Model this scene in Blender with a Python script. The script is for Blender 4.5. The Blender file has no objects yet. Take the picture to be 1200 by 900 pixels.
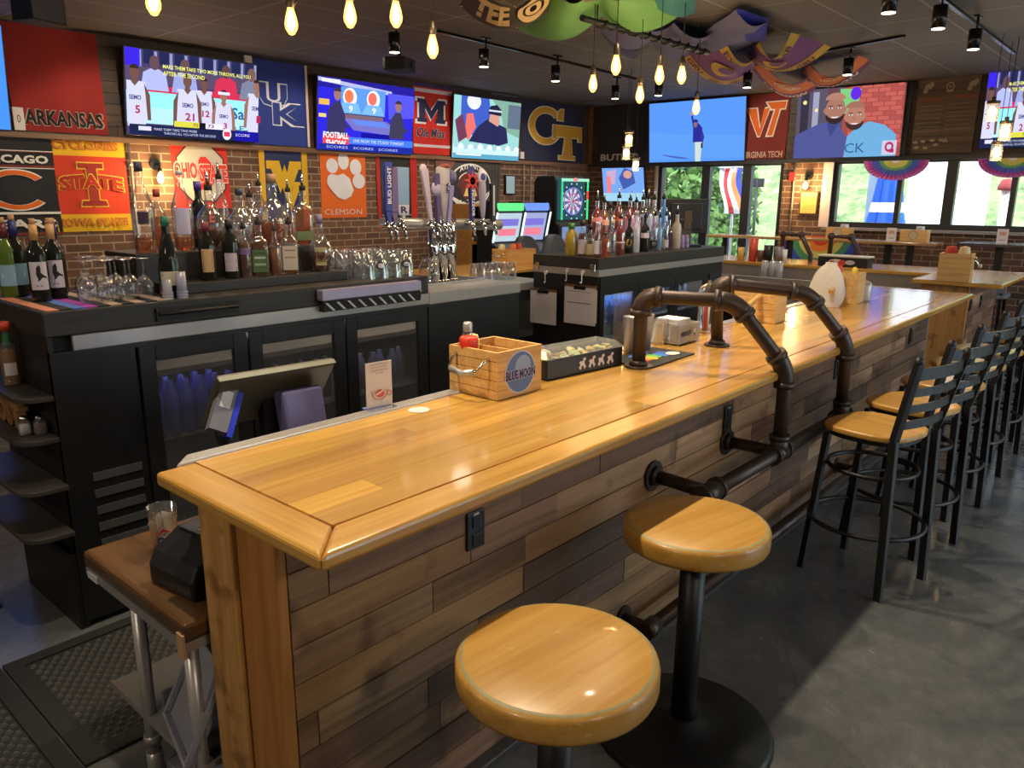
import bpy, bmesh, math, random
from mathutils import Vector, Matrix
random.seed(7)
SC = bpy.context.scene
COL = SC.collection
PI = math.pi
R = math.radians
# ------------------------------------------------------------------ camera model
H = 1.8
YAW, PIT, ROL, F = 0.71762, 0.23966, -0.00696, 905.0
_fw = Vector((math.cos(YAW)*math.cos(PIT), math.sin(YAW)*math.cos(PIT), -math.sin(PIT)))
_rt = Vector((math.sin(YAW), -math.cos(YAW), 0))
_dn = _fw.cross(_rt)
_r = math.cos(ROL)*_rt + math.sin(ROL)*_dn
_d = -math.sin(ROL)*_rt + math.cos(ROL)*_dn
def P(x, y, ax, val):
    """point of the room on the plane ax = val seen in direction (x, y)"""
    d = _r*((x-600)/F) + _d*((y-450)/F) + _fw
    i = 'xyz'.index(ax)
    o = Vector((0, 0, H))
    return o + d*((val-o[i])/d[i])
cam = bpy.data.cameras.new('camera')
camo = bpy.data.objects.new('camera', cam); COL.objects.link(camo)
cam.sensor_width = 36; cam.lens = F/1200*36; cam.clip_start = 0.02; cam.clip_end = 300
M = Matrix((( _r.x, -_d.x, -_fw.x), (_r.y, -_d.y, -_fw.y), (_r.z, -_d.z, -_fw.z)))
camo.matrix_world = Matrix.Translation((0, 0, H)) @ M.to_4x4()
SC.camera = camo
# ------------------------------------------------------------------ materials
_mc = {}
def nodes(name):
    m = bpy.data.materials.new(name); m.use_nodes = True
    nt = m.node_tree; nt.nodes.clear()
    out = nt.nodes.new('ShaderNodeOutputMaterial')
    return m, nt, out
def N(nt, t, **kw):
    n = nt.nodes.new('ShaderNode'+t)
    for k, v in kw.items(): setattr(n, k, v)
    return n
def S(n, **kw):
    for k, v in kw.items():
        n.inputs[k.replace('_', ' ')].default_value = v
    return n
def c4(c): return (c[0], c[1], c[2], 1)
def srgb(r, g, b):
    f = lambda c: (c/255/12.92 if c/255 <= .04045 else ((c/255+.055)/1.055)**2.4)
    return (f(r), f(g), f(b))
def pm(name, c, rough=.5, metal=0, var=.12, scale=12, coat=0, bump=0):
    """plain procedural surface: base colour with a little noise"""
    k = (name,)
    if k in _mc: return _mc[k]
    m, nt, out = nodes(name)
    b = N(nt, 'BsdfPrincipled'); S(b, Roughness=rough, Metallic=metal)
    b.inputs['Coat Weight'].default_value = coat
    b.inputs['Coat Roughness'].default_value = .08
    tc = N(nt, 'TexCoord'); no = N(nt, 'TexNoise'); S(no, Scale=scale, Detail=4.0)
    nt.links.new(tc.outputs['Object'], no.inputs['Vector'])
    mx = N(nt, 'Mix', data_type='RGBA')
    mx.inputs[6].default_value = c4([x*(1-var) for x in c]); mx.inputs[7].default_value = c4([min(1, x*(1+var)) for x in c])
    nt.links.new(no.outputs['Fac'], mx.inputs[0]); nt.links.new(mx.outputs[2], b.inputs['Base Color'])
    if bump:
        bp = N(nt, 'Bump'); S(bp, Strength=bump, Distance=.004)
        nt.links.new(no.outputs['Fac'], bp.inputs['Height']); nt.links.new(bp.outputs[0], b.inputs['Normal'])
    nt.links.new(b.outputs[0], out.inputs[0])
    _mc[k] = m; return m
def cloth(rgb):
    k = ('cl',)+tuple(rgb)
    if k not in _mc: _mc[k] = pm('cloth_%d_%d_%d' % tuple(rgb), srgb(*rgb), .85, var=.10, scale=6)
    return _mc[k]
def paint(rgb, rough=.45):
    k = ('pt',)+tuple(rgb)+(rough,)
    if k not in _mc: _mc[k] = pm('paint_%d_%d_%d_%d' % (tuple(rgb)+(int(rough*100),)), srgb(*rgb), rough, var=.05, scale=20)
    return _mc[k]
SCREEN = 1.0
def emit(rgb, s=None):
    s = SCREEN if s is None else s
    k = ('em',)+tuple(rgb)+(s,)
    if k in _mc: return _mc[k]
    m, nt, out = nodes('glow_%d_%d_%d' % tuple(rgb))
    e = N(nt, 'Emission'); e.inputs[0].default_value = c4(srgb(*rgb)); e.inputs[1].default_value = s
    nt.links.new(e.outputs[0], out.inputs[0]); _mc[k] = m; return m
def glassy(name, tint, body=.15, rough=.05, refl=1.0, blend=.28):
    """see-through glass or liquid: tinted transparency, a little body colour, fresnel gloss"""
    if name in _mc: return _mc[name]
    m, nt, out = nodes(name)
    t = N(nt, 'BsdfTransparent'); t.inputs[0].default_value = c4(tint)
    b = N(nt, 'BsdfDiffuse'); b.inputs[0].default_value = c4(tint)
    g = N(nt, 'BsdfGlossy'); S(g, Roughness=rough); g.inputs[0].default_value = (1, 1, 1, 1)
    m1 = N(nt, 'MixShader'); m1.inputs[0].default_value = body
    nt.links.new(t.outputs[0], m1.inputs[1]); nt.links.new(b.outputs[0], m1.inputs[2])
    lw = N(nt, 'LayerWeight'); S(lw, Blend=blend)
    mu = N(nt, 'Math', operation='MULTIPLY'); mu.inputs[1].default_value = refl
    nt.links.new(lw.outputs['Facing'], mu.inputs[0])
    m2 = N(nt, 'MixShader'); nt.links.new(mu.outputs[0], m2.inputs[0])
    nt.links.new(m1.outputs[0], m2.inputs[1]); nt.links.new(g.outputs[0], m2.inputs[2])
    nt.links.new(m2.outputs[0], out.inputs[0]); _mc[name] = m; return m
def wood(name, c1, c2, axis='x', rough=.4, coat=0, grain=1.0, attr=False, bump=.05, knots=0, scuff=0):
    """wood with grain stretched along an axis; attr=True multiplies by the per-board colour"""
    if name in _mc: return _mc[name]
    m, nt, out = nodes(name)
    b = N(nt, 'BsdfPrincipled'); S(b, Roughness=rough)
    b.inputs['Coat Weight'].default_value = coat; b.inputs['Coat Roughness'].default_value = .07
    tc = N(nt, 'TexCoord'); mp = N(nt, 'Mapping')
    sc = {'x': (1.2, 26, 26), 'y': (26, 1.2, 26), 'z': (26, 26, 1.2)}[axis]
    mp.inputs['Scale'].default_value = [s*grain for s in sc]
    nt.links.new(tc.outputs['Object'], mp.inputs[0])
    vec = mp.outputs[0]
    at = None
    if attr:
        at = N(nt, 'Attribute', attribute_name='board')
        ad = N(nt, 'VectorMath', operation='MULTIPLY_ADD'); ad.inputs[1].default_value = (37, 91, 53)
        nt.links.new(at.outputs['Color'], ad.inputs[0]); nt.links.new(vec, ad.inputs[2]); vec = ad.outputs[0]
    no = N(nt, 'TexNoise'); S(no, Scale=1.0, Detail=6.0, Roughness=.65, Distortion=.6)
    nt.links.new(vec, no.inputs['Vector'])
    cr = N(nt, 'ValToRGB'); cr.color_ramp.elements[0].position = .32; cr.color_ramp.elements[1].position = .68
    cr.color_ramp.elements[0].color = c4(c1); cr.color_ramp.elements[1].color = c4(c2)
    nt.links.new(no.outputs['Fac'], cr.inputs[0]); colr = cr.outputs[0]
    if attr:
        mx = N(nt, 'Mix', data_type='RGBA', blend_type='MULTIPLY'); mx.inputs[0].default_value = 1
        nt.links.new(colr, mx.inputs[6]); nt.links.new(at.outputs['Color'], mx.inputs[7]); colr = mx.outputs[2]
    if knots:
        vo = N(nt, 'TexNoise'); S(vo, Scale=knots, Detail=2.0)
        nt.links.new(tc.outputs['Object'], vo.inputs['Vector'])
        r2 = N(nt, 'ValToRGB'); r2.color_ramp.elements[0].position = .33; r2.color_ramp.elements[1].position = .42
        r2.color_ramp.elements[0].color = (.45, .42, .4, 1); r2.color_ramp.elements[1].color = (1, 1, 1, 1)
        nt.links.new(vo.outputs['Fac'], r2.inputs[0])
        mx = N(nt, 'Mix', data_type='RGBA', blend_type='MULTIPLY'); mx.inputs[0].default_value = .8
        nt.links.new(colr, mx.inputs[6]); nt.links.new(r2.outputs[0], mx.inputs[7]); colr = mx.outputs[2]
    if scuff:
        sm = N(nt, 'Mapping'); sm.inputs['Scale'].default_value = (9, 30, 30); sm.inputs['Rotation'].default_value = (0, 0, .6)
        nt.links.new(tc.outputs['Object'], sm.inputs[0]); sn = N(nt, 'TexNoise'); S(sn, Scale=1.0, Detail=7.0, Roughness=.8); nt.links.new(sm.outputs[0], sn.inputs['Vector'])
        r3 = N(nt, 'ValToRGB'); r3.color_ramp.elements[0].position = .60; r3.color_ramp.elements[1].position = .68
        r3.color_ramp.elements[0].color = (0, 0, 0, 1); r3.color_ramp.elements[1].color = (scuff, scuff, scuff, 1); nt.links.new(sn.outputs['Fac'], r3.inputs[0])
        mx = N(nt, 'Mix', data_type='RGBA'); mx.inputs[7].default_value = (.62, .50, .30, 1); nt.links.new(r3.outputs[0], mx.inputs[0]); nt.links.new(colr, mx.inputs[6]); colr = mx.outputs[2]
    nt.links.new(colr, b.inputs['Base Color'])
    if bump:
        bp = N(nt, 'Bump'); S(bp, Strength=bump, Distance=.003)
        nt.links.new(no.outputs['Fac'], bp.inputs['Height']); nt.links.new(bp.outputs[0], b.inputs['Normal'])
    nt.links.new(b.outputs[0], out.inputs[0]); _mc[name] = m; return m
# ------------------------------------------------------------------ mesh builder
class MB:
    def __init__(s): s.v = []; s.f = []; s.m = []; s.sm = []; s.c = []; s.mats = []
    def mi(s, m):
        if m not in s.mats: s.mats.append(m)
        return s.mats.index(m)
    def add(s, vs, fs, m, smooth=False, col=None):
        o = len(s.v); i = s.mi(m); s.v += [tuple(v) for v in vs]
        for f in fs:
            s.f.append([a+o for a in f]); s.m.append(i); s.sm.append(smooth); s.c.append(col or (1, 1, 1))
        return s
    def box(s, x0, x1, y0, y1, z0, z1, m, col=None, T=None):
        vs = [Vector((x, y, z)) for z in (z0, z1) for y in (y0, y1) for x in (x0, x1)]
        if T is not None: vs = [T @ v for v in vs]
        return s.add(vs, [(0, 2, 3, 1), (4, 5, 7, 6), (0, 1, 5, 4), (2, 6, 7, 3), (0, 4, 6, 2), (1, 3, 7, 5)], m, False, col)
    def bar(s, p0, p1, w, d, m, up=(0, 0, 1), w1=None, d1=None):
        """square bar between two points"""
        p0, p1 = Vector(p0), Vector(p1); a = (p1-p0).normalized(); u = Vector(up)
        if abs(a.dot(u)) > .98: u = Vector((0, 1, 0))
        x = a.cross(u).normalized(); y = x.cross(a).normalized()
        w1 = w if w1 is None else w1; d1 = d if d1 is None else d1
        vs = []
        for p, ww, dd in ((p0, w, d), (p1, w1, d1)):
            for i, j in ((-1, -1), (1, -1), (1, 1), (-1, 1)): vs.append(p+x*(i*ww/2)+y*(j*dd/2))
        return s.add(vs, [(3, 2, 1, 0), (4, 5, 6, 7), (0, 1, 5, 4), (1, 2, 6, 5), (2, 3, 7, 6), (3, 0, 4, 7)], m)
    def tube(s, pts, r, m, n=10, closed=False, caps=True):
        pts = [Vector(p) for p in pts]; k = len(pts)
        rs = r if isinstance(r, (list, tuple)) else [r]*k
        dirs = []
        for i in range(k):
            if closed: d = pts[(i+1) % k]-pts[i-1]
            else: d = pts[min(i+1, k-1)]-pts[max(i-1, 0)]
            dirs.append(d.normalized())
        u = Vector((0, 0, 1)) if abs(dirs[0].z) < .9 else Vector((1, 0, 0))
        vs = []
        for i in range(k):
            a = dirs[i]; u = (u-a*u.dot(a)).normalized(); w = a.cross(u)
            for j in range(n):
                t = 2*PI*j/n; vs.append(pts[i]+(u*math.cos(t)+w*math.sin(t))*rs[i])
        fs = []
        for i in range(k if closed else k-1):
            i2 = (i+1) % k
            for j in range(n): fs.append((i*n+j, i*n+(j+1) % n, i2*n+(j+1) % n, i2*n+j))
        s.add(vs, fs, m, True)
        if caps and not closed:
            o = len(s.v)-len(vs)
            for q in ([o+j for j in range(n)][::-1], [o+(k-1)*n+j for j in range(n)]):
                s.f.append(q); s.m.append(s.mi(m)); s.sm.append(False); s.c.append((1, 1, 1))
        return s
    def cyl(s, p0, p1, r, m, r1=None, n=16):
        return s.tube([p0, p1], [r, r if r1 is None else r1], m, n)
    def lathe(s, prof, m, c=(0, 0, 0), n=20, sq=None, T=None, smooth=True, a0=0, a1=2*PI):
        full = abs(a1-a0-2*PI) < 1e-6
        k = n if full else n+1; vs = []
        for r, z in prof:
            for j in range(k):
                t = a0+(a1-a0)*j/n; q = 1.0
                if sq: q = (abs(math.cos(t))**sq+abs(math.sin(t))**sq)**(-1/sq)
                v = Vector((c[0]+r*q*math.cos(t), c[1]+r*q*math.sin(t), c[2]+z))
                vs.append(T @ v if T is not None else v)
        fs = []
        for i in range(len(prof)-1):
            for j in range(n): fs.append((i*k+j, i*k+(j+1) % k, (i+1)*k+(j+1) % k, (i+1)*k+j))
        return s.add(vs, fs, m, smooth)
    def prism(s, poly, mapf, h0, h1, m, col=None):
        """outline poly in (u, v) given a thickness from h0 to h1"""
        n = len(poly)
        vs = [mapf(u, v, h0) for u, v in poly]+[mapf(u, v, h1) for u, v in poly]
        fs = [list(range(n))[::-1], list(range(n, 2*n))]+[(i, (i+1) % n, n+(i+1) % n, n+i) for i in range(n)]
        return s.add(vs, fs, m, False, col)
    def sphere(s, c, r, m, n=14, k=9, sx=1, sy=1, sz=1):
        prof = [(max(1e-4, math.sin(PI*i/k)), -math.cos(PI*i/k)) for i in range(k+1)]
        T = Matrix.Translation(c) @ Matrix.Diagonal((r*sx, r*sy, r*sz, 1))
        return s.lathe(prof, m, n=n, T=T)
    def build(s, name, parent=None, loc=None, rz=None, bevel=0, seg=2, weld=False, recalc=True):
        me = bpy.data.meshes.new(name)
        me.from_pydata(s.v, [], s.f)
        for m in s.mats: me.materials.append(m)
        me.polygons.foreach_set('material_index', s.m); me.polygons.foreach_set('use_smooth', s.sm)
        if any(c != (1, 1, 1) for c in s.c):
            at = me.color_attributes.new('board', 'FLOAT_COLOR', 'CORNER'); k = 0
            for p, c in zip(me.polygons, s.c):
                for _ in p.loop_indices: at.data[k].color = c4(c); k += 1
        if recalc:
            bm = bmesh.new(); bm.from_mesh(me)
            if weld: bmesh.ops.remove_doubles(bm, verts=bm.verts, dist=1e-5)
            bmesh.ops.recalc_face_normals(bm, faces=bm.faces); bm.to_mesh(me); bm.free()
        o = bpy.data.objects.new(name, me); COL.objects.link(o)
        if parent: o.parent = parent
        if loc is not None: o.location = loc
        if rz is not None: o.rotation_euler = (0, 0, rz)
        if bevel:
            b = o.modifiers.new('bevel', 'BEVEL'); b.width = bevel; b.segments = seg; b.limit_method = 'ANGLE'; b.angle_limit = R(40)
        return o
def tag(o, label=None, cat=None, group=None, kind=None):
    if label: o['label'] = label
    if cat: o['category'] = cat
    if group: o['group'] = group
    if kind: o['kind'] = kind
    return o
def thing(name, label, cat, loc=(0, 0, 0), rz=0, group=None):
    o = bpy.data.objects.new(name, None); COL.objects.link(o)
    o.location = loc; o.rotation_euler = (0, 0, rz); o.empty_display_size = .1
    return tag(o, label, cat, group)
def struct(o): o['kind'] = 'structure'; return o
def stray(o, label): o['label'] = label; return o
def dup(root, loc, rz=None, label=None, group=None):
    r = root.copy(); COL.objects.link(r); r.location = loc
    if rz is not None: r.rotation_euler = (0, 0, rz)
    if label: r['label'] = label
    if group: r['group'] = group
    for ch in list(root.children):
        c = ch.copy(); COL.objects.link(c); c.parent = r
        for g in list(ch.children):
            d = g.copy(); COL.objects.link(d); d.parent = c
    return r
_tc = {}
def text_mesh(body, bold=0.0):
    k = (body, bold)
    if k in _tc: return _tc[k]
    cu = bpy.data.curves.new('t', 'FONT'); cu.body = body; cu.offset = bold; cu.resolution_u = 2; cu.align_x = 'CENTER'
    ob = bpy.data.objects.new('t', cu); COL.objects.link(ob)
    dg = bpy.context.evaluated_depsgraph_get(); ev = ob.evaluated_get(dg)
    me = ev.to_mesh()
    vs = [(v.co.x, v.co.y) for v in me.vertices]; fs = [tuple(p.vertices) for p in me.polygons]
    ev.to_mesh_clear(); bpy.data.objects.remove(ob); bpy.data.curves.remove(cu)
    _tc[k] = (vs, fs); return _tc[k]
class Paint:
    """flat marks on a surface: mapf(u, v, h) gives the point h metres off it"""
    def __init__(s, mb, mapf, mk, step=.0012): s.mb = mb; s.mapf = mapf; s.mk = mk; s.h = step; s.step = step
    def mat(s, c): return s.mk(c) if isinstance(c, tuple) else c
    def up(s): s.h += s.step; return s.h
    clip = False
    def poly(s, pts, c):
        if s.clip:
            for i in (0, 1):
                for sg, lim in ((1, 0), (-1, -1)):
                    out = []
                    for k in range(len(pts)):
                        a, b = pts[k-1], pts[k]; da, db = sg*a[i]-lim, sg*b[i]-lim
                        if (da >= 0) != (db >= 0):
                            q = da/(da-db); out.append((a[0]+(b[0]-a[0])*q, a[1]+(b[1]-a[1])*q))
                        if db >= 0: out.append(b)
                    pts = out
                    if len(pts) < 3: return s
        h = s.up(); s.mb.add([s.mapf(u, v, h) for u, v in pts], [list(range(len(pts)))], s.mat(c)); return s
    def rect(s, u0, u1, v0, v1, c): return s.poly([(u0, v0), (u1, v0), (u1, v1), (u0, v1)], c)
    def ell(s, cx, cy, rx, ry, c, n=24, a0=0, a1=360):
        return s.poly([(cx+rx*math.cos(R(a0+(a1-a0)*i/n)), cy+ry*math.sin(R(a0+(a1-a0)*i/n))) for i in range(n+(0 if a1-a0 == 360 else 1))], c)
    def ring(s, cx, cy, rx, ry, w, c, a0=0, a1=360, n=32):
        h = s.up(); k = n+1
        vs = [s.mapf(cx+(rx-q*w)*math.cos(R(a0+(a1-a0)*i/n)), cy+(ry-q*w*ry/rx)*math.sin(R(a0+(a1-a0)*i/n)), h) for q in (0, 1) for i in range(k)]
        s.mb.add(vs, [(i, i+1, k+i+1, k+i) for i in range(n)], s.mat(c)); return s
    def text(s, t, cx, cy, w, hh, c, bold=.0, arch=0, shear=0, out=None, ob=.03):
        if out is not None: s.text(t, cx, cy, w*1.04, hh*1.10, out, bold+ob, arch, shear)
        vs, fs = text_mesh(t, bold); h = s.up()
        xs = [a for a, b in vs]; ys = [b for a, b in vs]
        x0, x1, y0, y1 = min(xs), max(xs), min(ys), max(ys)
        pts = []
        for a, b in vs:
            p = (a-x0)/(x1-x0)-.5; q = (b-y0)/(y1-y0)-.5
            pts.append(s.mapf(cx+p*w+shear*q*hh, cy+q*hh+arch*(.25-p*p)*4*hh, h))
        s.mb.add(pts, fs, s.mat(c)); return s
# ------------------------------------------------------------------ the setting
XW, YW, ZC, ZB = 11.0, 7.95, 3.22, 2.31
XB, YR = -3.5, -4.5          # walls behind and to the right of the viewer
def brick_mat(name, ax):
    m, nt, out = nodes(name)
    b = N(nt, 'BsdfPrincipled'); S(b, Roughness=.85)
    tc = N(nt, 'TexCoord'); sp = N(nt, 'SeparateXYZ'); cb = N(nt, 'CombineXYZ')
    nt.links.new(tc.outputs['Object'], sp.inputs[0]); nt.links.new(sp.outputs[ax], cb.inputs[0]); nt.links.new(sp.outputs[2], cb.inputs[1])
    br = N(nt, 'TexBrick'); S(br, Scale=1.0); br.inputs['Brick Width'].default_value = .22; br.inputs['Row Height'].default_value = .078
    br.inputs['Mortar Size'].default_value = .007; br.inputs['Mortar Smooth'].default_value = .2; br.inputs['Bias'].default_value = -.1
    br.inputs['Color1'].default_value = c4(srgb(132, 92, 70)); br.inputs['Color2'].default_value = c4(srgb(94, 66, 54)); br.inputs['Mortar'].default_value = c4(srgb(170, 150, 126))
    nt.links.new(cb.outputs[0], br.inputs['Vector'])
    no = N(nt, 'TexNoise'); S(no, Scale=9.0, Detail=5.0); nt.links.new(tc.outputs['Object'], no.inputs['Vector'])
    mx = N(nt, 'Mix', data_type='RGBA', blend_type='MULTIPLY'); mx.inputs[0].default_value = .55
    nt.links.new(br.outputs['Color'], mx.inputs[6]); nt.links.new(no.outputs['Fac'], mx.inputs[7])
    nt.links.new(mx.outputs[2], b.inputs['Base Color'])
    bp = N(nt, 'Bump'); S(bp, Strength=.6, Distance=.006); bp.invert = True
    nt.links.new(br.outputs['Fac'], bp.inputs['Height']); nt.links.new(bp.outputs[0], b.inputs['Normal'])
    nt.links.new(b.outputs[0], out.inputs[0]); return m
def tile_mat():
    m, nt, out = nodes('ceiling_tiles')
    b = N(nt, 'BsdfPrincipled'); S(b, Roughness=.75)
    tc = N(nt, 'TexCoord'); br = N(nt, 'TexBrick'); br.offset = 0; S(br, Scale=1.0)
    br.inputs['Brick Width'].default_value = 1.22; br.inputs['Row Height'].default_value = .61; br.inputs['Mortar Size'].default_value = .008; br.inputs['Mortar Smooth'].default_value = 0
    br.inputs['Color1'].default_value = c4(srgb(90, 86, 84)); br.inputs['Color2'].default_value = c4(srgb(90, 86, 84)); br.inputs['Mortar'].default_value = c4(srgb(132, 128, 128))
    nt.links.new(tc.outputs['Object'], br.inputs['Vector']); nt.links.new(br.outputs['Color'], b.inputs['Base Color'])
    nt.links.new(b.outputs[0], out.inputs[0]); return m
def floor_mat():
    m, nt, out = nodes('stained_concrete')
    b = N(nt, 'BsdfPrincipled')
    tc = N(nt, 'TexCoord')
    n1 = N(nt, 'TexNoise'); S(n1, Scale=1.3, Detail=7.0, Roughness=.62, Distortion=.5)
    n2 = N(nt, 'TexNoise'); S(n2, Scale=14.0, Detail=6.0, Roughness=.7)
    for n in (n1, n2): nt.links.new(tc.outputs['Object'], n.inputs['Vector'])
    cr = N(nt, 'ValToRGB'); e = cr.color_ramp.elements
    e[0].position = .3; e[0].color = c4(srgb(60, 62, 66)); e[1].position = .72; e[1].color = c4(srgb(108, 108, 105))
    nt.links.new(n1.outputs['Fac'], cr.inputs[0])
    mx = N(nt, 'Mix', data_type='RGBA', blend_type='OVERLAY'); mx.inputs[0].default_value = .45
    nt.links.new(cr.outputs[0], mx.inputs[6]); nt.links.new(n2.outputs['Fac'], mx.inputs[7]); nt.links.new(mx.outputs[2], b.inputs['Base Color'])
    r2 = N(nt, 'MapRange'); r2.inputs[3].default_value = .16; r2.inputs[4].default_value = .36
    nt.links.new(n1.outputs['Fac'], r2.inputs[0]); nt.links.new(r2.outputs[0], b.inputs['Roughness'])
    nt.links.new(b.outputs[0], out.inputs[0]); return m
BRX, BRY = brick_mat('brick_left', 0), brick_mat('brick_far', 1)
BOARD = wood('dark_wall_boards', srgb(50, 33, 24), srgb(92, 60, 40), 'x', .6, grain=.6, attr=True)
BOARDY = wood('dark_wall_boards_far', srgb(46, 32, 26), srgb(80, 56, 42), 'y', .6, grain=.6, attr=True)
LEDGE = wood('ledge_wood', srgb(96, 66, 44), srgb(140, 100, 66), 'x', .5)
BLACK = pm('black_laminate', srgb(24, 24, 27), .42, var=.25, scale=5)
BLKM = pm('black_metal', srgb(15, 15, 16), .45, var=.2)
MATT = pm('matt_black', srgb(16, 16, 17), .75)
FRAME = pm('window_frame_black', srgb(38, 40, 44), .4, metal=.2)
STEEL = pm('brushed_steel', srgb(178, 174, 172), .34, metal=.55, var=.1, scale=30)
CHROME = pm('chrome', srgb(215, 215, 218), .09, metal=1, var=.02)
PLASTER = pm('dark_plaster', srgb(84, 72, 66), .9)
PANE = glassy('window_glass', (.97, .985, 1), .0, .0, .35)
GLASS = glassy('clear_glass', (.93, .94, .96), .04, .03, 1.0, .42)
def clear(o): o.visible_shadow = True; return o

m = MB(); m.add([(XB, YR, 0), (XW+.3, YR, 0), (XW+.3, YW, 0), (XB, YW, 0)], [(0, 1, 2, 3)], floor_mat()); struct(m.build('floor'))
m = MB(); m.box(XB-.3, XW+.3, YR-.3, YW+.3, ZC, ZC+.3, tile_mat()); struct(m.build('ceiling'))
m = MB(); m.box(XB, XW, YW, YW+.25, 0, ZC, BRX); struct(m.build('wall_left'))
def boards(mb, a0, a1, z0, z1, put, rows=9, mat=BOARD, tone=(.4, .95), lens=(.9, 1.9)):
    hh = (z1-z0)/rows
    for i in range(rows):
        a = a0-random.random()*1.2
        while a < a1:
            L = random.uniform(*lens); b0, b1 = max(a, a0), min(a+L, a1); a += L
            if b1-b0 < .03: continue
            t = random.uniform(*tone); c = (t, t*random.uniform(.93, 1.02), t*random.uniform(.88, 1.02))
            put(mb, b0, b1-.003, z0+i*hh, z0+(i+1)*hh-.004, mat, c)
m = MB(); boards(m, XB, XW-.03, ZB, ZC, lambda mb, a, b, z0, z1, mt, c: mb.box(a, b, YW-.025, YW, z0, z1, mt, c)); struct(m.build('trim_1'))
m = MB(); boards(m, YR, YW-.03, ZB, ZC, lambda mb, a, b, z0, z1, mt, c: mb.box(XW-.025, XW, a, b, z0, z1, mt, c), mat=BOARDY); struct(m.build('trim_2'))
m = MB(); m.box(XB, XW-.06, YW-.06, YW-.001, ZB-.045, ZB, LEDGE); struct(m.build('trim_3'))
m = MB(); m.box(XW-.06, XW-.001, YR, YW-.06, ZB-.045, ZB, FRAME); struct(m.build('trim_4'))
m = MB(); m.box(XW-.035, XW-.026, YW-.11, YW-.03, ZB, ZC, LEDGE); struct(m.build('trim_5'))
# far wall with its two banks of glass
D0, D1, W0 = 6.58, 4.55, 3.86
m = MB()
m.box(XW, XW+.25, D0, YW+.25, 0, ZC, BRY); m.box(XW, XW+.25, W0, D1, 0, ZC, BRY)
m.box(XW, XW+.25, YR, W0, 0, 1.41, BRY); m.box(XW, XW+.25, YR, W0, ZB-.02, ZC, BRY); m.box(XW, XW+.25, D1, D0, ZB-.02, ZC, BRY)
m.box(XW, XW+.25, YR-.3, YR, 0, ZC, BRY)
struct(m.build('wall_far'))
def window(i, a0, a1, z0, z1, bars, X=XW, axis='y', rail=None):
    f = MB(); g = MB()
    def bx(p0, p1, q0, q1, d0, d1, mt, mb):
        if axis == 'y': mb.box(X+d0, X+d1, p0, p1, q0, q1, mt)
        else: mb.box(p0, p1, X+d0, X+d1, q0, q1, mt)
    bx(a0, a1, z0, z0+.07, .03, .13, FRAME, f); bx(a0, a1, z1-.05, z1, .03, .13, FRAME, f)
    for c, w in bars: bx(c-w/2, c+w/2, z0+.07, z1-.05, .03, .13, FRAME, f)
    if rail: bx(a0, a1, rail-.03, rail+.03, .035, .125, FRAME, f)
    bx(a0+.01, a1-.01, z0+.01, z1-.01, .075, .081, PANE, g)
    o = struct(f.build('window_%d' % i)); g.build('pane', o); return o
window(1, D1, D0, .0, ZB-.02, [(D1+.03, .06), (D0-.03, .06), (5.765, .13), (5.11, .13)])
window(2, YR, W0, 1.41, ZB-.02, [(W0-.03, .06), (3.02, .06), (2.43, .12), (1.75, .06), (1.1, .12), (.45, .06), (-.2, .12), (-.85, .06), (-1.5, .12), (-2.15, .06), (-2.8, .12), (-3.5, .06), (-4.3, .12)])
m = MB(); m.box(XW-.10, XW+.03, YR, W0+.05, 1.375, 1.41, pm('sill_paint', srgb(150, 140, 140), .5)); struct(m.build('trim_6'))
m = MB(); m.box(XW-.02, XW-.001, W0, W0+.13, 1.41, ZB-.05, pm('white_jamb', srgb(206, 190, 190), .6)); struct(m.build('trim_7'))
# wall on the right with a long window, wall behind the viewer
m = MB(); m.box(XB, XW, YR-.25, YR, 0, .12, PLASTER); m.box(XB, XW, YR-.25, YR, 2.95, ZC, PLASTER)
for a, b in ((XB, 3.6), (10.8, XW)): m.box(a, b, YR-.25, YR, .12, 2.95, PLASTER)
struct(m.build('wall_right'))
window(3, 3.6, 10.8, .12, 2.95, [(3.65, .08), (5.0, .1), (6.9, .1), (8.8, .1), (10.75, .08)], X=YR-.2, axis='x')
m = MB(); m.box(XB-.25, XB, YR, YW, 0, ZC, PLASTER); struct(m.build('wall_back'))
# ------------------------------------------------------------------ outdoors beyond the glass
def grass_mat():
    m, nt, out = nodes('hillside_grass')
    b = N(nt, 'BsdfPrincipled'); S(b, Roughness=.95)
    tc = N(nt, 'TexCoord'); n1 = N(nt, 'TexNoise'); S(n1, Scale=2.6, Detail=8.0, Roughness=.75)
    nt.links.new(tc.outputs['Object'], n1.inputs['Vector'])
    cr = N(nt, 'ValToRGB'); e = cr.color_ramp.elements
    e[0].position = .36; e[0].color = c4(srgb(58, 78, 40)); e[1].position = .62; e[1].color = c4(srgb(132, 146, 92))
    nt.links.new(n1.outputs['Fac'], cr.inputs[0]); nt.links.new(cr.outputs[0], b.inputs['Base Color']); nt.links.new(b.outputs[0], out.inputs[0]); return m
m = MB(); m.box(XW+.26, 40, -60, 60, -.3, -.02, pm('patio_concrete', srgb(190, 188, 182), .9)); struct(m.build('patio_ground'))
m = MB(); m.box(-30, XW+.26, -60, YR-.3, -.3, -.02, pm('car_park_asphalt', srgb(120, 120, 122), .9)); struct(m.build('car_park_ground'))
m = MB(); nx, ny = 14, 40; vs = []
for i in range(nx+1):
    for j in range(ny+1):
        x = 17.5+i*1.2; vs.append((x, -35+j*2, max(-.1, -.05+i*.62+random.uniform(-.15, .15)*(i > 0))))
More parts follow.
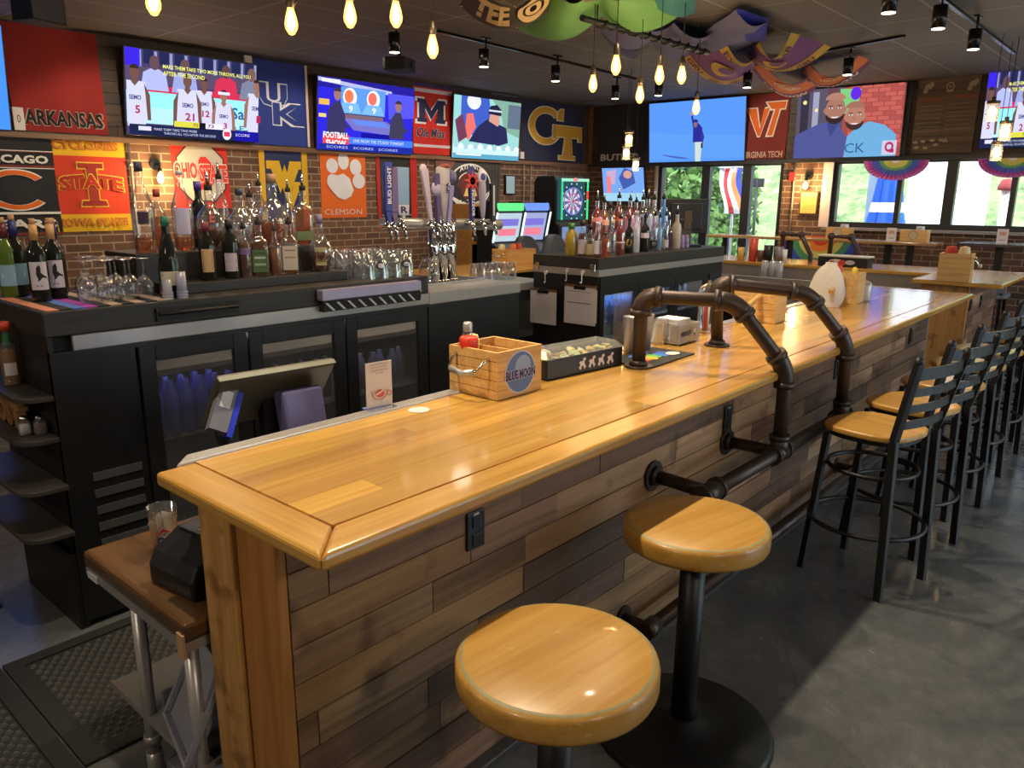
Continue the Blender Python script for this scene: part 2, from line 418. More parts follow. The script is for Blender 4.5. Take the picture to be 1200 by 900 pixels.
m.add(vs, [(i*(ny+1)+j, (i+1)*(ny+1)+j, (i+1)*(ny+1)+j+1, i*(ny+1)+j+1) for i in range(nx) for j in range(ny)], grass_mat(), True); struct(m.build('hillside'))
m = MB(); m.box(34, 34.6, -60, 60, 7.5, 11, pm('far_wall_pale', srgb(206, 208, 212), .9)); struct(m.build('far_parapet'))
WHITE = pm('white_stucco', srgb(235, 235, 236), .9, var=.03)
a, b = P(1062, 230, 'x', 15.5), P(1150, 230, 'x', 15.5)
m = MB(); m.box(15.5, 16.1, b.y, a.y, -.02, 7, WHITE); tag(m.build('outdoor_wall'), 'broad white stucco wall standing in sunlight outside the right-hand windows', 'wall')
a, b = P(1016, 230, 'x', 16.5), P(1036, 230, 'x', 16.5)
m = MB(); m.lathe([(.01, -.02), ((a.y-b.y)/2, -.02), ((a.y-b.y)/2, 7), (.01, 7)], pm('grey_column', srgb(126, 138, 156), .8), c=(16.5, (a.y+b.y)/2, 0)); tag(m.build('column'), 'round grey column outside, to the left of the folded blue umbrella', 'column')
LEAF = pm('leaf_green', srgb(84, 116, 52), .8, var=.4, scale=3); BARK = pm('bark', srgb(92, 74, 58), .9)
def shrub(x, y, z, w, h, label, n=900):
    t = thing('shrub', label, 'shrub', (x, y, z)); s = MB()
    for i in range(5):
        q = random.uniform(0, 2*PI); s.tube([(0, 0, 0), (.1*math.cos(q), .1*math.sin(q), h*.3), (w*.3*math.cos(q), w*.3*math.sin(q), h*.7)], [.05, .04, .015], BARK, 6)
    s.build('stem', t); f = MB(); rr = random.Random(int(x*99+y*7))
    for i in range(n):
        u = Vector((rr.gauss(0, 1), rr.gauss(0, 1), rr.gauss(0, 1))).normalized()*(rr.random()**.4)
        c = Vector((u.x*w/2, u.y*w/2, h*.55+u.z*h*.45)); d = Vector((rr.gauss(0, 1), rr.gauss(0, 1), rr.gauss(0, 1))).normalized()*.10
        e = d.cross(Vector((rr.gauss(0, 1), rr.gauss(0, 1), rr.gauss(0, 1)))).normalized()*.06
        f.add([c-d, c+e, c+d, c-e], [(0, 1, 2, 3)], LEAF)
    f.build('foliage', t, recalc=False)
p = P(797, 250, 'x', 14.2); shrub(14.2, p.y, -.02, 1.5, 2.9, 'leafy green shrub outside the leftmost pane of the far glass', 1500)
p = P(848, 240, 'x', 16.6); shrub(16.6, p.y, -.02, 1.6, 3.0, 'leafy green shrub outside the pane with the hanging striped banner', 1500)
BLUE = cloth((34, 84, 190))
p = P(1042, 220, 'x', 13.4); t = thing('patio_umbrella', 'folded blue patio umbrella with a white band outside the window', 'umbrella', (13.4, p.y, -.02))
m = MB(); m.cyl((0, 0, 0), (0, 0, 2.75), .025, STEEL); m.build('pole', t)
m = MB(); m.cyl((0, 0, 0), (0, 0, .07), .28, BLKM, n=24); m.build('base', t)
m = MB(); n = 32; prof = [(.34, 1.02), (.31, 1.15), (.27, 1.35), (.22, 1.6), (.2, 1.75), (.16, 2.1), (.1, 2.5), (.03, 2.72)]; vs = []
for r, z in prof:
    for j in range(n): q = 1+.22*math.cos(j*PI/2+.3); vs.append((r*q*math.cos(2*PI*j/n), r*q*math.sin(2*PI*j/n), z))
for i in range(len(prof)-1): m.add(vs[i*n:(i+2)*n], [(j, (j+1) % n, n+(j+1) % n, n+j) for j in range(n)], [cloth((46, 96, 196)), BLUE, BLUE, cloth((225, 228, 235)), BLUE, BLUE, BLUE][i], True)
m.build('canopy', t)
p = P(860, 225, 'x', 12.6); t = thing('hanging_banner', 'red white and blue striped banner hanging outside the far glass', 'banner', (12.6, p.y, 0))
m = MB(); m.cyl((0, 0, -.02), (0, 0, 2.3), .02, STEEL); m.cyl((0, -.2, 2.28), (0, .3, 2.28), .012, STEEL); m.build('pole', t)
m = MB(); ks = [(235, 235, 240), (214, 60, 60), (240, 240, 242), (245, 150, 90), (70, 90, 190)]
for k in range(5):
    for i in range(8):
        f0 = lambda s, q: (.04*math.sin(q*4+s*5), .28-.42*s-.10*q+.05*math.sin(q*5), 2.27-.75*q)
        m.add([f0(k/5, i/8), f0((k+1)/5, i/8), f0((k+1)/5, (i+1)/8), f0(k/5, (i+1)/8)], [(0, 1, 2, 3)], cloth(ks[k]), True)
m.build('cloth', t)
p = P(887, 220, 'x', 14.5); t = thing('street_sign', 'small dark sign on a thin pole outside the far glass', 'sign', (14.5, p.y, -.02))
m = MB(); m.cyl((0, 0, 0), (0, 0, 2.15), .025, BLKM); m.build('pole', t)
m = MB(); m.box(-.02, .0, -.14, .14, 2.0, 2.16, BLKM); m.build('panel', t)
p = P(1178, 235, 'x', 13.0); t = thing('parking_lamp', 'white post with a red cap outside the rightmost window', 'lamp', (13.0, p.y, -.02))
m = MB(); m.cyl((0, 0, 0), (0, 0, 1.95), .06, WHITE); m.build('pole', t)
m = MB(); m.lathe([(.001, 2.1), (.08, 2.08), (.12, 1.98), (.12, 1.94), (.06, 1.93)], cloth((150, 60, 60))); m.build('cap', t)
# ------------------------------------------------------------------ the counters
OAK = wood('lacquered_oak', srgb(180, 129, 54), srgb(210, 164, 82), 'x', .26, coat=.4, grain=.9, attr=True, bump=.015)
OAKY = wood('lacquered_oak_cross', srgb(180, 129, 54), srgb(210, 164, 82), 'y', .26, coat=.4, grain=.9, attr=True, bump=.015)
PINE = wood('pine_end_boards', srgb(168, 116, 58), srgb(204, 156, 92), 'z', .45, grain=.8, bump=.08, knots=9.0)
PLANK = wood('reclaimed_planks', srgb(112, 88, 68), srgb(178, 148, 120), 'x', .62, grain=.55, attr=True, bump=.12, knots=5.0)
ZT = 1.07
def plank_face(name, parent, x0, x1, y, z0, z1, rows, seed):
    random.seed(seed); mb = MB()
    tones = [(1.0, .84, .60), (.80, .64, .44), (.62, .50, .40), (1.05, .92, .76), (.66, .54, .52), (1.25, 1.1, .92), (.46, .37, .34), (.86, .72, .58), (.9, .76, .54), (.74, .60, .56)]
    boards(mb, x0, x1, z0, z1, lambda b, a0, a1, q0, q1, mt, c: b.box(a0, a1, y-.014+random.uniform(-.002, .002), y, q0, q1, mt, tuple(t*c[0] for t in random.choice(tones))), rows=rows, mat=PLANK, tone=(.72, 1.2), lens=(.32, 1.15))
    return mb.build(name, parent)
def worktop(t, x0, x1, y0, y1, z, seed, axis='x'):
    """boards running along the counter inside a rounded, mitred border"""
    random.seed(seed); b = .115
    mb = MB(); rows = max(2, round((y1-y0-b)/.088)); hh = (y1-y0-b)/rows
    for i in range(rows):
        a = x0+b-random.random()*.9
        while a < x1-b:
            L = random.uniform(.5, 1.5); p, q = max(a, x0+b), min(a+L, x1-b); a += L
            if q-p < .01: continue
            k = random.uniform(.74, 1.14); c = (k, k*random.uniform(.94, 1.02), k*random.uniform(.85, 1.05))
            ya, yb = y0+b+i*hh, y0+b+(i+1)*hh
            mb.box(p, q, ya, yb, z-.036, z, OAK, c)
    mb.build('boards', t)
    mb = MB(); mp = lambda u, v, h: (u, v, h)
    mb.prism([(x0, y0), (x1, y0), (x1-b, y0+b), (x0+b, y0+b)], mp, z-.04, z+.0008, OAK, (1.0, .97, .94))
    mb.build('front_border', t, bevel=.012, seg=3)
    mb = MB(); mb.prism([(x0, y0), (x0+b, y0+b), (x0+b, y1), (x0, y1)], mp, z-.04, z+.0008, OAKY, (.96, .93, .9))
    mb.build('end_border', t, bevel=.012, seg=3); mb = MB(); mb.prism([(x1, y0), (x1, y1), (x1-b, y1), (x1-b, y0+b)], mp, z-.04, z+.0008, OAKY, (.9, .88, .86))
    mb.build('end_border', t, bevel=.012, seg=3)
t = thing('counter_top', 'long lacquered honey oak bar top running from the near left to the far right', 'countertop', (0, 0, 0))
worktop(t, .845, 6.98, 1.26, 2.01, ZT, 3)
m = MB(); m.prism([(.905, 2.0105), (6.98, 2.0105), (6.98, 2.075), (.965, 2.075)], lambda u, v, h: (u, v, h), ZT-.035, ZT+.006, STEEL); m.build('steel_edge', t, bevel=.006)
t = thing('bar_counter', 'front of the long bar clad in mixed brown reclaimed planks with a pine end board', 'bar', (0, 0, 0))
plank_face('plank_cladding', t, .905, 6.64, 1.5, .03, 1.03, 10, 12)
m = MB(); m.box(.905, 6.64, 1.501, 1.80, 0, 1.029, MATT); m.build('carcass', t)
m = MB(); m.box(.862, .9, 1.668, 1.822, 0, 1.029, PINE); m.build('end_board', t, bevel=.006)
m = MB(); m.box(.875, .904, 1.488, 1.662, 0, 1.029, wood('pine_end_dark', srgb(150, 92, 40), srgb(186, 128, 66), 'z', .45, grain=.7)); m.build('end_board', t, bevel=.005)
m = MB(); m.box(6.645, 6.675, 1.486, 1.80, 0, 1.029, wood('grey_end', srgb(120, 108, 98), srgb(160, 148, 136), 'z', .6)); m.build('end_board', t, bevel=.004)
m = MB(); m.box(.905, 6.64, 1.44, 1.486, .0, .035, pm('toe_strip', srgb(70, 68, 66), .4)); m.build('toe_strip', t, bevel=.006)
def outlet(x, z, label, y=1.484):
    t = thing('power_outlet', label, 'outlet', (x, y, z), group='black outlets along the plank front')
    m = MB(); m.box(-.037, .037, -.008, 0, -.06, .06, BLACK); m.build('cover_plate', t, bevel=.003)
    m = MB()
    for s in (-.028, .028): m.box(-.018, .018, -.012, -.008, s-.018, s+.018, BLKM)
    m.build('socket', t, bevel=.004)
    m = MB(); m.box(-.012, .012, -.0095, -.008, .048, .054, paint((190, 190, 190))); m.build('sticker', t)
for (x, y), l in zip([(556, 620), (852, 490), (980, 432), (1067, 393)], ['nearest the pine end board', 'just left of the pipe rail', 'behind the pipe rail and the nearest bar chair', 'near the far end of the long bar']):
    p = P(x, y, 'y', 1.484); outlet(p.x, p.z, 'black power outlet on the plank front, '+l)
# foot rail pipe near the floor between the two round stools
a = P(770, 722, 'y', 1.36)
t = thing('foot_rail', 'dark pipe foot rail low on the bar front behind the round stools', 'rail', (0, 0, 0))
PIPE = pm('dark_iron_pipe', srgb(70, 58, 52), .42, metal=.55, var=.2, scale=30)
m = MB(); m.cyl((a.x-.05, 1.36, .17), (6.2, 1.36, .17), .03, PIPE); m.build('pipe', t)
for x in (a.x-.05, 3.4, 4.8, 6.2):
    m = MB(); m.cyl((x, 1.36, .17), (x, 1.4855, .17), .022, PIPE); m.cyl((x, 1.476, .17), (x, 1.4855, .17), .05, PIPE); m.cyl((x-.04, 1.36, .17), (x+.04, 1.36, .17), .038, PIPE); m.build('bracket', t)
# corner counter past the gap
t = thing('counter_top', 'far oak counter top by the windows carrying a wooden caddy', 'countertop')
worktop(t, 7.88, 9.42, 1.22, 1.95, ZT, 5)
t = thing('bar_counter', 'base of the far counter with an orange pine end board and grey planks', 'bar')
plank_face('plank_cladding', t, 8.06, 9.3, 1.5, .03, 1.03, 10, 5)
m = MB(); m.box(8.06, 9.3, 1.501, 1.90, 0, 1.029, MATT); m.build('carcass', t)
m = MB(); m.box(8.02, 8.058, 1.49, 1.90, 0, 1.029, PINE); m.build('end_board', t, bevel=.006)
for (x, y), l in zip([(1137, 357), (1149, 353)], ['left', 'right']):
    p = P(x, y, 'y', 1.484); outlet(p.x, p.z, 'black power outlet on the far counter front, the %s of two' % l)
m = MB(); mp = lambda u, v, h: (u, v, h)
m.prism([(8.62, 1.951), (9.42, 1.951), (9.42, 5.12), (8.62, 5.12)], mp, ZT-.04, ZT, OAKY, (.95, .95, .95)); tag(m.build('counter_top', bevel=.01), 'oak counter top on the window side of the bar island', 'countertop')
t = thing('underbar_station', 'steel under-bar work station on the window side of the island', 'counter')
m = MB(); m.box(8.1, 8.615, 2.0, 5.1, .84, .9, STEEL); m.box(8.1, 8.115, 2.0, 5.1, .9, .96, STEEL); m.build('worktop', t, bevel=.005)
m = MB(); m.box(8.15, 8.61, 2.0, 5.1, 0, .839, MATT); m.build('body', t); m = MB(); m.box(8.63, 9.2, 1.96, 5.1, 0, ZT-.041, pm('grey_laminate', srgb(128, 120, 116), .4)); m.build('back_panel', t)
m = MB(); m.box(8.0, 8.1, 2.4, 4.9, .62, .64, STEEL); m.box(8.0, 8.01, 2.4, 4.9, .64, .74, STEEL); m.box(8.09, 8.149, 2.4, 4.9, .62, .86, STEEL); m.build('speed_rail', t)
m = MB(); m.prism([(2.2, 5.15), (9.42, 5.15), (9.42, 5.9), (2.2, 5.9)], mp, ZT-.04, ZT, OAK, (1.1, 1.08, 1.05)); tag(m.build('counter_top', bevel=.01), 'oak counter top on the far side of the island, behind the beer taps', 'countertop')
t = thing('bar_counter', 'dark base under the far side of the bar island', 'bar')
m = MB(); m.box(2.3, 9.3, 5.25, 5.7, 0, ZT-.041, MATT); m.build('carcass', t)
# ------------------------------------------------------------------ round pedestal stools
SEAT = wood('stool_maple', srgb(172, 122, 48), srgb(200, 152, 74), 'x', .34, coat=.25, grain=.75, bump=.05, scuff=.7)
WORN = pm('worn_rim', srgb(150, 140, 96), .5, var=.3, scale=40)
def round_stool(x, y, rz, label):
    t = thing('bar_stool', label, 'stool', (x, y, 0), rz, 'round pedestal stools')
    m = MB(); m.lathe([(.0005, .708), (.220, .708), (.230, .713), (.235, .724), (.235, .764), (.232, .772), (.226, .7775)], SEAT, n=56)
    m.lathe([(.226, .7775), (.2175, .7803)], WORN, n=56); m.lathe([(.2175, .7803), (.1, .7805), (.0005, .7805)], SEAT, n=56)
    m.build('seat', t, weld=True)
    m = MB(); m.cyl((0, 0, .0), (0, 0, .70), .042, BLKM, n=24); m.build('post', t)
    m = MB(); m.lathe([(.0005, .711), (.11, .711), (.11, .700), (.05, .69), (.043, .66)], BLKM, n=24); m.build('mounting_plate', t)
    m = MB(); m.lathe([(.30, 0), (.303, .012), (.29, .024), (.16, .034), (.07, .042), (.055, .06), (.043, .062)], BLKM, n=48); m.build('base', t)
    return t
p1 = P(653, 765, 'z', .78); p2 = P(816, 610, 'z', .78)
round_stool(p1.x, p1.y, R(-6), 'round honey maple stool on a black pedestal, nearest the viewer')
round_stool(p2.x, p2.y, R(-12), 'round honey maple stool on a black pedestal, under the pipe rail')
# ------------------------------------------------------------------ pipe rail
t = thing('pipe_rail', 'dark iron pipe rail of two arches bent over the bar front', 'rail')
def arch(pts, name):
    pts = [Vector(q) for q in pts]; r = .030; cor = .07
    m = MB(); path = [pts[0]]
    for i in range(1, len(pts)-1):
        a = pts[i]+(pts[i-1]-pts[i]).normalized()*cor; b = pts[i]+(pts[i+1]-pts[i]).normalized()*cor
        for k in range(6):
            s = k/5; path.append(a.lerp(pts[i], s).lerp(pts[i].lerp(b, s), s))
    path.append(pts[-1]); m.tube(path, r, PIPE, 16); o = m.build(name, t)
    for i in range(1, len(pts)-1):      # swollen elbow fittings with collars
        a = pts[i]+(pts[i-1]-pts[i]).normalized()*cor; b = pts[i]+(pts[i+1]-pts[i]).normalized()*cor
        m = MB(); el = [a.lerp(pts[i], k/6).lerp(pts[i].lerp(b, k/6), k/6) for k in range(7)]
        m.tube(el, .040, PIPE, 16)
        for q, d in ((a, pts[i-1]-pts[i]), (b, pts[i+1]-pts[i])): d = d.normalized(); m.cyl(q-d*.012, q+d*.014, .046, PIPE, n=18)
        m.build('elbow', t)
    return o
def flange(c, d, name='flange', rr=.062):
    d = Vector(d); c = Vector(c); m = MB(); m.cyl(c, c+d*.009, rr, PIPE, n=24); m.cyl(c+d*.009, c+d*.03, .042, PIPE, .036, n=18); m.build(name, t)
YR1 = 1.246
A0 = P(748, 430, 'z', ZT); B0 = P(840, 405, 'z', ZT)
A1 = P(752, 347, 'y', A0.y); B1 = P(840, 331, 'y', B0.y)
A2 = P(861, 353, 'z', 1.375); B2 = P(946, 343, 'y', 1.40)
A3 = P(921, 432, 'y', YR1); B3 = P(992, 402, 'y', YR1)
A4 = P(912, 530, 'y', YR1); B4 = P(985, 487, 'y', YR1)
arch([A0+Vector((0, 0, .005)), A1, A2, A3, A4], 'arch_pipe'); arch([B0+Vector((0, 0, .005)), B1, B2, B3, B4], 'arch_pipe')
flange((A0.x, A0.y, ZT+.001), (0, 0, 1)); flange((B0.x, B0.y, ZT+.001), (0, 0, 1))
FA = P(765, 557, 'y', 1.484); FB = P(851, 517, 'y', 1.484)
m = MB(); C0 = Vector((FA.x+.02, YR1, A4.z)); m.tube([C0, A4, B4], .030, PIPE, 16); m.build('handrail', t)
m = MB(); m.cyl(FA, (C0.x, C0.y, C0.z), .027, PIPE); m.build('wall_arm', t); m = MB(); m.cyl(FB, A4, .027, PIPE); m.build('wall_arm', t)
flange(FA, (0, -1, 0)); flange(FB, (0, -1, 0))
for q in (A4, B4, C0):
    m = MB(); m.cyl(q-Vector((.06, 0, 0)), q+Vector((.06, 0, 0)), .040, PIPE, n=18)
    for s in (-.06, .06): m.cyl(q+Vector((s-.012, 0, 0)), q+Vector((s+.012, 0, 0)), .045, PIPE, n=18)
    if q is not C0: m.cyl(q, q+Vector((0, 0, .07)), .040, PIPE, n=18); m.cyl(q+Vector((0, 0, .06)), q+Vector((0, 0, .082)), .045, PIPE, n=18)
    m.build('tee_fitting', t)
# ------------------------------------------------------------------ ladder-back bar chairs
CHW = wood('chair_seat_wood', srgb(176, 126, 54), srgb(206, 160, 80), 'y', .35, coat=.4, grain=.4)
def bar_chair():
    t = thing('bar_chair', '', 'bar chair', group='ladder-back bar chairs along the counter')
    m = MB(); n = 28; rim = []
    for i in range(n):                       # seat outline, wider at the front
        a = 2*PI*i/n; q = (abs(math.cos(a))**3+abs(math.sin(a))**3)**(-1/3)
        rim.append((.205*q*math.cos(a)*(1+.08*math.sin(a)), .20*q*math.sin(a)))
    m.prism(rim, lambda u, v, h: (u, v, h), .735, .765, CHW); m.build('seat', t, bevel=.01, seg=3)
    m = MB(); m.prism([(u*.9, v*.9) for u, v in rim], lambda u, v, h: (u, v, h), .712, .734, BLKM); m.build('seat_frame', t)
    for sx in (-1, 1):
        m = MB(); m.bar((sx*.185, .20, 0), (sx*.155, .15, .715), .030, .030, BLKM); m.build('leg', t, bevel=.003)
        m = MB(); m.bar((sx*.190, -.21, 0), (sx*.180, -.185, .76), .030, .036, BLKM); m.bar((sx*.180, -.185, .758), (sx*.205, -.262, 1.125), .034, .030, BLKM)
        m.lathe([(.019, 0), (.021, .012), (.015, .026), (.001, .032)], BLKM, c=(sx*.205, -.262, 1.122), n=12); m.build('leg', t, bevel=.003)
    for k, z in enumerate((1.075, .99, .912, .835)):
        f = (z-.758)/.367; hw = .180+.025*f; y = -.185-.077*f; h = .052 if k == 0 else .036; m = MB(); vs = []
        for i in range(9):
            u = -1+i/4; yy = y-.028*(1-u*u)
            for dy in (-.006, .006):
                for dz in (-h/2, h/2): vs.append((u*hw, yy+dy, z+dz))
        fs = []
        for i in range(8):
            a, b = i*4, i*4+4; fs += [(a, a+1, b+1, b), (a+2, b+2, b+3, a+3), (a+1, a+3, b+3, b+1), (a, b, b+2, a+2)]
        m.add(vs, fs+[(0, 2, 3, 1), (32, 33, 35, 34)], BLKM); m.build('back_slat', t)
    for z, rr, nm in ((.29, .262, 'foot_ring'), (.56, .20, 'brace_ring')):
        m = MB(); m.tube([(rr*math.cos(2*PI*i/36), rr*.98*math.sin(2*PI*i/36), z) for i in range(36)], .011, BLKM, 8, closed=True); m.build(nm, t)
    return t
ch = bar_chair()
seq = [(3.765, 1.0, -14), (4.33, .985, -17), (4.98, .99, -16), (5.66, 1.0, -14), (6.3, 1.0, -16), (6.98, .98, -15), (8.35, .95, -10), (8.95, .95, -14)]
lab = ['nearest of the row, by the pipe rail', 'second in the row from the pipe rail', 'third in the row from the pipe rail', 'fourth in the row from the pipe rail', 'fifth in the row from the pipe rail', 'at the far end of the long bar', 'first one at the far counter', 'second one at the far counter, at the frame edge']
for i, ((x, y, a), l) in enumerate(zip(seq, lab)):
    o = ch if i == 0 else dup(ch, (0, 0, 0))
    o.location = (x, y, 0); o.rotation_euler = (0, 0, R(a)); o['label'] = 'black ladder-back wooden-seat bar chair, '+l
# red bar chair by the far counter
RED = pm('red_paint', srgb(168, 32, 28), .45)
p = P(1185, 372, 'z', .8)
t = thing('bar_chair', 'red wooden bar chair standing beyond the far counter', 'bar chair', (9.95, .95, 0), R(80))
m = MB(); m.box(-.2, .2, -.2, .2, .72, .76, RED); m.build('seat', t, bevel=.01)
for sx in (-1, 1):
    for sy in (-1, 1):
        m = MB(); m.bar((sx*.19, sy*.19, 0), (sx*.17, sy*.17, 1.12 if sy < 0 else .72), .04, .04, RED); m.build('leg', t)
for z in (1.06, .95, .85):
    m = MB(); m.box(-.17, .17, -.185, -.165, z-.03, z+.03, RED); m.build('back_slat', t)
m = MB(); m.box(-.18, .18, .17, .19, .28, .32, RED); m.box(-.18, .18, -.19, -.17, .38, .42, RED); m.build('stretcher', t)
# ------------------------------------------------------------------ televisions and flags on the walls
def frame_on(wall, a0, a1, z0, z1, off=.03, tilt=0):
    """a0, a1: left and right edge as seen (x on the left wall, y on the far wall)"""
    if wall == 'L': B = Vector(((a0+a1)/2, YW-off, z0)); rt = Vector((1, 0, 0)); ot = Vector((0, -1, 0))
    else: B = Vector((XW-off, (a0+a1)/2, z0)); rt = Vector((0, -1, 0)); ot = Vector((-1, 0, 0))
    w = abs(a1-a0); h = math.hypot(z1-z0, tilt); up = (Vector((0, 0, z1-z0))+ot*tilt).normalized(); ot2 = rt.cross(up).normalized()
    if ot2.dot(ot) < 0: ot2 = -ot2
    return B, w, h, lambda u, v, d: rt*((u-.5)*w)+up*(v*h)+ot2*d
def tv(label, wall, a0, a1, z0, z1, tilt, draw, off=.075, low=False):
    B, w, h, mp = frame_on(wall, a0, a1, z0, z1, off, tilt)
    t = thing('television', label, 'television', B)
    m = MB(); bz = .010/w; bv = .012/h
    m.prism([(-bz, -bv), (1+bz, -bv), (1+bz, 1+bv), (-bz, 1+bv)], mp, -.035, .0, BLACK)
    m.build('housing', t, bevel=.004)
    m = MB(); m.prism([(.3, .3), (.7, .3), (.7, .7), (.3, .7)], mp, -.065, -.034, BLKM); m.build('wall_mount', t)
    m = MB(); p = Paint(m, mp, emit, .0008); p.h = .0005; p.clip = True; draw(p); m.build('screen', t, recalc=False)
    return t
SK, SK2, WH = (112, 78, 70), (150, 108, 92), (205, 205, 232)
def player(p, cx, top, s, num, head=SK, name='SEMO'):
    p.poly([(cx-.075*s, top-.17*s), (cx+.075*s, top-.17*s), (cx+.085*s, top-.45*s), (cx+.07*s, 0.10), (cx-.07*s, .10), (cx-.085*s, top-.45*s)], WH)
    for q in (-1, 1): p.poly([(cx+q*.065*s, top-.19*s), (cx+q*.105*s, top-.32*s), (cx+q*.11*s, top-.62*s), (cx+q*.085*s, top-.62*s), (cx+q*.075*s, top-.34*s)], head)
    p.rect(cx-.018*s, cx+.018*s, top-.2*s, top-.1*s, head); p.ell(cx, top-.065*s, .032*s, .085*s, head); p.ell(cx, top-.03*s, .031*s, .05*s, (52, 40, 44), a0=0, a1=180)
    p.poly([(cx-.03*s, top-.165*s), (cx+.03*s, top-.165*s), (cx, top-.23*s)], head)
    p.text(name, cx, top-.36*s, .085*s, .055*s, (70, 60, 120), .03); p.text(num, cx+.015*s, top-.50*s, .035*s*len(num), .095*s, (170, 40, 80), .03)
def court(p, crop=False):
    p.rect(0, 1, 0, 1, (70, 62, 104))
    for i in range(9): p.rect(.02+i*.11, .09+i*.11, .84, 1, (38, 40, 80)); p.rect(.095+i*.11, .115+i*.11, .80, .99, (142, 146, 190))
    p.rect(0, .1, .78, 1, (60, 40, 220)); p.rect(0, 1, .62, .80, (88, 72, 100))
    p.rect(.1, 1, .52, .60, (200, 48, 76)); p.rect(0, 1, .14, .52, (150, 232, 248)); p.rect(0, 1, .14, .33, (176, 226, 242))
    for cx, c, hd in ((.2, (172, 180, 232), (98, 72, 82)), (.74, (206, 50, 84), (92, 66, 70)), (.42, (150, 160, 214), (100, 76, 80)), (.95, (120, 126, 150), (120, 90, 84))):
        p.poly([(cx-.1, .54), (cx-.08, .74), (cx-.03, .79), (cx+.03, .79), (cx+.08, .74), (cx+.1, .54)], c); p.ell(cx, .86, .035, .085, hd)
    if crop: return
    p.text('Sai', .85, .35, .13, .15, (50, 90, 150), .02); p.text('D E A', .87, .16, .2, .07, (60, 110, 160), .02)
    player(p, .055, .80, 1.0, '5'); player(p, .56, .74, .85, '12'); player(p, .43, .76, 1.0, '21'); player(p, .71, .62, .88, '3', SK2); player(p, .985, .80, 1.0, '1', SK2)
    p.rect(.66, .755, .575, .61, (220, 220, 240))
    p.text('MAKE THEM TAKE TWO MORE THROWS, ALL YOU', .585, .83, .68, .052, (236, 238, 120), .015); p.text('AFTER THE SECOND', .40, .755, .31, .05, (236, 238, 120), .015)
    p.rect(0, 1, 0, .13, (30, 36, 72)); p.rect(.32, .51, .13, .20, (214, 206, 74)); p.rect(.51, .56, .12, .20, (20, 20, 40)); p.rect(.56, .70, .13, .20, (232, 226, 246)); p.text('73', .60, .165, .05, .045, (90, 40, 90), .02); p.text('70', .48, .165, .04, .045, (120, 110, 30), .02)
    p.rect(.06, .15, .06, .11, (210, 210, 235)); p.text('MAKE THEM TAKE TWO MORE', .33, .085, .32, .03, (200, 205, 235)); p.text('THROWS ALL YOU AFTER THE SECOND', .44, .04, .40, .03, (190, 196, 230))
    p.ell(.73, .08, .036, .075, (235, 225, 240)); p.rect(.705, .755, .05, .11, (220, 60, 90)); p.rect(.79, 1, 0, .13, (28, 24, 150)); p.text('SCORE', .86, .08, .12, .035, (210, 215, 245))
def studio(p):
    p.rect(0, 1, 0, 1, (46, 40, 214)); p.rect(.0, 1, .86, 1, (38, 30, 150)); p.poly([(.0, .99), (.75, .91), (.75, .85), (.0, .94)], (176, 180, 226))
    p.rect(.22, .68, .52, .90, (92, 150, 226)); p.rect(.22, .68, .5, .53, (30, 30, 90))
    for cx, c in ((.31, (236, 120, 80)), (.55, (240, 110, 96))):
        p.ell(cx, .76, .07, .13, (232, 230, 244)); p.ell(cx-.01, .77, .045, .09, c); p.poly([(cx-.12, .54), (cx-.07, .68), (cx+.08, .68), (cx+.12, .54)], (120, 178, 240)); p.text('9', cx+.01, .60, .04, .09, (230, 240, 250), .02)
    p.rect(.22, .66, .46, .52, (122, 96, 112)); p.poly([(.25, .46), (.7, .46), (.85, .33), (.78, .26), (.35, .30)], (116, 110, 190)); p.poly([(.32, .45), (.66, .45), (.74, .37), (.38, .38)], (96, 132, 226))
    p.poly([(.43, .27), (.76, .27), (.74, .13), (.43, .13)], (22, 20, 150)); p.poly([(.70, .88), (1, .88), (1, .55), (.72, .5)], (84, 84, 232))
    for cx, s, c in ((.17, 1.0, (56, 52, 96)), (.81, .9, (60, 58, 84))):
        p.poly([(cx-.09*s, .22), (cx-.08*s, .55*s), (cx-.02, .68*s), (cx+.04, .68*s), (cx+.09*s, .5*s), (cx+.1*s, .22)], c); p.ell(cx+.01, .76*s+.02, .036, .085, (150, 112, 110)); p.ell(cx+.01, .80*s+.02, .037, .05, (60, 50, 60), a0=0, a1=180)
        p.poly([(cx+.02, .45), (cx+.13, .36), (cx+.13, .32), (cx+.0, .36)], c)
    p.rect(0, .1, .62, .70, (226, 176, 84)); p.rect(0, .07, .45, .5, (236, 200, 120))
    p.rect(.04, .3, .06, .22, (236, 70, 70)); p.text('FOOTBALL', .17, .21, .25, .09, (245, 245, 250), .03); p.text('SHOW', .17, .10, .2, .09, (245, 245, 250), .03)
    p.rect(.3, 1, .10, .2, (70, 120, 240)); p.text('LIVE FROM THE STUDIO TONIGHT', .62, .15, .55, .045, (220, 230, 250)); p.rect(0, 1, 0, .09, (30, 44, 150)); p.text('SCORES   SCORES   SCORES', .45, .045, .75, .035, (180, 190, 240))
    p.rect(.02, .2, .93, .98, (225, 225, 245))
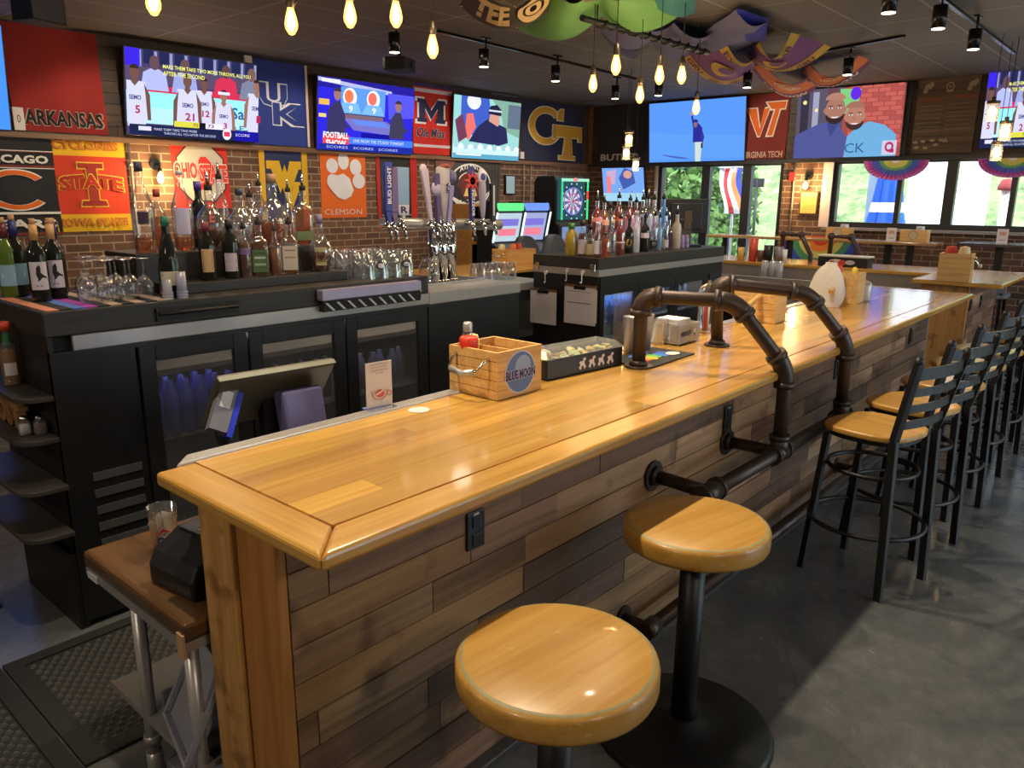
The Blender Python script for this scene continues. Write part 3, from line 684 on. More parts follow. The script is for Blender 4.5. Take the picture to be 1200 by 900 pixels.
def coach(p):
    p.rect(0, 1, 0, 1, (150, 206, 204)); p.poly([(.55, 1), (1, 1), (1, .4), (.75, .5), (.7, .75)], (126, 168, 150)); p.rect(.8, 1, .55, .95, (96, 110, 130))
    p.poly([(.1, 1), (.5, 1), (.55, .65), (.42, .42), (.1, .35)], (64, 92, 190)); p.ell(.28, .93, .10, .13, (222, 226, 240)); p.poly([(.18, .72), (.27, .74), (.32, .52), (.22, .30), (.16, .36)], (228, 112, 104))
    p.poly([(.08, .25), (.02, .6), (.12, .72), (.2, .35)], (110, 60, 84)); p.poly([(.22, .28), (.36, .55), (.5, .68), (.62, .62), (.78, .55), (.82, .3), (.68, .24)], (42, 42, 84))
    p.poly([(.50, .62), (.53, .80), (.66, .78), (.67, .6), (.6, .5)], (206, 150, 134)); p.poly([(.49, .76), (.52, .89), (.62, .92), (.69, .84), (.69, .74)], (34, 36, 62)); p.rect(.5, .7, .8, .83, (200, 206, 222)); p.poly([(.5, .64), (.46, .6), (.6, .47), (.66, .55)], (42, 42, 84))
    p.rect(0, 1, 0, .22, (196, 226, 232)); p.rect(0, 1, .0, .08, (90, 160, 190))
    for i in range(14): p.ell(.04+i*.07, .2, .03, .035+.01*(i % 3), (228, 240, 242) if i % 2 else (160, 200, 210))
    p.rect(.04, .4, .05, .075, (230, 240, 250))
def pitcher(p):
    p.rect(0, 1, 0, 1, (84, 142, 236)); p.poly([(0, .05), (1, .05), (1, .4), (0, .5)], (90, 148, 238))
    p.poly([(.15, .13), (.4, .07), (.45, .04), (.3, .06), (.16, .11)], (66, 96, 170))
    p.poly([(.505, .0), (.56, .0), (.575, .32), (.50, .32)], (190, 204, 200)); p.poly([(.478, .32), (.585, .32), (.575, .55), (.53, .64), (.48, .58)], (40, 42, 140))
    p.poly([(.48, .55), (.455, .76), (.47, .78), (.50, .60)], (44, 46, 150)); p.rect(.45, .475, .76, .82, (170, 140, 150)); p.ell(.505, .62, .022, .06, (132, 96, 110)); p.ell(.505, .645, .026, .05, (38, 40, 130), a0=0, a1=180)
    p.poly([(.57, .55), (.60, .40), (.58, .28), (.56, .38)], (50, 52, 150)); p.rect(.565, .585, .22, .3, (60, 40, 50))
def face(p, cx, cy, r, skin, beard):
    p.ell(cx, cy, r*.78, r*1.55, skin, 32); p.ell(cx, cy-r*.5, r*.74, r*1.06, beard, 32, 180, 360); p.ell(cx, cy-.15*r, r*.70, r*.78, skin, 32)
    p.ell(cx, cy-r*.62, r*.36, r*.26, skin); p.ell(cx, cy-r*.72, r*.30, r*.17, (222, 206, 206), 20, 180, 360); p.ell(cx, cy-r*.18, r*.15, r*.24, (160, 112, 98))
    for q in (-1, 1): p.ell(cx+q*r*.34, cy+r*.26, r*.15, r*.09, (236, 228, 226)); p.ell(cx+q*r*.34, cy+r*.26, r*.07, r*.09, (40, 28, 30)); p.poly([(cx+q*r*.16, cy+r*.46), (cx+q*r*.54, cy+r*.44), (cx+q*r*.5, cy+r*.54), (cx+q*r*.2, cy+r*.56)], (62, 42, 40)); p.ell(cx+q*r*.79, cy, r*.1, r*.28, skin)
def two_men(p):
    p.rect(0, 1, 0, 1, (150, 72, 66))
    for r_ in range(14):
        for c in range(-1, 8):
            if c*.09+.5 > 1: continue
            u = .56+c*.11+(.055 if r_ % 2 else 0); p.rect(max(.5, u), min(1, u+.1), .12+r_*.065, .175+r_*.065, (186, 92, 84) if (r_+c) % 3 else (166, 78, 74))
    p.rect(0, .46, .2, 1, (84, 78, 96)); p.rect(.04, .12, .3, 1, (52, 48, 60)); p.rect(.16, .22, .25, .96, (150, 150, 176)); p.rect(.3, .4, .3, 1, (96, 62, 74)); p.ell(.08, .82, .02, .03, (250, 220, 150)); p.ell(.2, .7, .015, .025, (250, 220, 150))
    p.poly([(.42, .98), (.62, .96), (.6, .76), (.5, .6), (.44, .7)], (120, 190, 120)); p.ell(.57, .9, .05, .09, (96, 40, 216))
    p.poly([(.5, 0), (.98, 0), (.97, .3), (.86, .44), (.72, .50), (.6, .42), (.52, .3)], (104, 162, 206)); p.text('CK', .60, .13, .19, .14, (50, 90, 140), .0)
    face(p, .58, .57, .118, (168, 118, 100), (66, 44, 42)); p.ell(.58, .70, .092, .09, (150, 104, 90), 24, 0, 180)
    p.poly([(0, 0), (.5, 0), (.52, .28), (.44, .46), (.34, .52), (.24, .5), (.06, .38), (0, .32)], (76, 82, 140)); p.poly([(.32, .5), (.36, .3), (.44, .5), (.4, .56)], (60, 66, 122))
    face(p, .39, .68, .125, (158, 112, 96), (52, 38, 38)); p.ell(.39, .83, .098, .10, (166, 120, 104), 24, 0, 180)
    p.rect(.86, .99, .02, .22, (190, 190, 210)); p.ring(.925, .13, .04, .07, .018, (170, 40, 90)); p.rect(.93, .97, .05, .1, (170, 40, 90))
TVS = [('L', (148, 54), (302, 70), (150, 157), (300, 165), .13, court, 'wide screen on the board wall showing basketball players in white jerseys'),
       ('L', (374, 88), (485, 100), (373, 173), (483, 182), .09, studio, 'screen glowing blue with a sports studio desk, right of the two-letter blue flag'),
       ('L', (533, 110), (611, 120), (531, 184), (608, 189), .06, coach, 'screen showing a coach in a dark cap on a pale green field'),
       ('F', (757, 122), (869, 112), (760, 191), (871, 187), .08, pitcher, 'screen showing a lone ball player against a plain blue sky'),
       ('F', (933, 107), (1059, 97), (932, 185), (1053, 183), .05, two_men, 'screen showing two smiling bearded men against a brick wall'),
       ('F', (1150, 86), (1262, 80), (1148, 172), (1258, 172), .06, court, 'screen cut by the right frame edge showing a basketball bench')]
for wl, q0, q1, q2, q3, tl, dr, lb in TVS:
    ax, val = ('y', YW-.1) if wl == 'L' else ('x', XW-.1)
    a, b, c = P(*q2, ax, val), P(*q3, ax, val), P(*q0, ax, val-tl)
    i = 0 if wl == 'L' else 1
    tv('wall '+lb, wl, a[i], b[i], (a.z+b.z)/2, c.z, tl, dr)
a = P(14, 152, 'y', YW-.1); tv('plain bright blue screen cut by the left frame edge', 'L', a.x-1.43, a.x, a.z, a.z+.82, .1, lambda p: p.rect(0, 1, 0, 1, (70, 140, 250)))
# low screen near the corner, leaning out from the brick
a, b = P(704, 238, 'x', XW-.15), P(752, 238, 'x', XW-.15)
tv('lower television on the brick by the corner showing a blurred blue picture', 'F', a.y, b.y, 1.72, 2.24, .10, lambda p: (p.rect(0, 1, 0, 1, (112, 156, 224)), p.poly([(.1, .9), (.35, .95), (.3, .5), (.15, .55)], (190, 160, 190)), p.poly([(.4, .7), (.55, 1), (.75, .9), (.8, .55), (.5, .35)], (66, 86, 160)), p.ell(.62, .8, .1, .12, (200, 150, 140)), p.rect(0, 1, 0, .25, (150, 196, 220)), p.rect(.1, .2, .25, .75, (226, 120, 120))), off=.05)
# ------------------------------------------------------------------ flags
def flag(label, wall, q0, q1, zt, zb, bands, draw, off=.032, wav=.006, skew=0):
    """q0, q1: left and right edge pixels at mid height; bands: (v0, v1, rgb)"""
    ax, val = ('y', YW-off) if wall == 'L' else ('x', XW-off)
    i = 0 if wall == 'L' else 1
    if zt < 2.31: off = .002
    a0, a1 = P(*q0, ax, val)[i], P(*q1, ax, val)[i]
    B, w, h, mp0 = frame_on(wall, a0, a1, zb, zt, off)
    ph = random.uniform(0, 6)
    mp = lambda u, v, d: mp0(u+.012*math.sin(v*3+ph), v, d+wav*(1-v*.5)*(1+math.sin(u*w*14+ph+v)))
    m = MB(); nu, nv = 16, 20
    cuts = sorted(set([0, 1]+[k for b in bands for k in b[:2]]))
    for v0, v1, rgb in bands:
        n = max(1, round((v1-v0)*nv))
        for r_ in range(n):
            for c in range(nu):
                va, vb = v0+(v1-v0)*r_/n, v0+(v1-v0)*(r_+1)/n
                m.add([mp(c/nu, va, 0), mp((c+1)/nu, va, 0), mp((c+1)/nu, vb, 0), mp(c/nu, vb, 0)], [(0, 1, 2, 3)], cloth(rgb), True)
    p = Paint(m, mp, cloth, .0022); p.h = .003; draw(p)
    o = m.build('flag', None, loc=B, recalc=False); tag(o, label, 'flag'); return o
ZT1, ZB1 = 3.205, 2.325
def arkansas(p): p.text('ARKANSAS', .53, .135, .84, .15, (22, 18, 20), .03, shear=.02, out=(170, 150, 140))
flag('large red flag with black block capitals along its foot', 'L', (8, 90), (119, 96), ZT1, ZB1, [(0, 1, (146, 32, 28))], arkansas)
def uk(p):
    p.text('U', .36, .60, .50, .27, (44, 62, 140), .03, out=(220, 222, 235), ob=.05); p.text('K', .62, .38, .58, .26, (44, 62, 140), .03, out=(220, 222, 235), ob=.05); p.rect(.955, 1, 0, 1, (214, 196, 190))
flag('blue flag with two interlocked outlined letters beside the basketball screen', 'L', (296, 120), (360, 122), ZT1, ZB1, [(0, 1, (40, 58, 140))], uk)
def miss(p):
    p.rect(0, 1, .88, .93, (206, 196, 206)); p.rect(0, 1, .95, 1, (60, 44, 90)); p.rect(0, 1, .10, .14, (206, 196, 206)); mm = [(0, 0), (.34, 0), (.34, .18), (.27, .18), (.27, .62), (.5, .12), (.73, .62), (.73, .18), (.66, .18), (.66, 0), (1, 0), (1, .18), (.94, .18), (.94, .82), (1, .82), (1, 1), (.72, 1), (.5, .52), (.28, 1), (0, 1), (0, .82), (.06, .82), (.06, .18), (0, .18)]; p.poly([(.05+.78*u+(.02 if u > .5 else -.02), .44+.36*v+(.012 if v > .5 else -.012)) for u, v in mm], (226, 220, 226)); p.poly([(.08+.72*u, .455+.33*v) for u, v in mm], (40, 40, 78)); p.text('Ole Miss', .42, .31, .72, .13, (46, 40, 80), .02, shear=.3, out=(190, 150, 150))
flag('red flag with a big navy M above slanted script', 'L', (484, 140), (529, 142), ZT1, ZB1, [(0, 1, (196, 40, 30))], miss)
def gtech(p):
    p.ring(.36, .60, .28, .33, .11, (226, 214, 180), 40, 360); p.ring(.36, .60, .265, .315, .085, (196, 148, 44), 42, 358)
    for c, g in (((226, 214, 180), .0), ((196, 148, 44), .014)):
        p.poly([(.52+g, .70+g), (.64-g, .70+g), (.64-g, .92-g), (.58, .92-g), (.52+g, .85)], c)
        p.poly([(.45+g, .42+g), (.96-g, .42+g), (.96-g, .64-g), (.45+g, .64-g)], c); p.poly([(.62+g, .04+g), (.82-g, .04+g), (.78-g, .5), (.66+g, .5)], c); p.rect(.56+g, .86-g, .03+g, .12-g, c)
        p.rect(.45+g, .53-g, .38+g, .5, c); p.rect(.88+g, .96-g, .36+g, .5, c)
flag('navy flag with large interlocked gold letters in the corner', 'L', (612, 150), (684, 155), ZT1, ZB1, [(0, 1, (34, 38, 62))], gtech)
def butler(p): p.text('BUTLER', .5, .10, .8, .12, (196, 186, 178), .03)
flag('near-black flag with pale capitals at its foot, right of the corner', 'F', (700, 155), (757, 155), ZT1, ZB1, [(0, 1, (40, 38, 48))], butler)
def vtech(p):
    p.poly([(.04, .80), (.30, .80), (.38, .52), (.46, .80), (.60, .80), (.40, .34), (.34, .34)], (220, 214, 206)); p.poly([(.46, .88), (.96, .88), (.93, .74), (.82, .74), (.70, .34), (.52, .34), (.66, .74), (.58, .74)], (220, 214, 206))
    p.poly([(.07, .785), (.28, .785), (.38, .47), (.44, .77), (.57, .785), (.40, .36), (.35, .36)], (206, 98, 34)); p.poly([(.5, .865), (.93, .865), (.91, .76), (.80, .76), (.68, .36), (.56, .36), (.70, .76), (.62, .76)], (206, 98, 34))
    p.text('VIRGINIA TECH', .5, .07, .9, .10, (196, 164, 150), .02)
flag('maroon flag with joined orange letters, left of the two-men screen', 'F', (871, 150), (923, 148), ZT1, ZB1, [(0, 1, (112, 34, 34))], vtech)
def bears(p):
    p.rect(0, 1, .86, .875, (220, 216, 212)); p.rect(0, 1, .69, .71, (222, 220, 220)); p.rect(0, 1, .70, .725, (120, 50, 40)); p.rect(0, 1, .855, .865, (120, 50, 40)); p.text('CHICAGO', .5, .785, .86, .085, (226, 222, 218), .04)
    p.ring(.52, .47, .40, .215, .115, (232, 228, 224), 38, 322); p.ring(.52, .47, .385, .20, .085, (226, 108, 34), 40, 320)
    p.rect(0, 1, .22, .245, (226, 222, 218)); p.text('BEARS', .5, .12, .86, .095, (222, 218, 214), .04); p.rect(0, 1, .0, .03, (120, 50, 40))
flag('black flag with a big orange letter C and white bands behind the wine bottles', 'L', (-38, 200), (67, 205), 2.262, 1.42, [(0, 1, (36, 36, 42))], bears)
def iowa(p):
    for c, g in (((222, 184, 60), 0), ((150, 40, 34), .014)):
        p.poly([(.33+g, .74-g), (.69-g, .74-g), (.69-g, .66+g), (.60-g, .66+g), (.60-g, .34-g*.3), (.69-g, .34-g), (.71-g, .26+g), (.33+g, .26+g), (.35+g, .34-g), (.44+g, .34-g), (.44+g, .66+g), (.33+g, .66+g)], c)
    p.text('STATE', .51, .50, .84, .15, (176, 40, 32), .04, arch=.22, out=(226, 186, 64)); p.text('CYCLONES', .47, .91, .82, .085, (206, 130, 44), .03, out=(170, 96, 40)); p.text('IOWA STATE', .49, .10, .84, .08, (206, 130, 44), .03, out=(170, 96, 40))
flag('gold and red flag with an arched word across a large letter I', 'L', (62, 210), (152, 215), 2.30, 1.44, [(0, .185, (226, 176, 34)), (.185, .80, (204, 58, 34)), (.80, 1, (226, 176, 34))], iowa)
def osu(p):
    o = [(.3, .97), (.7, .97), (.9, .82), (.9, .46), (.7, .31), (.3, .31), (.1, .46), (.1, .82)]; i = [(.40, .84), (.60, .84), (.70, .75), (.70, .53), (.60, .44), (.40, .44), (.30, .53), (.30, .75)]
    p.poly([(.5+(u-.5)*1.06, .64+(v-.64)*1.05) for u, v in o], (60, 36, 36)); p.poly(o, (186, 176, 164)); p.poly(i, (204, 44, 34))
    p.text('OHIO', .22, .67, .40, .20, (214, 60, 50), .04, shear=.0, out=(226, 216, 206)); p.text('STATE', .70, .64, .50, .22, (214, 60, 50), .04, out=(226, 216, 206)); p.text('BUCKEYES', .5, .10, .86, .13, (196, 70, 54), .02)
flag('red flag with a grey letter O above a dark foot band', 'L', (204, 210), (270, 212), 2.30, 1.47, [(0, .21, (60, 48, 48)), (.21, 1, (204, 44, 34))], osu)
def wvu(p):
    p.rect(0, .11, 0, 1, (214, 166, 40)); p.rect(.88, 1, 0, 1, (214, 166, 40))
    Wp = lambda dy: [(.13, .84+dy), (.40, .84+dy), (.46, .70+dy), (.51, .80+dy), (.56, .70+dy), (.62, .84+dy), (.86, .84+dy), (.86, .74+dy), (.80, .74+dy), (.62, .44+dy), (.51, .62+dy), (.40, .44+dy), (.22, .74+dy), (.13, .74+dy)]
    p.poly(Wp(-.0), (222, 176, 44)); p.poly([(.36, .66), (.51, .66), (.64, .46), (.70, .58), (.86, .58), (.86, .48), (.80, .48), (.62, .20)], (222, 176, 44)); p.text('WEST', .5, .10, .5, .06, (222, 176, 44), .02)
flag('navy flag with gold side stripes and a gold zigzag emblem', 'L', (306, 215), (362, 220), 2.30, 1.42, [(0, 1, (44, 52, 92))], wvu)
def clem(p):
    for cx, cy, rx, ry in ((.25, .78, .13, .11), (.50, .86, .12, .13), (.76, .77, .13, .12), (.82, .56, .14, .115)): p.ell(cx, cy, rx, ry, (210, 206, 212))
    p.poly([(.13, .62), (.20, .66), (.36, .64), (.48, .67), (.62, .60), (.70, .42), (.64, .33), (.50, .27), (.34, .31), (.18, .44), (.11, .52)], (210, 206, 212)); p.text('CLEMSON', .46, .09, .82, .085, (218, 196, 184), .0)
flag('orange flag with a white paw print', 'L', (377, 215), (430, 217), 2.30, 1.52, [(0, 1, (214, 98, 30))], clem)
flag('black flag with red side stripes behind the left tap handles', 'L', (443, 220), (490, 222), 2.28, 1.50, [(0, 1, (48, 46, 44))], lambda p: (p.rect(0, .09, 0, 1, (170, 40, 34)), p.rect(.84, 1, 0, 1, (190, 44, 34)), p.rect(.1, .84, .04, .06, (150, 140, 130))))
def atl(p):
    for k in range(8): p.rect(.62+k*.048, .632+k*.048, .3, 1, (84, 84, 72))
    p.poly([(0, 1), (.3, 1), (.1, .6), (0, .5)], (120, 76, 70)); p.rect(0, 1, .0, .12, (206, 200, 204)); p.rect(0, .8, .12, .34, (40, 36, 60))
    p.ell(.50, .58, .32, .36, (226, 222, 220), 40); p.ell(.50, .58, .30, .335, (40, 38, 44), 40); p.ell(.50, .58, .205, .235, (226, 222, 220), 40); p.ell(.50, .58, .19, .22, (96, 40, 44), 40); p.text('A', .5, .57, .2, .3, (222, 196, 120), .08)
    p.text('ATLANTA', .5, .835, .34, .07, (230, 226, 222), .04, arch=.8); p.text('UNITED', .5, .33, .3, .065, (230, 226, 222), .04, arch=-.8)
flag('dark flag with a round white-ringed crest behind the middle tap handles', 'L', (511, 220), (588, 222), 2.285, 1.42, [(0, 1, (72, 66, 70))], atl)
# rainbow half-circle under the ledge and rainbow fans in the windows
RB = [(112, 50, 150), (60, 80, 190), (70, 140, 100), (206, 200, 110), (226, 130, 50), (206, 60, 44)]
def rain(p):
    for k, c in enumerate(RB[1:]): p.ell(.5, 1.0, .46-.085*k, 1.0-.185*k, c, 24, 180, 360)
a, b = P(915, 290, 'x', XW-.03), P(1008, 290, 'x', XW-.03)
flag('rainbow half-circle banner on a purple ground low on the far brick', 'F', (915, 290), (1008, 290), P(960, 277, 'x', XW-.03).z, .80, [(0, 1, (112, 50, 140))], rain, wav=.003)
def fan(label, q0, q1):
    a, b = P(*q0, 'x', XW-.05), P(*q1, 'x', XW-.05); r = (a.y-b.y)/2; c = Vector((XW-.09, (a.y+b.y)/2, 2.262)); m = MB(); n = 40
    cs = [(206, 120, 190), (190, 80, 170), (96, 110, 210), (90, 120, 206), (120, 190, 130), (226, 216, 120), (226, 216, 120), (240, 240, 240)]
    for k in range(8):
        r0, r1 = r*(1-k/8), r*(1-(k+1)/8)
        for i in range(n):
            vs = []
            for rr, ii in ((r0, i), (r0, i+1), (r1, i+1), (r1, i)):
                t = PI+PI*ii/n; vs.append((.012*(1 if ii % 2 else -1)*rr/r, -rr*math.cos(t), rr*math.sin(t)*.62))
            m.add(vs, [(0, 1, 2, 3)], cloth(cs[k]))
    tag(m.build('fan_bunting', loc=c, recalc=False), label, 'bunting')
fan('pleated rainbow fan hanging in the window below the two-men screen', (1014, 186), (1091, 184)); fan('pleated rainbow fan hanging in the rightmost window', (1148, 178), (1232, 178))
# chalk menu board
MW = wood('menu_board', srgb(52, 40, 30), srgb(108, 84, 60), 'y', .6, grain=.5)
a, b = P(1073, 130, 'x', XW-.06), P(1145, 130, 'x', XW-.06)
B, w, h, mp = frame_on('F', a.y, b.y, P(1110, 179, 'x', XW-.06).z, P(1110, 90, 'x', XW-.06).z, .05)
m = MB(); m.prism([(0, 0), (1, 0), (1, 1), (0, 1)], mp, -.02, .012, MW); p = Paint(m, mp, cloth, .001); p.h = .0125
ck = (150, 132, 108)
for cx in (.17, .88): p.ell(cx, .88, .06, .045, ck); p.ell(cx+.05, .91, .04, .035, ck); p.ell(cx-.04, .83, .04, .03, ck); p.ell(cx+.02, .84, .02, .02, (80, 62, 46))
p.ring(.53, .87, .07, .06, .02, ck); p.rect(.48, .58, .80, .83, ck); p.text('W', .53, .87, .07, .05, ck, .03)
p.rect(.06, .42, .69, .735, (128, 70, 50)); p.rect(.60, .97, .71, .755, (128, 70, 50))
for k in range(7):
    p.rect(.05, .45, .625-.055*k, .632-.055*k, (128, 110, 88)); p.rect(.52, .95, .64-.055*k, .647-.055*k, (128, 110, 88))
for cx, cy in ((.07, .15), (.2, .16), (.35, .17), (.5, .17), (.1, .08), (.25, .07), (.42, .11)): p.ell(cx, cy, .045, .018, ck)
p.poly([(.52, .14), (.62, .14), (.57, .2)], ck)
tag(m.build('menu_board', loc=B, recalc=False), 'brown wooden menu board with chalk lettering between the two far screens', 'menu board')
m = MB()
a = P(1062, 130, 'x', XW-.05); m.box(-.03, 0, -.05, .05, 0, .86, BLACK); tag(m.build('wall_speaker', loc=(XW-.03, a.y, 2.34), bevel=.004), 'slim black vertical panel left of the wooden menu board', 'panel')
# framed notice, conduit pipes, sconces on the brick
a, b = P(938, 224, 'x', XW-.03), P(957, 252, 'x', XW-.03)
t = thing('framed_notice', 'small framed parchment notice under the wall lamp on the brick pier', 'picture frame', (XW-.002, (a.y+b.y)/2, b.z))
w, h = a.y-b.y, a.z-b.z; m = MB(); m.box(-.03, 0, -w/2, w/2, 0, h, wood('dark_frame', srgb(60, 40, 24), srgb(92, 64, 40), 'z', .5)); m.build('frame', t, bevel=.004)
m = MB(); mp = lambda u, v, d: (-.0305-d, w*.42-u*w*.84, h*.06+v*h*.88); p = Paint(m, mp, cloth, .0008); p.rect(0, 1, 0, 1, (206, 160, 88)); [p.rect(.15, .85, .2+.1*k, .215+.1*k, (110, 76, 40)) for k in range(7)]; m.build('sheet', t, recalc=False)
WARMBULB = emit((255, 214, 130), 22.0)
def sconce(label, q, wall):
    c = P(*q, 'y', YW-.1) if wall == 'L' else P(*q, 'x', XW-.1)
    d = Vector((0, 1, 0)) if wall == 'L' else Vector((1, 0, 0))
    t = thing('wall_lamp', label, 'wall lamp', c+d*.099)
    m = MB(); m.cyl((0, 0, .12), -d*.02+Vector((0, 0, .12)), .055, BLKM, n=20); m.build('backplate', t)
    m = MB(); m.tube([-d*.01+Vector((0, 0, .12)), -d*.08+Vector((0, 0, .12)), -d*.1+Vector((0, 0, .09)), -d*.1+Vector((0, 0, .055))], .012, BLKM, 8); m.cyl(-d*.1+Vector((0, 0, .075)), -d*.1+Vector((0, 0, .035)), .022, BLKM); m.build('arm', t)
    m = MB(); m.lathe([(.001, -.065), (.02, -.055), (.031, -.025), (.028, 0), (.014, .03), (.012, .036)], WARMBULB, c=-d*.1); m.build('bulb', t)
    L = bpy.data.lights.new('lamp_glow', 'POINT'); L.energy = 26; L.color = (1, .66, .28); L.shadow_soft_size = .04; o = bpy.data.objects.new('lamp_glow', L); COL.objects.link(o); o.location = c-d*.06+Vector((0, 0, -.02))
sconce('lit wall lamp on the brick between the gold flag and the grey O flag', (188, 207), 'L'); sconce('lit wall lamp on the brick pier above the framed notice', (944, 216), 'F')
def conduit(label, q, wall, z0=0, z1=ZB-.05, r=.011):
    c = P(*q, 'y', YW-.02) if wall == 'L' else P(*q, 'x', XW-.02); m = MB()
    m.cyl((0, 0, z0), (0, 0, z1), r, pm('conduit_grey', srgb(150, 136, 122), .5))
    for z in (z0+.3, (z0+z1)/2, z1-.2): m.box(-.02, .02, -.02, .012, z-.008, z+.008, STEEL)
    tag(m.build('conduit_pipe', loc=(c.x, c.y, 0)), label, 'pipe')
conduit('thin conduit running down the brick just right of the gold and red flag', (155, 210), 'L', 0); conduit('vertical conduit on the brick above the arcade machines', (614, 215), 'L', 0); conduit('second vertical conduit on the brick near the dart machine', (622, 215), 'L', 0)
conduit('pale conduit down the far brick pier beside the framed notice', (929, 230), 'F', 1.0); conduit('upright pipe between the low screen and the leftmost far glass', (768, 230), 'F', .2, r=.03)
a = P(928, 207, 'x', XW-.03); m = MB(); m.box(-.04, 0, -.04, .04, -.06, .06, RED); tag(m.build('fire_alarm', loc=(XW-.002, a.y, a.z), bevel=.006), 'small red fire alarm on the far brick pier', 'alarm')
a, b = P(592, 205, 'y', YW-.03), P(604, 228, 'y', YW-.03)
t = thing('wall_poster', 'small bright framed poster on the brick right of the crest flag', 'poster', ((a.x+b.x)/2, YW-.001, b.z)); w, h = b.x-a.x, a.z-b.z
m = MB(); m.box(-w/2, w/2, -.03, 0, 0, h, BLACK); m.build('frame', t); m = MB(); m.box(-w*.4, w*.4, -.034, -.0302, h*.06, h*.94, paint((170, 200, 222))); m.build('sheet', t)
for q, lb in (((22, 139), 'white card with a number between the blue screen and the red flag'), ((291, 71), 'white tag at the top left of the blue two-letter flag'), ((612, 182), 'white card under the coach screen by the navy flag')):
    a = P(*q, 'y', YW-.05); m = MB(); mp = lambda u, v, d: ((u-.5)*.085, -d, (v-.5)*.19 if '139' in str(q) else (v-.5)*.1)
    m.prism([(0, 0), (1, 0), (1, 1), (0, 1)], mp, -.024, .003, paint((212, 198, 196)))
    if q[0] == 22: p = Paint(m, mp, cloth, .001); p.h = .0035; p.text('0', .5, .5, .35, .35, (70, 60, 60))
    tag(m.build('number_card', loc=(a.x, YW-.05, a.z), recalc=False), lb, 'card')
# ------------------------------------------------------------------ back bar
YF = 3.29; ZK = 1.35
BLKT = wood('black_top', srgb(30, 27, 26), srgb(50, 44, 40), 'x', .52, grain=.8)
RACK = pm('rubber_black', srgb(22, 22, 24), .7)
t = thing('back_bar_cooler', 'black back bar cooler with glass doors and a steel band at left', 'cooler', (1.03, YF, 0))
D = .68; W = 1.99
m = MB(); m.box(-.01, W, -.015, D, 1.252, ZK, BLKT); m.build('top_deck', t, bevel=.006)
m = MB(); m.box(.085, W, -.018, .0, 1.19, 1.251, STEEL); m.build('steel_band', t, bevel=.003)
m = MB(); m.box(0, .018, 0, D, 0, 1.251, BLACK); m.box(W-.02, W, 0, D, 0, 1.251, BLACK); m.box(0.018, W-.02, D-.02, D, 0, 1.251, MATT); m.box(.018, W-.02, .02, D-.02, .0, .08, MATT); m.box(.018, W-.02, .02, D-.02, 1.17, 1.251, MATT); m.box(.33, .35, .02, D-.02, .08, 1.17, MATT); m.box(0, W, -.013, .02, 1.17, 1.19, BLACK); m.build('carcass', t)
m = MB(); m.box(.0, .325, -.004, .018, .03, 1.185, BLACK)
for k in range(5): m.box(.10, .30, -.010, -.004, .34+.074*k, .375+.074*k, pm('vent_grey', srgb(70, 70, 72), .5))
m.build('vent_panel', t)
m = MB(); m.box(.35, W-.02, .05, D-.03, .72, .735, STEEL); m.build('shelf', t)
m = MB(); m.box(.36, W-.03, .07, .10, 1.135, 1.15, emit((220, 225, 255), 4.0)); m.build('cooler_light', t)  # glowing strip added to brighten the bottles behind the doors
for i, (x0, x1) in enumerate(((.335, .835), (.845, 1.395), (1.405, 1.975))):
    m = MB(); f = .07
    for b in ((x0, x0+f, .05, 1.1695), (x1-f, x1, .05, 1.1695), (x0+f, x1-f, 1.10, 1.1695), (x0+f, x1-f, .05, .14)): m.box(b[0], b[1], -.014, .012, b[2], b[3], BLACK)
    d = m.build('door', t, bevel=.003); m = MB(); m.box(x0+f, x1-f, -.002, .002, .14, 1.10, GLASS); m.build('door_glass', d)
m = MB(); m.box(.42, .80, -.03, -.018, 1.27, 1.325, pm('recess', srgb(14, 13, 13), .6)); m.cyl((.43, -.034, 1.30), (.79, -.034, 1.30), .008, BLKM); m.build('towel_bar', t)
SHLF = pm('grey_shelf', srgb(62, 57, 54), .42, var=.3, scale=14)  # brown-grey, paler than the carcass black, lightly mottled
# end shelves on its left side
for z, y0, y1, dp, nm in ((1.02, 3.29, 3.92, .12, 'top'), (.85, 3.29, 3.92, .14, ''), (.655, 3.26, 3.92, .17, ''), (.455, 3.26, 3.92, .17, '')):
    m = MB(); r = .09; n = 8
    poly = [(0, y1), (0, y0)]+[(-dp+r-r*math.sin(R(90*i/n)), y0+r-r*math.cos(R(90*i/n))) for i in range(n+1)]+[(-dp, y1)]
    m.prism(poly, lambda u, v, h: (u-.001, v-YF, h), z-.02, z, SHLF); m.build('end_shelf', t, bevel=.003)
m = MB(); m.box(-.02, -.001, .0, .62, .0, .34, BLACK); m.build('kick_panel', t)
m = MB(); m.box(1.60, 2.58, 3.44, 3.595, ZK+.001, 1.397, BLKT); tag(m.build('bottle_step', bevel=.003), 'low black step under the whiskey bottles on the left back bar', 'shelf')
m = MB(); m.box(1.53, 2.50, 3.60, 3.93, ZK+.001, 1.53, BLKT); tag(m.build('bottle_riser', bevel=.003), 'taller black riser behind, carrying the tall spirit bottles', 'shelf')
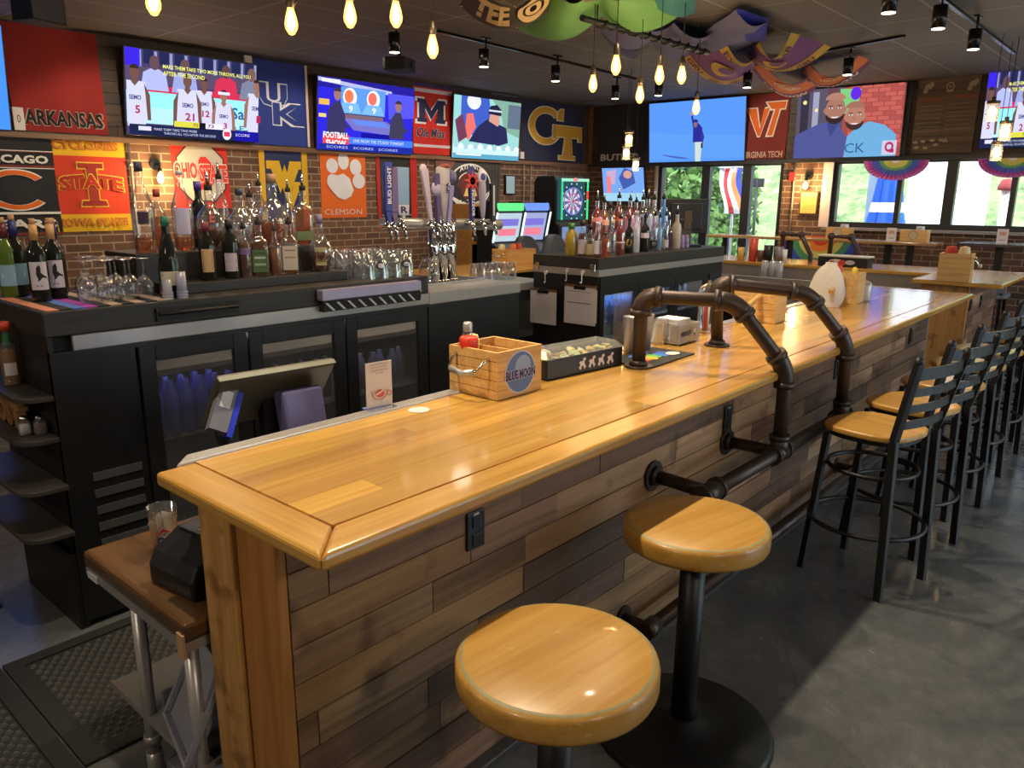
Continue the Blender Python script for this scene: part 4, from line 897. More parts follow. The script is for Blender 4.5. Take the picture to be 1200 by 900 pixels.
# tap cabinet and wet counter
t = thing('tap_cabinet', 'black cabinet with steel counter under the beer taps', 'cabinet', (3.03, YF, 0))
m = MB(); m.box(0, .80, 0, .72, 0, 1.18, BLACK); m.build('body', t, bevel=.003); m = MB(); m.box(-.003, .805, -.012, .73, 1.181, 1.25, STEEL); m.build('worktop', t, bevel=.006)
m = MB(); m.box(.05, .75, .25, .6, 1.251, 1.262, STEEL)
for k in range(12): m.box(.07+k*.056, .10+k*.056, .27, .58, 1.262, 1.264, RACK)
tag(m.build('drip_tray', loc=(3.03, YF, 0)), 'steel drip tray below the beer taps', 'tray')
t = thing('glass_counter', 'steel counter with stacked glasses between the tap cabinet and the liquor island', 'counter', (3.60, 4.12, 0))
m = MB(); m.box(0, 1.6, 0, .04, .96, 1.04, MATT); m.box(0, 1.6, .04, .60, 0, .64, MATT); m.box(0, 1.6, .5, .60, .64, 1.04, MATT); m.build('body', t); m = MB(); m.box(0, 1.6, -.01, .62, 1.04, 1.10, STEEL); m.build('worktop', t, bevel=.006)
# liquor island
t = thing('liquor_cabinet', 'black island cabinet with steel band and glass doors, covered in spirit bottles', 'cabinet', (4.90, 3.41, 0))
L = 2.07; DD = .64
m = MB(); m.box(-.01, L+.01, -.01, DD, 1.25, 1.338, BLKT); m.build('top_deck', t, bevel=.004)
m = MB(); m.box(-.012, L, -.014, DD, 1.198, 1.249, STEEL); m.build('steel_band', t)
m = MB(); m.box(0, .02, 0, DD, 0, 1.197, BLACK); m.box(L-.3, L-.001, 0, DD, 0, 1.197, BLACK); m.box(.02, L-.3, DD-.02, DD, 0, 1.197, pm('cooler_liner', srgb(196, 206, 214), .5)); m.box(.02, L-.3, .02, DD-.02, 0, .1, MATT); m.box(.02, L-.3, .02, DD-.02, 1.15, 1.197, MATT); m.box(.02, L-.3, -.011, .02, 1.11, 1.197, BLACK); m.build('carcass', t)
m = MB(); m.box(.03, L-.32, .05, DD-.03, .79, .80, STEEL); m.build('shelf', t)
for x0, x1 in ((.02, .57), (.58, 1.16), (1.17, 1.76)):
    m = MB(); f = .06
    for b in ((x0, x0+f, .1, 1.1095), (x1-f, x1, .1, 1.1095), (x0+f, x1-f, 1.05, 1.1095), (x0+f, x1-f, .1, .2)): m.box(b[0], b[1], -.012, .015, b[2], b[3], BLACK)
    d = m.build('door', t); m = MB(); m.box(x0+f, x1-f, -.002, .002, .2, 1.05, GLASS); m.build('door_glass', d)
m = MB(); m.box(L-.26, L-.03, -.01, -.001, .3, 1.1, pm('panel_grey', srgb(40, 42, 48), .35)); m.build('panel', t)
m = MB(); m.box(-.03, -.0115, .02, .64, 1.03, 1.045, BLKM); m.build('hook_rail', t)
CL = emit((150, 190, 220), .5)
m = MB(); m.box(.05, L-.35, .06, .10, 1.12, 1.14, emit((200, 225, 255), 22.0)); m.build('cooler_light', t)
def clipboard(label, q0, q1, over):
    a, b = P(*q0, 'x', 4.87), P(*q1, 'x', 4.87); t = thing('clipboard', label, 'clipboard', (4.868, (a.y+b.y)/2, b.z)); w, h = a.y-b.y, a.z-b.z
    m = MB(); m.box(0, .004, -w/2, w/2, 0, h, wood('hardboard', srgb(96, 64, 40), srgb(120, 84, 54), 'z', .6)); m.build('board', t)
    m = MB(); m.box(-.006, -.0005, -w/2+.003, w/2-.004, -.01, h-.02, paint((196, 190, 196)))
    if over: m.box(-.009, -.0065, -w/2-.012, w/2-.02, .015, h-.03, paint((206, 200, 208)))
    mp = lambda u, v, d: (-.0095-d, w/2-u*w, v*h); p = Paint(m, mp, cloth, .0004)
    for k in range(11): p.rect(.14, .84, .12+.07*k, .124+.07*k, (150, 146, 160))
    if over: p.rect(.12, .86, .52, .54, (90, 86, 100)); p.rect(.14, .86, .82, .83, (90, 86, 100))
    m.build('paper', t, recalc=False)
    m = MB(); m.box(-.014, .0, -.055, .055, h-.035, h-.012, BLKM); m.tube([(-.012, -.04, h-.012), (-.016, 0, h+.018), (-.012, .04, h-.012)], .006, BLKM, 6); m.build('clip', t)
clipboard('clipboard with one pale sheet hanging left on the liquor island', (622, 337), (652, 380), False)
clipboard('clipboard with a thick stack of printed sheets hanging right on the liquor island', (662, 332), (698, 381), True)
for q, l in (((640, 319), 'left'), ((665, 316.5), 'middle'), ((683, 319), 'right')):
    a = P(*q, 'x', 4.885); m = MB(); m.cyl((0, 0, 0), (-.012, 0, 0), .016, paint((220, 214, 210))); m.tube([(-.01, 0, 0), (-.014, 0, -.03), (-.012, 0, -.075), (-.022, 0, -.085), (-.03, 0, -.075)], .004, paint((220, 214, 210)), 6)
    tag(m.build('hook', loc=(4.886, a.y, a.z)), 'white stick-on hook on the steel band of the liquor island, the %s of three' % l, 'hook')
for q, l in (((630, 311), 'left'), ((695, 314), 'right')):
    a = P(*q, 'x', 4.88); m = MB(); m.box(-.012, 0, -.022, .022, -.03, .03, CHROME); tag(m.build('bottle_opener', loc=(4.884, a.y, a.z), bevel=.004), 'small steel plate at the %s end of the liquor island band' % l, 'opener')
# ------------------------------------------------------------------ bottles
WINE = glassy('dark_bottle_glass', (.02, .022, .018), .8, .05, .45)
AMBER = glassy('amber_liquor', (.72, .28, .05), .22, .05, .3); BROWN = glassy('dark_liquor', (.30, .09, .02), .35, .05, .3)
CLEARL = glassy('clear_liquor', (.90, .91, .95), .05, .05, .3)
def liq(rgb, body=.35): return glassy('liquor_%d_%d_%d' % tuple(rgb), srgb(*rgb), body, .05, .3)
PROF = {
 'wine': [(.0005, 0), (.036, 0), (.038, .008), (.038, .185), (.034, .213), (.019, .238), (.0145, .252), (.0145, .312)],
 'round': [(.0005, 0), (.036, 0), (.038, .006), (.038, .165), (.034, .188), (.017, .212), (.0145, .225), (.0145, .272)],
 'square': [(.0005, 0), (.037, 0), (.039, .006), (.039, .150), (.034, .168), (.018, .182), (.0145, .19), (.0145, .238)],
 'tall': [(.0005, 0), (.040, 0), (.043, .008), (.047, .185), (.044, .205), (.022, .265), (.0155, .285), (.0155, .335)],
 'decanter': [(.0005, 0), (.034, 0), (.040, .01), (.052, .07), (.054, .10), (.045, .135), (.026, .16), (.0155, .175), (.0155, .225)],
 'cone': [(.0005, 0), (.040, 0), (.042, .006), (.041, .12), (.030, .19), (.018, .24), (.0145, .26), (.0145, .30)],
 'slim': [(.0005, 0), (.029, 0), (.031, .006), (.031, .19), (.026, .215), (.0145, .235), (.013, .25), (.013, .295)],
 'jug': [(.0005, 0), (.040, 0), (.043, .006), (.043, .13), (.036, .155), (.022, .17), (.020, .19)],
}
def bottle(kind, loc, label, glass=GLASS, liquid=None, fill=.6, cap=None, lab=None, s=1.0, group=None, cat='bottle', pourer=False, name='liquor_bottle', squ=None):
    prof = [(r*s, z*s) for r, z in PROF[kind]]; top = prof[-1][1]; rn = prof[-1][0]
    yaw = math.atan2(-loc[1], -loc[0])
    squ = 7 if kind == 'square' else squ
    m = MB(); m.lathe(prof, glass, n=24, sq=squ); o = m.build(name, None, loc=loc, rz=yaw, weld=True); tag(o, label, cat, group)
    if liquid:
        zf = fill*top; pl = []
        for (r0, z0), (r1, z1) in zip(prof, prof[1:]):
            pl.append((max(.0004, r0-.0022*s), max(z0, .003)))
            if z1 >= zf: k = (zf-z0)/max(1e-6, z1-z0); pl.append((max(.0004, r0+(r1-r0)*k-.0022*s), zf)); break
        pl.append((.0004, zf)); m = MB(); m.lathe(pl, liquid, n=20, sq=squ); m.build('liquid', o, weld=True)
    if lab:
        c, z0, z1, arc = lab[:4]
        def rad(z):
            for (ra, za), (rb, zb) in zip(prof, prof[1:]):
                if za <= z <= zb and zb > za: return ra+(rb-ra)*(z-za)/(zb-za)
            return prof[-1][0]
        ra_, rb_ = rad(z0*s), rad(z1*s); rr = max(ra_, rb_)
        m = MB(); n = 8
        if squ: hw = rr*.88; m.box(rr+.0005, rr+.0016, -hw, hw, z0*s, z1*s, cloth(c))
        else: m.lathe([(ra_+.0009, z0*s), (rb_+.0009, z1*s)], cloth(c), n=10, a0=-R(arc), a1=R(arc))
        if len(lab) > 4:
            mp = (lambda u, v, d: (rr+.0018+d, (u-.5)*rr*1.7, (z0+(z1-z0)*v)*s)) if squ else (lambda u, v, d: ((rr+.0012+d)*math.cos((u-.5)*2*R(arc)), (rr+.0012+d)*math.sin((u-.5)*2*R(arc)), (z0+(z1-z0)*v)*s))
            p = Paint(m, mp, cloth, .0004); lab[4](p)
        m.build('label', o, recalc=False)
    if pourer:
        m = MB(); m.cyl((0, 0, top), (0, 0, top+.022*s), rn*1.05, MATT, n=10); m.cyl((0, 0, top+.022*s), (.006, 0, top+.07*s), .0075*s, CHROME, .004*s, n=8); m.build('pour_spout', o)
    elif cap:
        c, z0, z1, g = cap; m = MB(); m.lathe([(.0005, top+z1*s), (rn*g, top+z1*s-.001), (rn*g, top-z0*s), (.0005, top-z0*s)], paint(c, .35), n=14); m.build('cap', o)
    return o
def stripes(*cs):
    return lambda p: [p.rect(.12, .88, a, b, c) for a, b, c in cs]
def base(x, y, ax='z', v=ZK): return P(x, y, ax, v)
# wine bottles and upside-down wine glasses at the left end
def horse(p):
    p.poly([(.55, .90), (.40, .80), (.36, .55), (.44, .40), (.40, .30), (.52, .34), (.66, .44), (.86, .42), (.94, .30), (.90, .46), (.72, .54), (.60, .62), (.62, .78)], (40, 36, 40)); p.rect(.30, .62, .12, .17, (140, 130, 130))
def bluelab(p): p.rect(0, 1, .75, 1, (90, 140, 190)); p.rect(.2, .8, .4, .6, (210, 226, 236))
gold = (206, 158, 96)
for (x, y, s, lb, cp, lab, lx) in [
    (50, 354, 1.0, 'dark wine bottle with a gold capsule and white horse label, left of the front pair', gold, ((206, 198, 206), .05, .165, 52, horse), 0),
    (69, 351, 1.0, 'dark wine bottle with a gold capsule and white horse label, right of the front pair', gold, ((206, 198, 206), .05, .165, 52, horse), 0),
    (18, 346, 1.03, 'wine bottle with a navy capsule and light blue label at the left edge', (52, 58, 120), ((120, 160, 190), .05, .14, 60, bluelab), 0),
    (3, 346, 1.0, 'green wine bottle with a maroon capsule cut by the left frame edge', (96, 40, 48), ((140, 180, 206), .05, .14, 60, bluelab), 0),
    (52, 340, .98, 'dark wine bottle with a blue capsule standing behind the front pair', (46, 52, 110), None, 0)]:
    c = base(x, y); c.y = min(c.y, 3.86); o = bottle('wine', Vector((c.x, c.y, ZK+.0048)), lb, glass=WINE if x > 10 else glassy('green_glass', (.18, .30, .06), .5, .05, .8), cap=(cp, .06, .004, 1.12), lab=lab, s=s*1.0, name='wine_bottle', cat='wine bottle')
    m = MB(); top = .312*s; m.cyl((0, 0, top+.004), (0, 0, top+.028), .0115, pm('cork', srgb(190, 150, 110), .9)); m.build('cork', o)
m = MB()
cs = [(226, 150, 120), (40, 40, 44), (90, 130, 220), (180, 70, 190), (40, 40, 44), (206, 180, 160), (40, 40, 44), (196, 170, 150), (40, 40, 44), (190, 160, 150)]
for k, c in enumerate(cs): m.box(k*.048, k*.048+.046, 0, .29 if k > 7 else .55, 0, .004, pm('mat_%d' % k, srgb(*c), .8))
tag(m.build('bar_mat', loc=(1.045, 3.30, ZK+.0005)), 'striped bar mat under the wine bottles and upturned wine glasses', 'mat')
def wine_glass(loc, label, group, s=1.0):
    m = MB(); m.lathe([(.031, 0), (.036, .02), (.040, .05), (.037, .075), (.024, .098), (.008, .108), (.004, .115), (.0035, .175), (.006, .182), (.034, .187), (.035, .189), (.0005, .190)], GLASS, n=22)
    for v in range(len(m.v)): m.v[v] = tuple(q*s for q in m.v[v])
    o = m.build('wine_glass', None, loc=loc); return tag(o, label, 'wine glass', group)
g0 = None
for r_ in range(4):
    for k in range(5):
        x, y = 1.475-.030*k-.078*r_, 3.40+.072*k
        if x < 1.17 or (x < 1.30 and y > 3.47): continue
        c = Vector((x, y, ZK+.0046))
        if g0 is None: g0 = wine_glass(c, 'upside-down stemmed wine glass standing on the striped mat', 'upturned wine glasses on the striped mat', .92)
        else: o = g0.copy(); COL.objects.link(o); o.location = c
def cup_stack(loc, h, r, label, c, n=3):
    t = thing('cup_stack', label, 'cups', loc)
    m = MB(); m.lathe([(.0005, .001), (r, .001), (r*.86, h), (.0005, h)], glassy(label[:12], srgb(*c), .55, .1, .6), n=20); m.build('cup', t)
    for k in range(n): m = MB(); m.lathe([(r*1.06, .0+k*.012), (r*1.08, .004+k*.012), (r*1.03, .009+k*.012)], glassy(label[:12], srgb(*c), .55, .1, .6), n=20); m.build('cup_rim', t)
cup_stack(Vector((1.535, 3.325, ZK+.0005)), .085, .022, 'short stack of small clear plastic cups right of the wine glasses', (214, 210, 222)); cup_stack(Vector((1.60, 3.325, ZK+.0005)), .115, .023, 'taller stack of small clear plastic cups right of the wine glasses', (206, 206, 226))
z1, z2 = 1.398, 1.531
jd = stripes((.80, .88, (70, 90, 66)), (.60, .70, (190, 196, 180)), (.30, .40, (170, 180, 160)))
B1 = [  # kind, x, y, plane, label, kwargs
 ('tall', 172, 297, z2, 'tall clear spirit bottle with a small dark label, first on the riser', dict(liquid=AMBER, fill=.18, lab=((64, 50, 72), .12, .17, 28), cap=((60, 62, 84), .0, .04, 1.1), s=1.08)),
 ('tall', 218, 297, z2, 'tall clear bottle with a long lavender label, on the riser below the red flag', dict(liquid=AMBER, fill=.17, lab=((196, 190, 222), .075, .19, 40), cap=((190, 190, 200), .0, .02, 1.1), s=1.05)),
 ('decanter', 250, 297, z2, 'round-shouldered decanter bottle with dark stopper on the riser', dict(liquid=BROWN, fill=.35, pourer=True, s=1.25)),
 ('round', 190, 298, z2, 'slim bottle with a reddish cap behind the green-capped bottle', dict(liquid=AMBER, fill=.6, cap=((150, 60, 60), .01, .03, 1.2), s=.95)),
 ('decanter', 285, 296, z2, 'clear round bottle with a square stopper on the riser, left of the pair', dict(liquid=CLEARL, fill=.5, cap=((50, 56, 80), 0, .03, 1.1), s=1.15)),
 ('decanter', 297, 296, z2, 'clear fluted bottle with a silver stopper on the riser, right of the pair', dict(liquid=AMBER, fill=.3, pourer=True, s=1.1)),
 ('decanter', 323, 291, z2, 'large domed bourbon bottle with a figurine stopper on the riser', dict(liquid=AMBER, fill=.38, cap=((150, 120, 96), 0, .035, 1.1), s=1.42)),
 ('square', 358, 290, z2, 'square-shouldered amber bottle with a green lower label on the riser', dict(liquid=AMBER, fill=.7, lab=((110, 130, 90), .02, .06, 60), cap=((60, 60, 66), 0, .02, 1.2), s=1.2, pourer=True)),
 ('cone', 200, 334, ZK, 'dark green bottle with a teal cap and white label in front of the black step', dict(glass=WINE, lab=((206, 200, 180), .05, .105, 50, stripes((.65, .85, (40, 50, 40)))), cap=((40, 120, 100), .02, .02, 1.15), s=1.1)),
 ('round', 245, 323, z1, 'whiskey bottle with a dark top and framed copper label on the step', dict(glass=WINE, lab=((206, 166, 120), .04, .15, 42, stripes((.1, .9, (150, 70, 40)))), cap=((120, 40, 56), .04, .004, 1.2), s=.98)),
 ('round', 272, 320, z1, 'black bottle with a white and crimson label on the step', dict(glass=WINE, lab=((196, 180, 190), .035, .12, 45, stripes((.0, .25, (120, 40, 60)), (.5, .62, (90, 90, 120)))), cap=((26, 26, 30), .04, .004, 1.2), s=1.02)),
 ('square', 306, 319, z1, 'square whiskey bottle with a green label on the step', dict(liquid=BROWN, fill=.75, lab=((86, 112, 74), .02, .125, 60, jd), pourer=True, s=1.05)),
 ('square', 341, 317, z1, 'square whiskey bottle with a cream label on the step', dict(liquid=AMBER, fill=.3, lab=((206, 190, 170), .02, .135, 60, stripes((.8, .85, (150, 110, 90)), (.5, .56, (160, 130, 110)))), pourer=True, s=1.05)),
 ('decanter', 377, 315, z1, 'squat brown bottle with an oval cream label at the right end of the step', dict(liquid=BROWN, fill=.42, lab=((214, 196, 140), .03, .115, 34, stripes((.2, .8, (140, 120, 60)))), cap=((120, 110, 150), .0, .045, .9), s=1.1)),
]
B1 += [
 ('round', 238, 297, z2, 'dark spirit bottle with a purple cap behind the copper-label whiskey', dict(glass=WINE, lab=((70, 40, 50), .04, .14, 50), cap=((70, 60, 150), .02, .02, 1.2), s=1.12)),
 ('slim', 263, 297, z2, 'slim clear bottle with a chrome pourer behind the crimson-label bottle', dict(liquid=BROWN, fill=.55, pourer=True, s=1.15)),
 ('tall', 308, 294, z2, 'tall narrow amber bottle behind the green-label whiskey', dict(liquid=AMBER, fill=.42, pourer=True, s=.92)),
 ('round', 341, 292, z2, 'amber bottle with a clear pourer between the domed and square bottles', dict(liquid=AMBER, fill=.55, pourer=True, s=1.02)),
 ('round', 288, 320, z1, 'brown-liquor bottle with a lilac shoulder label between the black and green bottles', dict(liquid=BROWN, fill=.7, lab=((120, 96, 140), .13, .165, 60), pourer=True, s=.86)),
 ('round', 324, 318, z1, 'slim amber bottle between the two square whiskey bottles', dict(liquid=AMBER, fill=.6, pourer=True, s=.80)),
]
for k, x, y, v, lb, kw in B1: Yv = {(297, 296): 3.85, (238, 297): 3.86, (263, 297): 3.86, (308, 294): 3.85, (341, 292): 3.86, (190, 298): 3.86}.get((x, y), {z2: 3.68, z1: 3.52, ZK: 3.40}[v]); bottle(k, Vector((P(x, y, 'y', Yv).x, Yv, v+.0005)), lb, group='spirits on the left back bar', **kw)
# upturned pint glasses, and the printed ones in front
LOGO = cloth((44, 24, 44))
def pint(loc, label, group, logo=None):
    m = MB(); m.lathe([(.044, 0), (.0438, .002), (.031, .145), (.030, .148), (.0005, .148)], GLASS, n=20); m.lathe([(.041, .002), (.029, .140), (.0005, .141)], GLASS, n=20)
    o = m.build('pint_glass', None, loc=loc, rz=math.atan2(-loc[1], -loc[0])); tag(o, label, 'glass', group)
    if logo:
        m = MB(); mp = lambda u, v, d: ((.0395+d)*math.cos((u-.5)*1.6)-.0+(-.008*(v)), (.0395+d)*math.sin((u-.5)*1.6), .04+.06*v); p = Paint(m, mp, cloth, .0006); p.ell(.5, .5, .42, .36, (44, 24, 44)); p.ell(.55, .5, .26, .20, (212, 206, 220)); p.poly([(.52, .44), (.95, .44), (.95, .58), (.52, .58)], (44, 24, 44)); m.build('printed_emblem', o, recalc=False)
    return o
p0 = None
for r_ in range(4):
    for k in range(6):
        x, y = 2.66+k*.092+.03*(r_ % 2)-.02*r_, 3.37+r_*.092
        if x > 3.14 and r_ > 2: continue
        lg = r_ == 0 and k in (1, 3)
        if lg: pint(Vector((x, y, ZK+.0005 if x < 3.0 else 1.2505)), 'upturned pint glass printed with a dark oval emblem, the %s of two' % ('left' if k == 1 else 'right'), 'upturned pint glasses left of the beer taps', True); continue
        z = ZK+.0005
        if x+.044 > 3.01: continue
        if p0 is None: p0 = pint(Vector((x, y, z)), 'plain upturned pint glass in the rows left of the beer taps', 'upturned pint glasses left of the beer taps')
        else: o = p0.copy(); COL.objects.link(o); o.location = (x, y, z)
for (x, y) in [(498, 330), (508, 333)]:
    c = base(x, y, 'z', 1.251); m = MB(); m.lathe([(.030, 0), (.040, .03), (.043, .06), (.036, .10), (.02, .13), (.012, .14), (.012, .152), (.034, .158), (.0005, .160)], GLASS, n=20); tag(m.build('goblet', loc=c), 'upturned stemmed beer goblet by the tap column, the %s of two' % ('left' if x < 500 else 'right'), 'glass')
# wrap holder on the cooler front, bottle opener
a, b = P(371, 345, 'y', YF-.02), P(487, 331, 'y', YF-.02)
t = thing('straw_rail', 'lavender metal rail with black and white striped front on the cooler edge', 'rail', (a.x, YF-.02, 1.225)); w = b.x-a.x
m = MB(); m.box(0, w, -.05, -.0, .055, .11, pm('lavender_metal', srgb(170, 160, 190), .35, metal=.4)); m.build('cover', t, bevel=.006)
m = MB(); m.box(.01, w, -.04, -.0, 0, .054, RACK)
for k in range(9): q = .02+k*(w-.05)/9; m.add([(q, -.0405, .045), (q+.015, -.0405, .045), (q+.06, -.0405, .004), (q+.045, -.0405, .004)], [(0, 1, 2, 3)], paint((214, 208, 210)))
m.build('striped_front', t)
c = P(489, 342, 'y', YF-.02); m = MB(); m.box(-.02, .02, -.012, 0, -.03, .03, CHROME); m.box(-.012, .012, -.03, -.012, .005, .015, CHROME); tag(m.build('bottle_opener', loc=(c.x, YF-.019, c.z), bevel=.003), 'small wall bottle opener right of the striped rail', 'opener')
# things on the end shelves
c = P(10, 437, 'x', .96); o = bottle('round', Vector((.985, 3.62, 1.0205)), 'hot sauce bottle with red cap and green neck on the top end shelf', liquid=liq((170, 120, 80), .8), fill=.62, cap=((210, 70, 40), .012, .03, 1.5), lab=((206, 200, 196), .05, .11, 40), s=.88, name='sauce_bottle', group=None)
m = MB(); m.lathe([(.0195, .170), (.0175, .185), (.0155, .215)], paint((40, 96, 60)), n=14); m.build('neck_wrap', o)
for x, y, l, cc in ((37, 505, 'salt shaker with steel lid on the second end shelf', (214, 206, 206)), (54, 503, 'pepper shaker with steel lid on the second end shelf', (110, 92, 80))):
    jp = (.950, 3.43) if 'salt' in l else (.995, 3.39); t = thing('shaker', l, 'shaker', (jp[0], jp[1], .8505)); m = MB(); m.lathe([(.0005, 0), (.022, 0), (.023, .01), (.021, .055), (.015, .062)], GLASS, n=16, sq=5); m.build('jar', t)
    m = MB(); m.lathe([(.0005, .002), (.0195, .002), (.0195, .042), (.0005, .043)], pm('spice_%d' % cc[0], srgb(*cc), .9), n=16, sq=5); m.build('contents', t); m = MB(); m.lathe([(.016, .062), (.017, .07), (.012, .078), (.0005, .08)], CHROME, n=16); m.build('lid', t)
c = P(25, 470, 'x', .94); m = MB(); vs, fs = text_mesh('MOST', .06); xs = [a for a, b in vs]; ys = [b for a, b in vs]; X0, X1, Y0, Y1 = min(xs), max(xs), min(ys), max(ys)
Tm = lambda a, b, d: (d, .20-.40*(a-X0)/(X1-X0), .11*(b-Y0)/(Y1-Y0)); LW = wood('letter_wood', srgb(120, 84, 48), srgb(160, 118, 72), 'z', .5)
n = len(vs); m.add([Tm(a, b, -.018) for a, b in vs]+[Tm(a, b, .018) for a, b in vs], [f for f in fs]+[tuple(i+n for i in f) for f in fs], LW)
ed = {}
for f in fs:
    for i in range(len(f)): ed.setdefault(frozenset((f[i], f[(i+1) % len(f)])), []).append((f[i], f[(i+1) % len(f)]))
o_ = [v[0] for v in ed.values() if len(v) == 1]
m.add([Tm(*vs[i], -.018) for e in o_ for i in e]+[Tm(*vs[i], .018) for e in o_ for i in e], [(2*k, 2*k+1, 2*len(o_)+2*k+1, 2*len(o_)+2*k) for k in range(len(o_))], LW)
tag(m.build('wooden_letters', loc=(.972, 3.69, .8505)), 'row of cut-out wooden letters on the second end shelf', 'letters')
# ------------------------------------------------------------------ beer tap tower
TX, TY = 3.50, 3.68
t = thing('beer_tower', 'chrome beer tower with a long tap rail and many tall handles', 'beer taps', (TX, TY, 1.2512))
for dx in (-.055, .02, .095):
    m = MB(); m.cyl((dx, 0, 0), (dx, 0, .40), .036, CHROME, n=24); m.cyl((dx, 0, 0), (dx, 0, .015), .052, CHROME, n=24); m.build('column', t)
xa, xb = P(448, 262, 'y', TY).x-TX, P(585, 265, 'y', TY).x-TX
m = MB(); m.cyl((xa, 0, .38), (xb, 0, .35), .036, STEEL, n=20); m.build('tap_rail', t)
def hmat(c): return paint(c, .35)
HD = [(455, 190, 262, 'flat', (50, 56, 150), 'BUD LIGHT'), (462, 196, 262, 'flat', (112, 84, 130), None), (472, 196, 258, 'wide', (150, 160, 186), 'R'), (497, 193, 258, 'paddle', (196, 182, 206), None), (513, 203, 262, 'round', (86, 70, 120), None), (520, 195, 258, 'fat', (186, 178, 186), 'IPA'), (531, 200, 268, 'club', (150, 140, 190), None), (553, 195, 260, 'star', (52, 50, 124), 'BOSTON'), (566, 200, 258, 'oval', (168, 158, 184), None), (578, 215, 262, 'flat2', (86, 92, 120), None)]
for x, yt, yb, kd, c, tx in HD:
    b0, b1 = P(x if kd not in ('paddle', 'club') else x+(8 if kd == 'paddle' else -6), yb, 'y', TY-.09), P(x, yt, 'y', TY-.10)
    lx = b0.x-TX; zb, zt = b0.z-1.2512, b1.z-1.2512; dx = b1.x-b0.x
    m = MB(); m.tube([(lx, -.03, .365), (lx, -.09, .375), (lx, -.105, .35), (lx+.005, -.115, .29)], [.016, .016, .014, .010], CHROME, 8); m.cyl((lx, -.09, .37), (lx, -.09, zb+.01), .012, CHROME, n=10); m.build('faucet', t)
    m = MB(); h = zt-zb; y0 = -.09
    def sl(z0, z1, w0, w1, d0, mt): m.bar((lx+dx*z0, y0, zb+h*z0), (lx+dx*z1, y0, zb+h*z1), w0, d0, mt, up=(0, 1, 0), w1=w1)
    if kd == 'flat': sl(0, .2, .016, .05, .025, hmat(c)); sl(.2, 1, .05, .056, .028, hmat(c))
    elif kd == 'flat2': sl(0, .08, .016, .034, .022, hmat(c)); sl(.08, 1, .034, .034, .024, hmat((36, 38, 44))); m.box(lx+dx*.2-.012, lx+dx*.9+.012, y0-.0135, y0-.0125, zb+h*.2, zb+h*.95, hmat((196, 196, 206)))
    elif kd == 'wide': sl(0, .1, .016, .03, .022, hmat((206, 200, 206))); sl(.1, .3, .075, .085, .03, hmat((206, 200, 210))); sl(.3, 1, .085, .09, .03, hmat((130, 160, 200)))
    elif kd == 'paddle': sl(0, .3, .022, .03, .02, hmat(c)); sl(.3, .92, .03, .058, .022, hmat(c)); m.sphere((lx+dx, y0, zb+h*.93), .029, hmat(c), sy=.4)
    elif kd == 'round': sl(0, .55, .02, .036, .03, hmat(c)); m.sphere((lx+dx*.68, y0, zb+h*.70), .046, hmat((190, 180, 206)), sy=.4); sl(.75, 1, .06, .04, .03, hmat(c))
    elif kd == 'fat': m.tube([(lx+dx*k, y0, zb+h*k) for k in (0, .3, .7, .97, 1)], [.012, .026, .042, .045, .03], hmat(c), 14); m.sphere((lx+dx, y0-.02, zb+h), .034, hmat((150, 84, 66)), sz=.5)
    elif kd == 'club': sl(0, .75, .02, .04, .022, hmat(c)); m.sphere((lx+dx*.9, y0, zb+h*.9), .040, hmat((110, 106, 140)), sy=.5)
    elif kd == 'star':
        sl(0, .62, .018, .042, .026, hmat(c)); sl(.80, 1, .07, .03, .024, hmat(c)); z = zb+h*.74
        for k in range(8): q = PI*k/4; m.bar((lx+dx*.7, y0-.005, z), (lx+dx*.7+.062*math.cos(q), y0-.005, z+.062*math.sin(q)), .045, .02, hmat((196, 50, 50)), up=(0, 1, 0), w1=.008)
    else: m.tube([(lx+dx*k, y0, zb+h*k) for k in (0, .25, .6, .8)], [.010, .020, .026, .022], hmat(c), 12); m.sphere((lx+dx, y0, zb+h*.88), .040, hmat((206, 200, 216)), sy=.4, sz=1.25); m.sphere((lx+dx, y0-.01, zb+h*.88), .026, hmat((60, 60, 140)), sy=.4)
    ho = m.build('tap_handle', t, bevel=.003)
    if tx:
        m = MB(); w_ = {'BUD LIGHT': .03, 'BOSTON': .026, 'IPA': .03, 'R': .03}[tx]
        dd = .016 if kd != 'fat' else .040; lo, hi = {'BUD LIGHT': (.3, .95), 'BOSTON': (.1, .6), 'IPA': (.5, .72), 'R': (.12, .28)}[tx]
        if tx == 'R': mp = lambda u, v, d: (lx+dx*.2+(u-.5)*.06, y0-dd-d, zb+h*(lo+(hi-lo)*v))
        else: mp = lambda u, v, d: (lx+dx*(lo+(hi-lo)*u)+(.5-v)*w_*1.2, y0-dd-d, zb+h*(lo+(hi-lo)*u))
        p = Paint(m, mp, cloth, .0006); p.text(tx, .5, .5, .92, .8, (222, 218, 228) if tx != 'IPA' and tx != 'R' else (60, 54, 110), .03); m.build('lettering', t, recalc=False)
